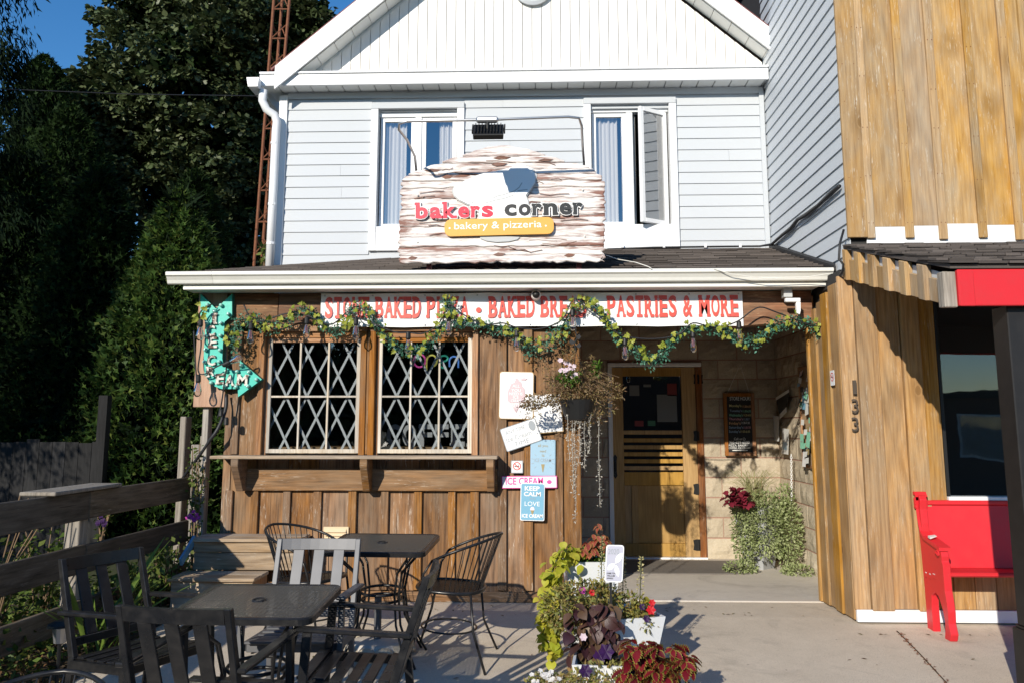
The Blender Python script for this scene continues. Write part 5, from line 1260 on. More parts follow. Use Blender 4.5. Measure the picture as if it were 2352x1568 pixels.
for i in range(290):
    k_ = int(random.random()*400); p = Vector(C_[k_]); dd = Vector((random.gauss(0,1), -abs(random.gauss(.6,.4)), random.gauss(0,1))).normalized()
    p += Vector((dd.x*.05, -.03+dd.y*.03, dd.z*.055)); pl_.append((p, Vector((random.gauss(0,.8), random.gauss(-.15,.3), random.gauss(-.35,.7))), random.uniform(1.0,2.1)*random.choice((1,-1)), random.uniform(.6,1.15)))
leaf_parts(gl_, 'ivy_leaf', iv, pl_)
iv2 = thing('ivy_sprig', at(465,720,6.6), 'short ivy sprig hooked over the left edge of the arrow sign', 'ivy sprig')
MB().tube([at(488,698,6.59), at(470,712,6.57), at(458,735,6.57), at(452,752,6.58)], .004, 5).build('vine', M['stem'], iv2)
leaf_parts(iv2, 'ivy_leaf', iv, [(at(448+random.uniform(-5,28), 710+random.uniform(-12,40), 6.56), Vector((random.gauss(0,1),-.2,random.gauss(-.3,.6))), random.uniform(.9,2.0), random.uniform(.7,1.2)) for i in range(11)])
st = thing('string_lights', at(1200,740,6.58), 'black string light cable with clear edison bulbs looped along the front', 'string lights')
cab = [[(445,760),(447,800),(450,850),(452,880)],[(487,698),(462,715),(458,735),(462,790),(455,850),(470,858),(500,840),(519,838),(516,870),(508,930),(500,960)],[(560,700),(577,735),(600,738),(660,720),(705,725),(760,745),(800,715),(818,728),(850,740),(905,762),(938,764),(975,765),(1010,740),(1031,700),(1060,720),(1110,745),(1155,742),(1187,752),(1240,755),(1290,735),(1315,690),(1335,692),(1370,720),(1405,755),(1435,772),(1500,778),(1560,768),(1591,742),(1640,752),(1690,740),(1730,712),(1750,706),(1780,716),(1830,735),(1870,750)]]
for c_ in cab: MB().tube(spline([at(x, y, 6.565) for x, y in c_], max(10, len(c_)*5)), .006, 6).build('cable', M['cable'], st, smooth=True)
def bulb(px, py, dirv=(0,0,-1), Y=6.56):
    o = at(px, py, Y); z = -Vector(dirv).normalized(); x = z.cross(Vector((0,1,0))).normalized(); y = z.cross(x); Mx = Matrix((x,y,z)).transposed()
    MB().lathe(o, [(.012,.01),(.019,0),(.021,-.045),(.017,-.055)], 12, Mx).build('socket', M['iron'], st, smooth=False)
    b_ = MB().lathe(o, [(.014,-.052),(.018,-.07),(.030,-.112),(.033,-.132),(.029,-.155),(.016,-.170),(.004,-.174)], 14, Mx).build('bulb', M['bulb'], st, smooth=True)
    MB().tube([o+Mx @ Vector(q) for q in ((-.006,0,-.06),(-.009,0,-.13),(-.003,0,-.135),(.003,0,-.07),(.009,0,-.13),(.006,0,-.06))], .0016, 4).build('filament', M['bulbwire'], b_)
for x, y in ((461,735),(577,742),(705,730),(818,732),(938,764),(1031,722),(1187,758),(1315,712),(1435,778),(1591,760),(1697,740),(456,862)): bulb(x, y)
bulb(514, 838, (1,-.12,.45), 6.55)
for x, y in ((508,940),(520,960)):
    o = at(x, y, 6.58); MB().lathe(o, [(.012,.01),(.019,0),(.021,-.05),(.016,-.055)], 10).build('socket', M['iron'], st)
pr = thing('drain_pipe', at(470,1040,6.66), 'grey flexible pipe slanting down behind the arrow sign post', 'pipe')
MB().tube(spline([at(520,905,6.69), at(518,940,6.66), at(500,985,6.6), at(482,1010,6.6), at(462,1040,6.62), at(432,1080,6.7), at(418,1100,6.75)], 24), [.016]*12+[.012]*12, 7).build('pipe_run', M['cable'], pr, smooth=True)

# ================================================================= plants
def stems(parent, pts_list, r, mat='stem', nm='stem'):
    for pts in pts_list: MB().tube(pts, r, 5).build(nm, M[mat], parent)
def pot(name, label, cx, cy, zb_, zt_, wb, wt, rz=0.0, mat='planter', cat='planter', group=None):
    t_ = thing(name, (cx, cy, zb_), label, cat, group); c, s = math.cos(rz), math.sin(rz)
    def ring(w_, z): return [(cx+(x*c-y*s)*w_/2, cy+(x*s+y*c)*w_/2, z) for x, y in ((-1,-1),(1,-1),(1,1),(-1,1))]
    R_ = [ring(wb, zb_), ring(wt, zt_), ring(wt-.03, zt_), ring(wt-.05, zt_-.07)]
    m = MB(); m.add(sum(R_, []), [(3,2,1,0)]+[(4*k_+i, 4*k_+(i+1) % 4, 4*k_+4+(i+1) % 4, 4*k_+4+i) for k_ in range(3) for i in range(4)]).build('shell', M[mat], t_)
    MB().add(ring(wt-.048, zt_-.05), [(0,1,2,3)]).build('soil', M['earth'], t_)
    return t_
def bush(parent, nm, tmpl, c, r, n, s0, s1, mat, shell=.3, droop=0, jitter=.6, flat=None):
    p, d = rand_in(n, c, r, shell); p[:,2] -= droop*np.linalg.norm((p-np.array(c))[:,:2], axis=1)
    if flat is not None: p[:,2] = np.maximum(p[:,2], flat)
    return cloud(nm, *tmpl, p, aimed(d, jitter), np.random.uniform(s0, s1, n), mat, parent, 'stuff')
M['lime'] = leafmat('lime_leaves', [(.40,.44,.035),(.52,.52,.06),(.58,.50,.07),(.33,.40,.03)], .45, .35)
M['darkvine'] = leafmat('purple_leaves', [(.045,.016,.022),(.085,.038,.036),(.20,.13,.06),(.035,.012,.018),(.12,.06,.045)], .4, .12, spec=.5)
M['coleus'] = leafmat('coral_coleus', [(.36,.075,.05),(.45,.13,.08),(.28,.05,.045)], .5, .25, (.46,.32,.09), (.72,.92))
M['coleus2'] = leafmat('crimson_coleus', [(.16,.008,.016),(.22,.014,.022),(.10,.006,.014)], .5, .2, (.36,.34,.06), (.78,.93))
M['yellcol'] = leafmat('yellow_coleus', [(.44,.36,.05),(.34,.32,.05),(.42,.22,.06)], .5, .3)
M['green'] = leafmat('fresh_green', [(.07,.16,.02),(.12,.24,.03),(.17,.30,.05)], .5, .3)
M['olive'] = leafmat('olive_mix', [(.20,.22,.05),(.40,.34,.10),(.32,.19,.08),(.16,.20,.05),(.46,.44,.16)], .6, .3)
M['spike'] = leafmat('cream_florets', [(.50,.44,.20),(.62,.55,.30),(.40,.38,.12)], .6, .3)
M['dry'] = leafmat('dry_brown', [(.17,.09,.045),(.34,.22,.11),(.27,.23,.08),(.12,.07,.04),(.42,.32,.18)], .75, .25)
M['silver'] = leafmat('silver_licorice', [(.25,.31,.11),(.37,.43,.19),(.46,.49,.27),(.16,.21,.07)], .6, .25)
M['heuch'] = leafmat('burgundy_leaves', [(.16,.015,.03),(.25,.03,.05),(.10,.012,.02)], .3, .15, spec=.6)
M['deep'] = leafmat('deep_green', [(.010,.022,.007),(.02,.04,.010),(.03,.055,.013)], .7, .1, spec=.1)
M['pet_red'] = leafmat('red_petals', [(.55,.01,.015),(.65,.02,.03)], .5, .2); M['pet_white'] = leafmat('white_petals', [(.80,.78,.78),(.85,.84,.82)], .5, .3)
M['pet_pink'] = leafmat('pale_pink_petals', [(.80,.62,.70),(.85,.74,.78)], .5, .3); M['pet_purple'] = leafmat('purple_petals', [(.025,.006,.05),(.045,.01,.085)], .5, .15)
M['pet_magenta'] = leafmat('magenta_petals', [(.55,.06,.35),(.45,.05,.30)], .5, .2); M['seed'] = leafmat('pale_beads', [(.45,.42,.36),(.58,.55,.48)], .7, .2)
L_heart = blade('leaf', 1, 1.0, 6, heart, .15, .35); L_dark = blade('leaf', 1, .85, 6, heart, .18, .4); L_col = blade('leaf', 1, .72, 10, oval, .15, .4, .22); L_col2 = blade('leaf', 1, .75, 14, oval, .2, .35, .34, .06)
L_yel = blade('leaf', 1, .6, 6, oval, .2, .4); L_heu = blade('leaf', 1, 1.05, 8, oval, .25, .3, .25, .07); L_blade = blade('leaf', 1, .05, 5, lance, .2, .5)
for l_, m_ in ((L_heart,'lime'),(L_dark,'darkvine'),(L_col,'coleus'),(L_col2,'coleus2'),(L_yel,'yellcol'),(L_heu,'heuch')): l_.materials.append(M[m_])
def flower(parent, p, r, mat, n=6, nm='flower', face=(0,-1,.4)):
    z = Vector(face).normalized(); x = z.cross(Vector((0,0,1))).normalized(); y = z.cross(x); m = MB(); p = Vector(p)
    for i in range(n):
        a = 6.2832*i/n; d = x*math.cos(a)+y*math.sin(a); e_ = x*math.cos(a+1.57)+y*math.sin(a+1.57)
        m.add([p, p+d*r*.6-e_*r*.45+z*r*.2, p+d*r*1.05+z*r*.12, p+d*r*.6+e_*r*.45+z*r*.2], [(0,1,2,3)])
    return m.build(nm, M[mat], parent)
# ---- three white planters by the porch
P1 = (.325, 5.28); P2 = (.47, 5.02); P3 = (.37, 4.66)
g1, g2, g3 = gz(P1[1])+e, gz(P2[1])+e, gz(P3[1])+e
z1t = at(1345,1289,P1[1]-.15).z
pot('planter', 'tall white square planter at the back of the porch flower group', P1[0], P1[1], g1, z1t, .22, .33, .05)
z2t = at(1440,1415,P2[1]-.15).z; pot('planter', 'white square planter under the purple leaved vine', P2[0], P2[1], g2, z2t, .28, .42, .3)
z3t = at(1380,1525,P3[1]-.15).z; pot('planter', 'low white planter at the bottom edge in front of the others', P3[0], P3[1], g3, z3t, .26, .36, -.1)
def leafpile(parent, me, pts, sz, nm='leaf', down=.5, spread=.8, roll=.9):
    leaf_parts(parent, nm, me, [(p, Vector((random.gauss(0,spread), random.gauss(-.45,.4), -down+random.gauss(0,.35))), random.gauss(0,roll*.5), random.uniform(*sz)) for p in pts])
# lime potato vine spilling to the left
lv = thing('lime_vine', (P1[0]-.1, P1[1], z1t), 'lime green sweet potato vine trailing from the tall back planter', 'trailing plant')
path = spline([at(1330,1268,5.16), at(1312,1264,5.12), at(1295,1268,5.08), at(1277,1288,5.05), at(1264,1330,5.02), at(1258,1370,5.0), at(1252,1420,4.98), at(1254,1470,4.95), at(1262,1495,4.93)], 60)
MB().tube(path[::4], .006, 5).build('vine', M['stem'], lv); path2 = spline([at(1276,1300,5.08), at(1270,1340,5.05), at(1262,1390,5.0), at(1268,1440,4.97), at(1276,1485,4.93)], 40)
leafpile(lv, L_heart, [p+Vector((random.gauss(0,.024), random.gauss(-.02,.03), random.gauss(0,.025))) for p in path+path2 for _ in range(3)], (.030,.062))
# coral coleus
cl = thing('coral_coleus', (P1[0]+.05, P1[1], z1t), 'coral red coleus with yellow leaf edges standing in the tall planter', 'coleus')
tops = [at(1374,1208,5.2), at(1362,1232,5.2), at(1385,1228,5.25), at(1370,1250,5.15), at(1338,1262,5.12), at(1400,1258,5.15), at(1350,1244,5.15), at(1390,1240,5.12), at(1372,1228,5.12), at(1360,1262,5.12)]
stems(cl, [[Vector((P1[0]+random.uniform(-.06,.08),P1[1],z1t-.05)), t_-Vector((0,0,.02))] for t_ in tops], .005)
pts = []
for t_ in tops:
    for i in range(8): a = i*.785+random.random()*.4; pts.append((t_+Vector((0,0,-.012*(i % 3)+random.uniform(-.01,.02))), Vector((math.cos(a), math.sin(a), -.35)), random.gauss(0,.2), random.uniform(.034,.06)))
leaf_parts(cl, 'leaf', L_col, pts)
gf = thing('feathery_marigold', (P1[0], P1[1], z1t), 'small feathery green plant behind the rim of the tall planter', 'plant')
bush(gf, 'foliage', T_DIA, at(1360,1276,5.22), (.13,.08,.05), 1100, .015,.035, M['green'], .2)
# mixed dry petunias in the middle planter
mp = thing('fading_petunia', (P2[0]-.1, P2[1], z2t), 'fading olive petunias spilling from the middle planter', 'petunia')
for c_, r_, n_ in ((at(1350,1365,4.88),(.20,.12,.085),1100),(at(1292,1392,4.85),(.14,.12,.11),750),(at(1425,1398,4.92),(.17,.12,.09),750),(at(1315,1425,4.82),(.13,.10,.09),450),(at(1480,1425,4.9),(.07,.06,.06),300)):
    bush(mp, 'foliage', T_DIA, c_, r_, n_, .014,.036, M['olive'], .1)
for q, m_, r_ in (((1495,1400),'pet_red',.028),((1338,1355),'pet_magenta',.022),((1498,1383),'pet_red',.02),((1360,1360),'pet_red',.02),((1475,1393),'pet_purple',.02),((1485,1420),'pet_purple',.022)): flower(mp, at(*q,4.84), r_, m_)
# flowering spikes of the yellow coleus
for (x0_, y0_, x1_, y1_, lab) in ((1469,1372,1473,1278,'yellow coleus with tall seed spike at the right of the planters'),(1380,1350,1383,1232,'yellow coleus seed spike in front of the coral coleus'),(1430,1360,1432,1275,'pale coleus spike behind the award plaque')):
    yc = thing('coleus_spike', at(x0_,y0_+25,4.98), lab, 'coleus'); a_, b_ = at(x0_,y0_+25,4.98), at(x1_,y1_,4.98)
    MB().tube([a_, b_], .003, 5).build('stem', M['stem'], yc)
    n = 130; t_ = np.random.rand(n); an = np.random.rand(n)*6.283; pp = np.array([tuple(a_.lerp(b_, .25+.75*q)) for q in t_])+np.stack([np.cos(an), np.sin(an), an*0],1)*(.014*(1.1-t_))[:,None]
    cloud('florets', *T_DIA, pp, aimed(np.stack([np.cos(an), np.sin(an), an*0+.3],1), .3), np.random.uniform(.010,.020,n), M['spike'], yc, 'stuff')
    if x0_ != 1430: leafpile(yc, L_yel, [a_.lerp(b_, random.uniform(0,.3))+Vector((random.gauss(0,.03),random.gauss(0,.02),0)) for i in range(16)], (.05,.09))
# purple vine
pv = thing('purple_vine', (P2[0]-.05, P2[1]-.1, z2t), 'dark purple sweet potato vine hanging over the middle planter', 'trailing plant')
dp = [at(1368+max(-58, min(62, random.gauss(0,30))), random.uniform(1385,1508), 4.74+random.uniform(-.05,.06)) for i in range(190)]
leafpile(pv, L_dark, dp, (.042,.085), roll=1.0)
stems(pv, [spline([at(1400,1390,4.86), at(1380,1440,4.74), at(1360+20*i,1500,4.76)], 8) for i in range(-1,3)], .005)
flower(pv, at(1340,1462,4.66), .022, 'pet_pink'); flower(pv, at(1392,1496,4.66), .045, 'pet_purple'); flower(pv, at(1378,1506,4.67), .04, 'pet_purple')
# crimson coleus on the right, dark petunias and white alyssum at the bottom
cc = thing('crimson_coleus', (.80, 4.5, gz(4.5)), 'crimson coleus with frilled lime edges at the bottom right of the planters', 'coleus')
pts = []
for i in range(58):
    p = at(1512+max(-75,min(75,random.gauss(0,45))), random.gauss(1525,30), 4.45+random.uniform(-.14,.1))
    if p.z > at(1500,1462,4.45).z: p.z = at(1500,1470,4.45).z
    for q in range(5): a = q*1.257+random.random(); pts.append((p+Vector((0,0,-.008*q)), Vector((math.cos(a), math.sin(a)-.2, -.25)), random.gauss(0,.35), random.uniform(.045,.09)))
leaf_parts(cc, 'leaf', L_col2, pts)
stems(cc, [[Vector((.80+random.uniform(-.06,.06),4.5,gz(4.5))), at(random.gauss(1510,35), 1510, 4.45)] for i in range(7)], .006)
dpt = thing('dark_petunia', (.45,4.6,z3t), 'dark petunias and dry stems in the low front planter', 'petunia')
bush(dpt, 'foliage', T_DIA, at(1400,1548,4.5), (.22,.1,.05), 700, .016,.04, M['olive'], .1)
for q in ((1345,1540),(1450,1535)): flower(dpt, at(*q,4.42), .035, 'pet_purple')
al = thing('white_alyssum', at(1270,1575,4.4), 'white flowers of alyssum at the bottom edge of the planter group', 'alyssum')
bush(al, 'foliage', T_DIA, at(1270,1572,4.4), (.15,.1,.05), 500, .015,.035, M['olive'], .1)
for i in range(24): flower(al, at(random.gauss(1262,22), random.gauss(1550,8), 4.35), .014, 'pet_white', 5, 'flower', (random.gauss(0,.4),-.6,.8))
# award plaque on a stake
aY = 4.78
ap = thing('award_plaque', at(1406,1375,aY), 'white 2020 garden award plaque on a black stake among the planters', 'plaque')
za2 = lambda x, y, dy=0: at(1381.5+x*.06944, 1238.6+y*.06944, aY-dy)
c = za2(425,780); a, b = tilt(-1.2); a = Vector((a.x, -.0, a.z)); b = (b+Vector((.045,0,0))).normalized()
Wp, Hp = (za2(730,0)-za2(140,0)).x, (za2(0,165)-za2(0,1400)).z; 
MB().prism(rrect(Wp, Hp, .016), (c.x, aY, c.z), a, b, .004).build('plate', M['tinwhite'], ap)
MB().prism(rrect(Wp-.012, Hp-.012, .012), (c.x, aY-.0042, c.z), a, b, .0008).build('plate_print', plain('lilac_print', (.50,.50,.58), .5), ap)
def petal(p0, p1, w_): 
    A, B = za2(*p0,.0065), za2(*p1,.0065); d = B-A; n_ = Vector((-d.z,0,d.x)).normalized()
    pts = [(A+d*t+n_*w_*s*math.sin(math.pi*t)**.8) for s in (1,-1) for t in ((0,.2,.4,.6,.8,1) if s > 0 else (.8,.6,.4,.2))]
    MB().add(pts, [tuple(range(len(pts)))]).build('petal_print', M['signwhite'], ap)
petal((455,790),(690,420),.016); petal((440,780),(190,1000),.016); petal((470,820),(560,1230),.0135)
m = MB(); o = za2(215,470,.0065); text(m, '2020', o, za2(580,0).x-za2(215,0).x, .030, a, b, 0, -.002); m.build('lettering', M['tingrey'], ap)
for i, tx in enumerate(('HAMILTON','TRILLIUM','AWARDS')):
    m = MB(); o = za2(175,1130+82*i,.0065); text(m, tx, o, (.048,.045,.036)[i], .009, a, b, 0, .01); m.build('lettering', M['signblack'], ap)
q = at(1403,1340,aY); box('stake', M['iron'], ap, q.x-.007, q.x+.007, aY+.003, aY+.012, q.z-.25, q.z+.05)
T_SLIM = ([(0,0,0),(.45,.13,.06),(1,0,-.12),(.45,-.13,.06)], [(0,1,2,3)])
# ---- hanging basket
hc = at(1328,930,6.36); hb = thing('hanging_basket', hc, 'dark hanging basket of dried brown plants with pink geraniums', 'hanging basket')
MB().lathe(hc+Vector((0,0,-.12)), [(.07,0),(.10,.01),(.14,.13),(.15,.16),(.135,.165),(.12,.14)], 20).build('bowl', M['iron'], hb, smooth=False)
hook = at(1322,760,6.45)
for a_ in (0, 2.1, 4.2): MB().tube([hc+Vector((math.cos(a_)*.14, math.sin(a_)*.14, .04)), hook+Vector((0,0,-.16))], .0025, 5).build('wire', M['iron'], hb)
MB().tube([hook+Vector((.0,.2,.02)), hook+Vector((0,.02,.03)), hook, hook+Vector((.012,0,-.06)), hook+Vector((-.012,0,-.10)), hook+Vector((0,0,-.16))], .006, 6).build('hook', M['iron'], hb)
for dz_, dx_ in ((-.05,.02),(-.09,-.025),(-.12,.02)): MB().prism([(0,0),(dx_*1.5,.025),(dx_*2.2,0),(dx_*1.2,-.02)], hook+Vector((0,0,dz_)), X1, Z1, .004).build('hook_ornament', M['iron'], hb)
for i in range(34):
    px_, py_ = random.gauss(1322,52), random.gauss(888,24); r_ = random.uniform(.04,.085)
    bush(hb, 'dry_foliage', T_SLIM, at(max(1215,min(1415,px_)), py_+abs(px_-1322)*.12, 6.34+random.uniform(-.12,.1)), (r_*1.2,r_,r_), 95, .014,.042, M['dry'], .0, .1)
bush(hb, 'dry_foliage', T_DIA, at(1325,902,6.34), (.20,.14,.06), 900, .012,.030, M['dry'], .0, .1)
for c_, r_, n_ in ((at(1240,918,6.36),(.14,.1,.05),330),(at(1398,895,6.34),(.09,.1,.09),350),(at(1358,845,6.38),(.04,.05,.11),160),(at(1220,930,6.38),(.10,.05,.03),200)): bush(hb, 'dry_foliage', T_DIA, c_, r_, n_, .012,.03, M['dry'], .0)
tw = []
for i in range(46):
    a_ = random.random()*6.28; L = random.uniform(.2,.34); d = Vector((math.cos(a_), math.sin(a_)*.7, random.uniform(-.1,.5))); p = at(1325,890,6.35)
    tw.append([p+d*.1, p+d*L*.7+Vector((0,0,.02)), p+d*L+Vector((random.gauss(0,.03),0,-.06))])
stems(hb, tw, .0014, 'drystem', 'twig')
bush(hb, 'green_foliage', T_DIA, at(1308,868,6.27), (.07,.05,.04), 260, .03,.055, M['green'], .1)
bush(hb, 'green_foliage', T_DIA, at(1370,845,6.36), (.025,.02,.05), 60, .03,.05, M['green'], .1)
for i in range(16): flower(hb, at(random.choice((1292,1298,1320,1312))+random.gauss(0,6), 845+random.gauss(0,9), 6.24), .02, 'pet_pink', 5)
for x0_, y0_, y1_, n_ in ((1315,950,1130,60),(1325,950,1095,60),(1335,955,1060,50),(1345,950,1075,50),(1303,940,1060,40),(1325,1060,1190,50),(1376,960,1160,46),(1358,950,1040,40)):
    off = random.gauss(0,6); P0 = spline([at(x0_, y0_, 6.3), at(x0_+off*.5-2, (y0_*2+y1_)/3, 6.28), at(x0_+off*.4, (y0_+2*y1_)/3, 6.28), at(x0_+off, y1_, 6.28)], 16)
    MB().tube(P0, .0022, 4).build('trailing_stem', M['seed'], hb)
    n = n_*2; pp = np.array([tuple(P0[random.randrange(16)].lerp(P0[random.randrange(1,16)], 0)) for _ in range(n)])+np.random.normal(size=(n,3))*np.array([.008,.008,.012])
    cloud('trailing_leaves', *T_DIA, pp, rotset(n), np.random.uniform(.010,.022,n), M['seed'], hb, 'stuff')
# ---- porch planter
pp_ = (2.20, 8.36); pz_ = .016
pot('planter', 'grey tapered planter half buried in silver foliage on the porch', pp_[0], pp_[1], pz_, .62, .20, .36, .75, 'potgrey')
lic = thing('licorice_plant', (pp_[0], pp_[1], .6), 'silver green licorice plant trailing to the porch floor', 'trailing plant')
for c_, r_, n_, fl in (((2.20,8.25,.62),(.30,.24,.15),1500,.3),((2.0,8.12,.36),(.12,.10,.36),1100,.03),((2.42,8.12,.38),(.14,.12,.38),1600,.03),((2.22,8.08,.42),(.28,.10,.28),1500,.03),((1.93,8.06,.06),(.16,.12,.06),350,.025),((2.46,7.98,.05),(.16,.12,.05),300,.025),((2.45,8.28,.70),(.09,.09,.14),300,.3)):
    bush(lic, 'foliage', T_DIA, c_, r_, n_, .020,.042, M['silver'], .35, 0, .5, fl)
he = thing('burgundy_heuchera', at(1695,1145,8.0), 'burgundy ruffled heuchera at the left of the porch planter', 'heuchera')
hp_ = []
for i in range(60):
    a_ = random.random()*6.28; p = at(random.choice((1683,1690,1712)), random.choice((1142,1150,1132)), 8.02); hp_.append((p+Vector((random.gauss(0,.035),random.gauss(0,.03),random.gauss(0,.035))), Vector((math.cos(a_), math.sin(a_)-.5, random.gauss(.0,.4))), random.gauss(0,.4), random.uniform(.06,.10)))
leaf_parts(he, 'leaf', L_heu, hp_)
gr_ = thing('fountain_grass', (2.16,8.3,.62), 'thin arching grass standing behind the silver porch plant', 'grass')
m = MB()
for i in range(110):
    a_ = random.random()*6.28; L = random.uniform(.2,.42); o = Vector((2.16+random.gauss(0,.04),8.3+random.gauss(0,.03),.64)); h_ = random.uniform(.2,.34); d = Vector((math.cos(a_),math.sin(a_)*.6,0))
    q = [o, o+d*L*.3+Vector((0,0,h_*.75)), o+d*L*.65+Vector((0,0,h_)), o+d*L+Vector((0,0,h_*.8))]; s_ = Vector((.0022,0,.0))
    m.add([q[0]-s_, q[0]+s_, q[1]-s_, q[1]+s_, q[2]-s_*.8, q[2]+s_*.8, q[3]], [(0,1,3,2),(2,3,5,4),(4,5,6)])
m.build('blades', leafmat('grass_blades', [(.30,.30,.12),(.40,.38,.20),(.22,.26,.09)], .6, .3), gr_)['kind'] = 'stuff'
# ================================================================= red bench
bY0, bX = 5.76, 2.762
bz = gz(bY0)+e
end_z = .955
be = thing('bench', (bX, bY0, bz), 'bright red wooden pew bench with carved end by the shop window', 'bench')
PT = lambda y, z: (y-0.0, z)
end = [(0.0,0.0),(.075,0.0),(.060,.06),(.055,.12),(.075,.20),(.12,.28),(.17,.30),(.215,.27),(.225,.20),(.225,0.0),(.34,0.0),(.345,.30),(.365,.62),(.40,.93),(.405,.965),(.375,.985),(.335,.98),(.315,.95),(.325,.88),(.315,.78),(.29,.70),(.255,.665),(.16,.645),(.08,.632),(.045,.615),(.03,.575),(.035,.54),(.022,.52),(.02,.34),(.005,.27),(-.005,.20),(.0,.12),(-.022,.05)]
end = [(y*(.93 if y > .3 else 1), z*end_z) for y, z in end]
def bench_end(x): return MB().prism(end, (x, bY0, bz), (0,1,0), (0,0,1), .052).build('bench_end', M['red'], be, .005)
bench_end(bX); bench_end(bX+2.2)
m = MB(); arm = [(.03,.625),(.16,.655),(.255,.675),(.298,.71),(.322,.79),(.334,.88),(.322,.955),(.345,.992),(.385,.992),(.412,.965)]
arm = [(y, z*end_z) for y, z in arm]
for (y0, z0), (y1, z1) in zip(arm, arm[1:]): m.hexa([(bX-.016,bY0+y0,bz+z0-.012),(bX+.068,bY0+y0,bz+z0-.012),(bX+.068,bY0+y1,bz+z1-.012),(bX-.016,bY0+y1,bz+z1-.012)],[(bX-.016,bY0+y0,bz+z0+.012),(bX+.068,bY0+y0,bz+z0+.012),(bX+.068,bY0+y1,bz+z1+.012),(bX-.016,bY0+y1,bz+z1+.012)])
m.build('arm_cap', M['red'], be)
MB().tube([(bX-.016, bY0+.052+.026*math.exp(-i*.12)*math.cos(i*.55), bz+.565+.03*math.exp(-i*.12)*math.sin(i*.55)) for i in range(14)], .007, 6).build('scroll_carving', M['red'], be)
for dz_ in (0, .03, .06): MB().lathe(Vector((bX-.008,bY0+.345,bz+.855+dz_*.8)), [(.02,0),(.018,.01),(.008,.014)], 10, Matrix.Rotation(R(-90),3,'Y')).build('rosette', M['red'], be)
MB().hexa([(bX+.03,bY0+.018,bz+.415),(bX+2.19,bY0+.018,bz+.415),(bX+2.19,bY0+.36,bz+.395),(bX+.03,bY0+.36,bz+.395)],[(bX+.03,bY0+.018,bz+.445),(bX+2.19,bY0+.018,bz+.445),(bX+2.19,bY0+.36,bz+.425),(bX+.03,bY0+.36,bz+.425)]).build('seat', M['red'], be, .010)
MB().hexa([(bX+.03,bY0+.30,bz+.428),(bX+2.19,bY0+.30,bz+.428),(bX+2.19,bY0+.37,bz+.862),(bX+.03,bY0+.37,bz+.862)],[(bX+.03,bY0+.325,bz+.428),(bX+2.19,bY0+.325,bz+.428),(bX+2.19,bY0+.395,bz+.862),(bX+.03,bY0+.395,bz+.862)]).build('backrest', M['red'], be, .004)
MB().box(bX+.03, bX+2.19, bY0+.358, bY0+.405, bz+.863, bz+.897).build('back_rail', M['red'], be, .006)
for y_, z_ in ((.10,.42),(.115,.42),(.16,.42),(.172,.42),(.06,.43),(.04,.43)): MB().lathe(Vector((bX-.0525,bY0+y_,bz+z_)), [(.005,0),(.004,.0012)], 8, Matrix.Rotation(R(-90),3,'Y')).build('chip', M['scuff'], be)
MB().hexa([(bX-.0175,bY0+.145,bz+.650),(bX+.03,bY0+.145,bz+.668),(bX+.03,bY0+.175,bz+.674),(bX-.0175,bY0+.175,bz+.656)],[(bX-.0180,bY0+.145,bz+.664),(bX+.03,bY0+.145,bz+.6705),(bX+.03,bY0+.175,bz+.6765),(bX-.018,bY0+.175,bz+.670)]).build('chip', M['scuff'], be)

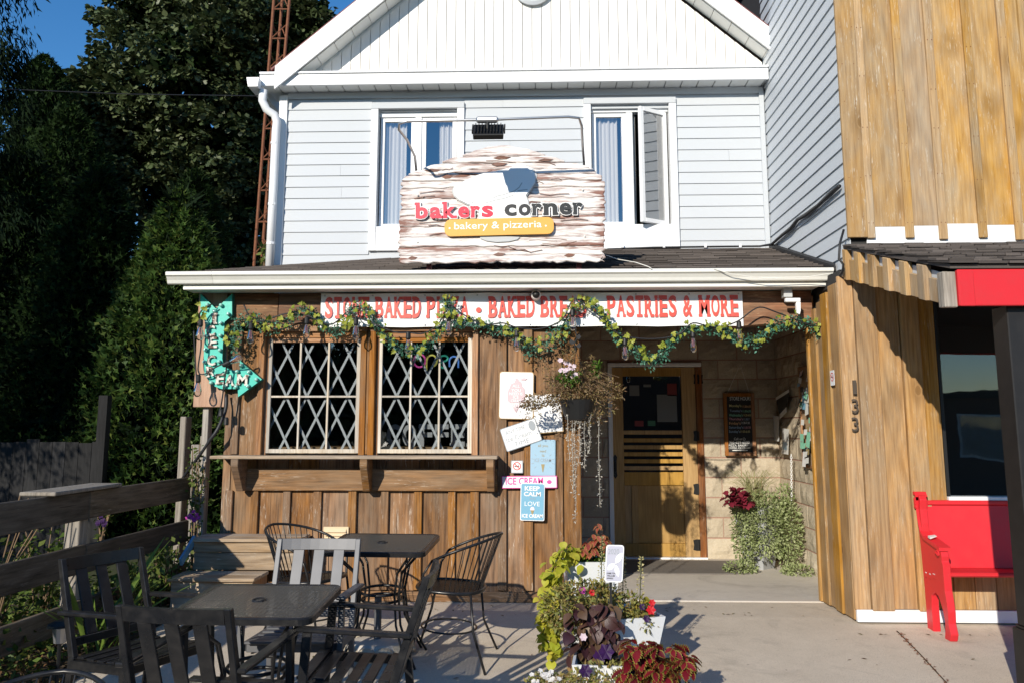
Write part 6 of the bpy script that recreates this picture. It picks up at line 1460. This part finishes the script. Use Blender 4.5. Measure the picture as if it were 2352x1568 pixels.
# ================================================================= patio furniture (built at the origin facing +Y, then copied)
def copy_tree(o, parent=None):
    c = o.copy(); COL.objects.link(c)
    if parent: c.parent = parent
    for ch in list(o.children): copy_tree(ch, c)
    return c
O0 = (0, 0, 0)
def make_slat_chair():
    t = thing('slat_chair', O0, '', 'chair', 'black slat back patio chairs'); mt = M['metal']
    for s in (-1, 1):
        MB().hexa([(s*.225-.014,-.205,.43),(s*.225+.014,-.205,.43),(s*.225+.014,-.165,.43),(s*.225-.014,-.165,.43)],[(s*.225-.014,-.315,.885),(s*.225+.014,-.315,.885),(s*.225+.014,-.285,.885),(s*.225-.014,-.285,.885)]).build('back_post', mt, t, .003)
        MB().hexa([(s*.225-.014,-.275,0),(s*.225+.014,-.275,0),(s*.225+.014,-.240,0),(s*.225-.014,-.240,0)],[(s*.225-.014,-.205,.43),(s*.225+.014,-.205,.43),(s*.225+.014,-.165,.43),(s*.225-.014,-.165,.43)]).build('leg', mt, t, .003)
        MB().hexa([(s*.252-.014,.20,0),(s*.252+.014,.20,0),(s*.252+.014,.235,0),(s*.252-.014,.235,0)],[(s*.252-.014,.185,.630),(s*.252+.014,.185,.630),(s*.252+.014,.225,.630),(s*.252-.014,.225,.630)]).build('leg', mt, t, .003)
        MB().hexa([(s*.252-.024,-.25,.628),(s*.252+.024,-.25,.628),(s*.252+.024,.25,.631),(s*.252-.024,.25,.631)],[(s*.252-.024,-.25,.648),(s*.252+.024,-.25,.648),(s*.252+.024,.25,.651),(s*.252-.024,.25,.651)]).build('arm', mt, t, .005)
        MB().bar((s*.235,-.18,.40),(s*.235,.20,.40), .022, .04).build('side_rail', mt, t)
    m = MB(); n = 8
    for i in range(n):
        a, b = -.211+.422*i/n, -.211+.422*(i+1)/n; ya, yb = -.302-.02*(1-(a/.21)**2), -.302-.02*(1-(b/.21)**2)
        m.hexa([(a,ya,.825),(b,yb,.825),(b,yb+.02,.825),(a,ya+.02,.825)],[(a,ya-.010,.884),(b,yb-.010,.884),(b,yb+.011,.884),(a,ya+.011,.884)])
    m.build('top_rail', mt, t)
    MB().box(-.211,.211,-.217,-.195,.475,.515).build('back_rail', mt, t, .003)
    for x in (-.115, 0, .115):
        d = -.02*(1-(x/.21)**2)
        MB().hexa([(x-.030,-.212,.516),(x+.030,-.212,.516),(x+.030,-.200,.516),(x-.030,-.200,.516)],[(x-.030,-.299+d,.824),(x+.030,-.299+d,.824),(x+.030,-.287+d,.824),(x-.030,-.287+d,.824)]).build('back_slat', mt, t, .002)
    for i in range(6):
        y = -.165+i*.072; MB().box(-.222,.222,y,y+.05,.421-.004*(2.5-abs(i-2.5)),.434-.004*(2.5-abs(i-2.5))).build('seat_slat', mt, t, .003)
    MB().box(-.222,.222,.185,.205,.375,.418).build('front_rail', mt, t, .003); MB().box(-.222,.222,-.19,-.17,.375,.418).build('rear_rail', mt, t, .003)
    return t
def make_wire_chair():
    t = thing('wire_chair', O0, '', 'chair', 'black wire hoop back chairs'); mt = M['metal']
    rim = [Vector((.215*math.copysign(abs(math.cos(a))**.75, math.cos(a)), .21*math.copysign(abs(math.sin(a))**.75, math.sin(a)), .445)) for a in np.linspace(0, 6.2832, 28, endpoint=False)]
    MB().tube(rim, .012, 7, True).build('seat_rim', mt, t, smooth=True)
    m = MB()
    for q in np.arange(-.19, .195, .0105):
        hw = .208*(1-(abs(q)/.215)**2.6)**(1/2.6)
        m.box(q-.0022, q+.0022, -hw, hw, .443, .4455); m.box(-hw, hw, q-.0022, q+.0022, .4457, .448)
    m.build('seat_mesh', mt, t)
    rail = []
    for a in np.linspace(-118, 118, 27):
        u = abs(a)/118; rail.append(Vector((.258*math.sin(R(a)), -.238*math.cos(R(a))-.07*(1-u*.6), .795-.165*u**1.7)))
    MB().tube(rail, .009, 7).build('hoop', mt, t, smooth=True)
    for i in range(3, 24, 1 if False else 1):
        if i % 1 == 0 and i not in (0, 26):
            a = rail[i]; an = -118+236*i/26; b = Vector((.19*math.sin(R(an))*1.05, -.195*math.cos(R(an)), .446))
            if i % 2 == 1 or True: MB().tube([a, b], .0032, 5).build('spoke', mt, t)
    for s in (-1, 1):
        MB().tube([rail[0 if s < 0 else -1], Vector((s*.235,.13,.55)), Vector((s*.21,.14,.45)), Vector((s*.20,.17,.25)), Vector((s*.25,.25,.0))], .008, 6).build('leg', mt, t, smooth=True)
        MB().tube([Vector((s*.17,-.16,.44)), Vector((s*.175,-.19,.22)), Vector((s*.24,-.29,.0))], .008, 6).build('leg', mt, t, smooth=True)
    MB().tube([Vector((.185*math.cos(a), .175*math.sin(a), .20)) for a in np.linspace(0, 6.2832, 22, endpoint=False)], .006, 5, True).build('leg_ring', mt, t)
    return t
def make_table(w_, d_):
    t = thing('mesh_table', O0, '', 'table', 'black mesh top bistro tables'); mt = M['metal']; hw, hd = w_/2, d_/2
    rr = [Vector((x, y, .712)) for x, y in rrect(w_, d_, .055, 5)]
    m = MB(); N = len(rr); inn = [(x, y) for x, y in rrect(w_-.012, d_-.012, .05, 5)]
    out_ = [(x, y) for x, y in rrect(w_, d_, .055, 5)]; in2 = rrect(w_-.06, d_-.06, .035, 5)
    vs = [(x,y,.690) for x,y in out_]+[(x,y,.716) for x,y in out_]+[(x,y,.722) for x,y in inn]+[(x,y,.719) for x,y in in2]+[(x,y,.712) for x,y in in2]
    m.add(vs, [(k_*N+i, k_*N+(i+1) % N, (k_+1)*N+(i+1) % N, (k_+1)*N+i) for k_ in range(4) for i in range(N)]).build('rim', mt, t)
    m = MB(); st_ = .0215
    for q in np.arange(-hw+.03, hw-.028, st_): m.box(q-.0032, q+.0032, -hd+.026, hd-.026, .712, .7158)
    for q in np.arange(-hd+.03, hd-.028, st_): m.box(-hw+.026, hw-.026, q-.0032, q+.0032, .7160, .7195)
    m.build('mesh_top', M['mesh'], t)
    MB().tube([Vector((.028*math.cos(a), .028*math.sin(a), .7195)) for a in np.linspace(0, 6.2832, 14, endpoint=False)], .006, 5, True).build('parasol_ring', mt, t)
    for s in (-1, 1):
        for u in (-1, 1):
            for o_ in (-.02, .02):
                px, py = s*(hw-.10)+o_*u, u*(hd-.10)-o_*s
                MB().tube([(px*1.0,py*1.0,.70),(px*.98,py*.98,.66),(px*.62,py*.62,.56),(px*.52,py*.52,.42),(px*.58,py*.58,.24),(px*.92,py*.92,.05),(px*1.02,py*1.02,.0)], .008, 6).build('leg', mt, t, smooth=True)
    for zz, r_ in ((.42,.135),(.37,.125)): MB().tube([Vector((r_*math.cos(a), r_*math.sin(a), zz)) for a in np.linspace(0, 6.2832, 24, endpoint=False)], .009, 6, True).build('leg_ring', mt, t, smooth=True)
    return t
def put(t, first, x, y, face, label):
    o = t if first else copy_tree(t)
    o.location = (x, y, gz(y)+e); o.rotation_euler = (math.atan(.052), 0, math.atan2(-face[0], face[1])); o['label'] = label; return o
tb1 = make_table(.66, .60); put(tb1, True, -1.32, 3.95, (0,1), 'near black mesh top table among the slat chairs')
put(tb1, False, -1.0, 5.33, (.05,1), 'far black mesh top table by the wooden wall')
ch = make_slat_chair()
front = put(ch, True, -1.36, 3.52, (.12,1), 'near slat chair with its back to the camera beside the lower left table')
put(ch, False, -1.96, 4.12, (.90,-.42), 'slat chair at the far left beside the wooden rail fence')
put(ch, False, -.85, 3.92, (-1,-.03), 'slat chair seen edge on at the right end of the near table')
cb_ = put(ch, False, -1.25, 4.38, (.02,-1), 'slat chair with sun sheen put into its colour behind the near table facing the camera')
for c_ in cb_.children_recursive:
    c_.data = c_.data.copy(); c_.data.materials.clear(); c_.data.materials.append(M['greymetal'])  # paler metal on this copy paints in the sheen of the sun
wc = make_wire_chair()
put(wc, True, -1.50, 5.52, (.93,-.35), 'wire hoop chair left of the far mesh table')
put(wc, False, -.58, 5.33, (-1,.12), 'wire hoop chair right of the far mesh table casting its shadow on the paving')
put(wc, False, -1.60, 2.50, (.06,-1), 'wire hoop chair cut off at the bottom left corner')
ub = thing('parasol_base', (-1.05, 5.45, gz(5.45)), 'pale stone parasol base with a short steel tube under the far table', 'parasol base')
bc = Vector((-1.05, 5.45, gz(5.45)+e)); rs = random.Random(3)
for i in range(11):
    a = i*.571; r_ = .19; q = bc+Vector((math.cos(a)*r_, math.sin(a)*r_, .035)); m = bmesh.new(); bmesh.ops.create_icosphere(m, subdivisions=2, radius=.055)
    for v in m.verts: v.co = Vector((v.co.x*1.15, v.co.y*1.1, v.co.z*.65))*(1+.25*noise.noise(v.co*18+Vector((i*5,0,0))))+q
    MB().add([v.co.copy() for v in m.verts], [tuple(v.index for v in f.verts) for f in m.faces]).build('stone', M['basestone'], ub); m.free()
MB().lathe(bc, [(.20,0),(.20,.05),(.16,.075),(.05,.085)], 24).build('slab', M['slab'], ub); MB().lathe(bc, [(.024,.08),(.024,.36),(.020,.36),(.020,.34)], 14).build('tube', M['greymetal'], ub)

# ================================================================= steps and fence on the left
sp = thing('wooden_steps', (-2.3, 6.4, 0), 'weathered two step wooden platform at the left end of the shop front', 'steps')
sx_ = (-2.72, -1.86, -2.09)
for i in range(2): MB().box(sx_[0], sx_[1], 6.395+i*.165, 6.555+i*.155, .515, .540).build('tread_board', M['step'], sp, .004)
for i in range(2): MB().box(sx_[0]-.02, sx_[2], 6.075+i*.165, 6.235+i*.165, .275, .300).build('tread_board', M['step'], sp, .004)
MB().box(sx_[0]+.02, sx_[1]-.02, 6.42, 6.445, .435, .513).build('riser', M['step'], sp, .003); MB().box(sx_[0]+.02, sx_[1]-.02, 6.425, 6.45, .301, .43).build('riser', M['step'], sp, .003)
MB().box(sx_[0], sx_[2]-.02, 6.10, 6.125, .0, .273).build('riser', M['step'], sp, .003); MB().box(sx_[1]-.04, sx_[1]-.018, 6.45, 6.72, 0, .513).build('side_panel', M['shop'], sp); MB().box(sx_[2]-.04, sx_[2]-.018, 6.126, 6.42, 0, .273).build('side_panel', M['shop'], sp)
fX = lambda y: -2.955-(6.8-y)*.05
fn = thing('rail_fence', (fX(5.5), 5.5, gz(5.5)), 'low dark weathered three rail plank fence along the left side', 'fence')
for z0, z1 in ((.80,.985),(.455,.635),(.12,.29)):
    for ya, yb in ((2.2,5.40),(5.405,6.82)):
        pts = lambda x_, y_: [(fX(y_)+x_, y_, z0+random.uniform(-.006,.006)), (fX(y_)+x_, y_, z1+random.uniform(-.006,.006))]
        a0_, a1_ = pts(0, ya), pts(0, yb); b0_, b1_ = pts(.036, ya), pts(.036, yb)
        MB().hexa([a0_[0], b0_[0], b1_[0], a1_[0]], [a0_[1], (b0_[0][0],ya,a0_[1][2]), (b1_[0][0],yb,a1_[1][2]), a1_[1]]).build('rail', M['fence'], fn, .005)
for y in (3.0, 5.42): MB().box(fX(y)-.105, fX(y)-.004, y-.05, y+.05, gz(y)-.1, .985).build('post', M['greypost'], fn, .005)
MB().box(fX(5.4)-.16, fX(5.4)+.07, 4.95, 5.75, .988, 1.012).build('cap_board', M['greypost'], fn, .005)
gp_ = thing('fence_post', (-3.11, 6.95, 0), 'tall grey weathered square post at the end of the rail fence', 'post')
q0, q1 = at(398,1280,6.95), at(430,956,6.95); MB().box(q0.x, q1.x+.0, 6.93, 7.05, -.05, q1.z).build('shaft', M['greypost'], gp_, .006)
bf = thing('board_fence', (-2.8, 6.9, 0), 'grey weathered upright boards between the tall post and the shop', 'fence')
for px0_, px1_, top in ((436,455,1020),(456,478,1000)):
    q0, q1 = at(px0_,1100,6.88), at(px1_,1100,6.88); MB().box(q0.x, q1.x, 6.87, 6.895, -.02, at(450,top,6.88).z).build('board', M['greypost'], bf, .004)
q0 = at(462,1100,6.80); MB().box(q0.x, q0.x+.05, 6.76, 6.85, .0, 1.62).build('post', M['greypost'], bf, .004)
bl = thing('blue_board', (-2.78,6.3,.35), 'faded blue edged board leaning beside the steps', 'board')
MB().bar(at(415,1290,6.2), at(447,1236,6.45), .02, .06).build('plank', paint('faded_blue', (.12,.28,.42), .6, .3), bl)
so = thing('solar_light', at(140,1500,4.6), 'small black solar path light on a stake by the fence', 'path light')
q = at(140,1437,4.5)
MB().lathe(q, [(.07,0),(.068,.012),(.03,.03)], 16).build('cap', M['iron'], so); MB().lathe(q+Vector((0,0,-.085)), [(.03,0),(.042,.085)], 12).build('lens', M['steel'], so); MB().tube([q+Vector((0,0,-.08)), q+Vector((0,0,-.32))], .010, 6).build('stake', M['iron'], so)
# plants in the bed
M['bedleaf'] = leafmat('bed_leaves', [(.05,.09,.018),(.11,.17,.03),(.19,.23,.05),(.04,.06,.015)], .5, .3); M['litter'] = leafmat('fallen_leaves', [(.11,.055,.025),(.18,.10,.04),(.07,.045,.025),(.14,.13,.04)], .8, .1)
n = 2600; pos = np.stack([np.random.uniform(-3.9,-2.72,n), np.random.uniform(3.1,6.6,n), np.zeros(n)],1); pos[:,2] = [gz(y)+.05+random.random()*.03 for y in pos[:,1]]
tag(cloud('leaf_litter', *T_DIA, pos, rotset(n), np.random.uniform(.03,.06,n), M['litter']), 'brown fallen leaves covering the bed below the rail fence', 'leaf litter', kind='stuff')
n = 5200; pos = np.stack([np.random.uniform(-4.1,-2.86,n), np.random.uniform(3.0,6.9,n), np.zeros(n)],1); cl_ = np.sin(pos[:,0]*9+1)*np.sin(pos[:,1]*6.3)
pos[:,2] = np.array([gz(y) for y in pos[:,1]])+.03+np.random.rand(n)*(.18+.22*np.clip(cl_,0,1))
tag(cloud('ground_cover', *T_DIA, pos, aimed(np.random.normal(size=(n,3))*np.array([1,1,.3])+np.array([0,0,.5]), .3), np.random.uniform(.03,.07,n), M['bedleaf']), 'low leafy ground cover growing under the rail fence', 'ground cover', kind='stuff')
def leafy(name, label, c, h_, r_, n_, sz, mat='bedleaf', cat='plant', grp=None):
    t_ = thing(name, c, label, cat, grp); c = Vector(c)
    sts = []
    for i in range(7):
        a = random.random()*6.28; sts.append([c+Vector((random.gauss(0,.02),random.gauss(0,.02),0)), c+Vector((math.cos(a)*r_*.4, math.sin(a)*r_*.4, h_*.55)), c+Vector((math.cos(a)*r_*.8, math.sin(a)*r_*.8, h_*random.uniform(.8,1.05)))])
    stems(t_, sts, .004, 'drystem')
    pp = np.array([tuple(s[1].lerp(s[2], random.random()) if random.random() < .6 else s[0].lerp(s[1], random.random())) for s in random.choices(sts, k=n_)])+np.random.normal(size=(n_,3))*r_*.22
    cloud('foliage', *T_DIA, pp, aimed(np.random.normal(size=(n_,3)), .4), np.random.uniform(sz*.6,sz*1.3,n_), M[mat], t_, 'stuff'); return t_
leafy('shrub', 'leafy green shrub behind the fence at the far left edge', (-3.75,4.75,-.05), 1.05, .30, 420, .075)
leafy('shrub', 'low bright shrub seen between the upper two rails', (-3.45,5.2,-.05), .75, .25, 300, .07)
leafy('shrub', 'leafy shrub behind the fence post under its cap board', (-3.55,5.85,-.03), .72, .25, 300, .07)
leafy('shrub', 'grassy green plant at the foot of the fence near the steps', (-2.80,5.75,-.03), .55, .16, 320, .06)
leafy('shrub', 'dark shrub between the fence end and the steps', (-2.86,6.35,.0), .5, .16, 300, .05)
for i, (x, y, lab) in enumerate(((-3.5,4.5,'bare twiggy weed stems behind the top rail at the left'), (-3.35,5.0,'dry branching stems left of the fence cap board'))):
    t_ = thing('dry_weed', (x,y,-.06), lab, 'plant')
    sts = []
    for q in range(9): a = random.random()*6.28; L = random.uniform(.15,.4); sts.append([Vector((x,y,-.06)), Vector((x+math.cos(a)*L*.4,y+math.sin(a)*L*.4,.55)), Vector((x+math.cos(a)*L,y+math.sin(a)*L,random.uniform(.8,1.15)))])
    stems(t_, sts, .004, 'drystem')
cp = leafy('climbing_phlox', 'tall pink flowered phlox against the grey boards by the shop corner', (-2.83,6.72,0), 1.25, .09, 420, .045)
for q in ((436,1190),(446,1196),(455,1188),(440,1182),(448,1190)): 
    for _ in range(3): flower(cp, at(q[0]+random.gauss(0,3), q[1]+random.gauss(0,3), 6.62), .018, 'pet_magenta', 5)
pf = leafy('purple_bellflower', 'purple flower spike behind the middle of the fence', at(232,1260,5.9), .3, .06, 60, .04)
for q in range(7): flower(pf, at(232+random.gauss(0,4), 1192+random.gauss(0,9), 5.85), .02, 'pet_purple', 5)
gb = thing('iris_blades', (-2.78,5.2,-.05), 'arching green iris blades beside the left slat chair', 'plant')
m_ = leafmat('iris_leaf', [(.16,.24,.04),(.10,.17,.03)], .45, .3); L_blade.materials.append(m_)
leaf_parts(gb, 'blade', L_blade, [(Vector((-2.78+random.gauss(0,.06),5.2+random.gauss(0,.08),-.04)), Vector((random.gauss(0,.35),random.gauss(0,.35),1)), random.gauss(0,1), random.uniform(.45,.8)) for i in range(22)])

# ================================================================= trees, mast and shed behind
M['bark'] = wood('bark', (.03,.022,.016), (.10,.078,.06), (.12,.10,.08), 'Z', .4)
M['maple'] = leafmat('maple_leaves', [(.050,.075,.028),(.085,.115,.045),(.15,.175,.08),(.062,.09,.032)], .45, .15, spec=.4)
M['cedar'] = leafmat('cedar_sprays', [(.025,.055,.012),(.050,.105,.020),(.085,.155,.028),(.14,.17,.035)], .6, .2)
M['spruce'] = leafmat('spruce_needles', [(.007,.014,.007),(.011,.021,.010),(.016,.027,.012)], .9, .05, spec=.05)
def trunk(t_, path, r0, r1):
    P_ = spline(path, 12); MB().tube(P_, [r0+(r1-r0)*i/11 for i in range(12)], 9).build('trunk', M['bark'], t_, smooth=True)
mt_ = thing('maple_tree', (-7.3,17.5,0), 'big dense broadleaf tree rising behind the house on the left', 'tree')
trunk(mt_, [(-7.3,17.5,-.2),(-7.2,17.5,3),(-7.0,17.4,7)], .32, .14)
for q in ((-9,17,7),(-5,17,7.5),(-8,16.4,9),(-5.8,17.8,10)): MB().tube([(-7.25,17.5,3), (q[0]*.5-3.6,17.3,q[2]*.7), q], [.14,.09,.03], 7).build('limb', M['bark'], t_ if False else mt_)
YM = 17.0; cs = []
for (px, py, rx, rz) in ((430,150,1.9,1.5),(300,260,1.5,1.2),(560,120,1.8,1.5),(500,-60,2.4,1.4),(350,40,1.3,1.1),(240,230,1.1,.7),(200,250,.9,.6),(450,330,1.8,1.3),(590,330,1.6,1.5),(560,480,1.6,1.2),(430,480,1.5,1.2),(620,180,1.2,1.3),(690,60,.75,.6),(660,110,.7,.6),(320,380,1.2,1.0),(560,590,1.5,.9),(250,300,1.0,.8),(720,40,.5,.35)):
    p = at(px, py, YM+random.uniform(-.8,.8)); cs.append((p, rx, rz))
PP, DD = [], []
for p, rx, rz in cs:
    nb_ = int(40*rx*rx)+10
    for _ in range(nb_):         # leaf clumps on a shell, so gaps stay between them
        q, d = rand_in(1, p, (rx, rx*.8, rz), .6); k_ = random.randint(30, 60); r_ = random.uniform(.15,.32)
        g, dd = rand_in(k_, q[0], (r_, r_, r_*.55), .2); PP.append(g); DD.append(dd*.6+d*.6+np.array([0,-.15,-.35]))
pos = np.concatenate(PP); dr_ = np.concatenate(DD)
cloud('crown', *T_MAPLE, pos, aimed(dr_, .45, .5), np.random.uniform(.075,.145,len(pos)), M['maple'], mt_, 'stuff')
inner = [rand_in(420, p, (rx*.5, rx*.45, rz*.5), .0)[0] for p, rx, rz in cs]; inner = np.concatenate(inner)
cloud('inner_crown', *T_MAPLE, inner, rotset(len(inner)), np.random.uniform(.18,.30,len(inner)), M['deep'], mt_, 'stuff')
M['cedar_shade_tone'] = leafmat('shade_toned_cedar_sprays', [(.010,.022,.006),(.018,.038,.009),(.028,.055,.012)], .7, .1, spec=.1)  # cedar foliage darkened so its colour carries the shade on these trees
def cedar(label, x, y, h_, r_, n_, lean=0, grp='cedars behind the rail fence', zb_=-.1):
    mc = M['cedar' if label.startswith('bright') else 'cedar_shade_tone']
    t_ = thing('cedar_tree', (x,y,zb_), label, 'tree', grp); trunk(t_, [(x,y,zb_),(x,y,h_*.5),(x+lean,y,h_*.93)], .11, .02)
    u = np.random.rand(n_)**.85; z = zb_+.1+u*(h_-.1); rad = r_*(1-u**1.6)**.75*(.80+.25*np.random.rand(n_)); a = np.random.rand(n_)*6.2832
    lump = 1+.16*np.sin(a*5+z*3.2)+.12*np.sin(a*9-z*5.1); rad *= lump
    pos = np.stack([x+lean*u+np.cos(a)*rad, y+np.sin(a)*rad, z],1); d = np.stack([np.cos(a)*.8, np.sin(a)*.8, .75+0*a],1)
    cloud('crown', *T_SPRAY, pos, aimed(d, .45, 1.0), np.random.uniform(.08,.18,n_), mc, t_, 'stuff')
    k_ = n_//3; u = np.random.rand(k_); a = np.random.rand(k_)*6.2832; rad = r_*(1-u**1.6)**.75*.62*np.random.rand(k_)**.4
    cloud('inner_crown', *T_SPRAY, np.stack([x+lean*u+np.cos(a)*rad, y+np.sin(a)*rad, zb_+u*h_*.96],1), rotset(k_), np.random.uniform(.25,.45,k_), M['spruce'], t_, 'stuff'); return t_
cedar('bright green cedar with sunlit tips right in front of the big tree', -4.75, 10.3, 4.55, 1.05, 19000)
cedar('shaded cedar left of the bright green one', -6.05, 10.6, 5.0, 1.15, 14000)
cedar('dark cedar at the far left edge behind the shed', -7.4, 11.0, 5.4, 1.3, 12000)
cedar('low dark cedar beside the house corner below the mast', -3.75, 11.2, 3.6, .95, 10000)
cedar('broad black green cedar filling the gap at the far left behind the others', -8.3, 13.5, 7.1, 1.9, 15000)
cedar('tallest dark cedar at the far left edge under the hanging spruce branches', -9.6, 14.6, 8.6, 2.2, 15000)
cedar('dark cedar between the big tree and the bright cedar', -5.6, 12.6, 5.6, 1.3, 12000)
# tall weeping spruces at the far left, mostly outside the picture: they shade the cedars
T_THIN = ([(0,0,0),(.4,.11,.03),(1,0,-.1),(.4,-.11,.03)], [(0,1,2,3)])
def spruce(label, x, y, h_, r_, n_):
    t_ = thing('spruce_tree', (x,y,-.1), label, 'tree', 'tall spruces at the left'); trunk(t_, [(x,y,-.1),(x,y,h_*.5),(x,y,h_*.97)], .2, .03)
    B_ = []; D_ = []
    for z in np.arange(.8, h_*.97, .34):
        R_ = r_*(1-(z/h_)**1.15)*.98+.12
        for q in range(9):
            a = random.random()*6.283; L = R_*random.uniform(.72,1.05); nn = int(n_*L)
            t = np.random.rand(nn); sag = -.10*L*t+.16*L*t*t-.02
            base_ = np.stack([x+np.cos(a)*L*t, y+np.sin(a)*L*t, z+sag],1)+np.random.normal(size=(nn,3))*np.array([.05,.05,.02])
            drop = np.random.rand(nn)**1.5*.40; base_[:,2] -= drop; B_.append(base_); D_.append(np.stack([np.cos(a)*.35+0*t, np.sin(a)*.35+0*t, -.9+0*t],1))
    pos = np.concatenate(B_); cloud('crown', *T_THIN, pos, aimed(np.concatenate(D_), .35), np.random.uniform(.06,.15,len(pos)), M['spruce'], t_, 'stuff'); return t_
spruce('tall dark weeping spruce whose branches hang in at the top left corner', -8.2, 10.2, 15, 1.75, 260)
spruce('tall dark spruce left of the picture shading the cedars', -7.95, 6.0, 9.2, 1.75, 190)
an = thing('antenna_mast', (-3.9, 11, 0), 'rusty lattice antenna mast rising beside the left wall of the house', 'mast')
lb_ = [at(583,612,11), at(612,612,11), at(600,612,11.25)]; lt_ = [at(629,0,11), at(665,0,11), at(648,0,11.25)]
legs = []
for b_, t__ in zip(lb_, lt_):
    d = (t__-b_); p0 = b_-d*((b_.z+.1)/d.z); p1 = t__+d*.25; legs.append((p0, p1)); MB().tube([p0, p1], .021, 7).build('leg', M['rust'], an)
N = 19
for i in range(N):
    for q in range(3):
        a, b = legs[q], legs[(q+1) % 3]; t = (i+.5)/N; t2 = (i+1.0)/N
        MB().tube([a[0].lerp(a[1], t), b[0].lerp(b[1], t)], .0095, 5).build('rung', M['rust'], an); MB().tube([a[0].lerp(a[1], t), b[0].lerp(b[1], t2)], .008, 5).build('brace', M['rust'], an)
vn2 = leafy('vine', 'small green vine climbing at the foot of the mast above the roof', at(606,612,8.9), .25, .07, 60, .08)
sd2 = thing('shed_fence', (-5.6, 9.0, 0), 'boarded fence behind the left plants with shade darkened into its colour', 'fence')
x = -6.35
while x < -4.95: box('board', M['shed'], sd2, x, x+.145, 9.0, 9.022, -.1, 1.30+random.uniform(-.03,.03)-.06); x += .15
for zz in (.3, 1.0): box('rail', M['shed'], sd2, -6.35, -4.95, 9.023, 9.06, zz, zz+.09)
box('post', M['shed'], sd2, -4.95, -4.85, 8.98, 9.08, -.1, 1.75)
sd3 = thing('back_hedge', (-4, 13.2, 0), 'dark hedge closing the gap behind the cedars', 'hedge')
pos, d = rand_in(9000, (-5.5,13.6,1.0), (4.2,.8,1.9), .6); cloud('foliage', *T_DIA, pos, aimed(d, .6), np.random.uniform(.12,.25,9000), M['deep'], sd3, 'stuff')
lt = MB()
for i in range(70):
    y_ = random.choice((random.uniform(6.25,6.7), random.uniform(4.4,6.6))); x_ = random.uniform(-1.6,3.2)
    if y_ > 6.1 and x_ > 2.2: y_ = 5.9
    p = Vector((x_, y_, gz(y_)+e+.004)); a = random.random()*6.28; s_ = random.uniform(.008,.022); d = Vector((math.cos(a),math.sin(a),.15))*s_; n_ = Vector((-math.sin(a),math.cos(a),.1))*s_*.45
    lt.add([p-d, p+n_, p+d, p-n_+Vector((0,0,.003))], [(0,1,2,3)])
tag(lt.build('fallen_leaves', M['litter']), 'scattered small dry leaves on the concrete paving', 'leaf litter', kind='stuff')
# ================================================================= across the road, seen in the window panes
M['brickfar'] = stone('dark_brick', (.10,.055,.04), (.16,.09,.07), (.2,.14,.1)); 
ob = thing('opposite_building', (4, -19, -1.2), 'low flat roofed building across the road behind the camera', 'building')
box('wall', M['brickfar'], ob, 9, 42, -26, -19, -1.2, 2.45); box('roof_edge', M['iron'], ob, 8.9, 42.2, -26.1, -18.9, 2.46, 2.7)
box('wall', M['brickfar'], ob, -3, 8.99, -27, -19.2, -1.2, 5.2); box('roof_edge', M['iron'], ob, -3.2, 8.95, -27.1, -19.1, 5.21, 5.5)
for x in range(10, 40, 3): box('window', M['glass'], ob, x, x+1.6, -18.99, -18.97, .2, 1.7); box('frame', M['white'], ob, x-.08, x+1.68, -18.995, -18.991, .12, 1.78)
for i, (x, y, h_, r_) in enumerate(((-9,-19,9.5,3.4),(-4.8,-21,8.5,2.6),(-15,-22,11,4.2),(-21,-19,9,3.5))):
    t_ = thing('street_tree', (x,y,-1.2), ('broad tree across the road nearest the brick building','smallest tree across the road by the tall brick wall','tallest tree across the road','leftmost tree across the road')[i], 'tree', 'trees across the road'); trunk(t_, [(x,y,-1.2),(x,y,1.5),(x+.3,y,h_*.6)], .28, .1)
    pos, d = rand_in(3800, (x,y,h_*.52), (r_,r_,h_*.52), .5); cloud('crown', *T_MAPLE, pos, aimed(d, .7), np.random.uniform(.35,.65,3800), M['maple'], t_, 'stuff')
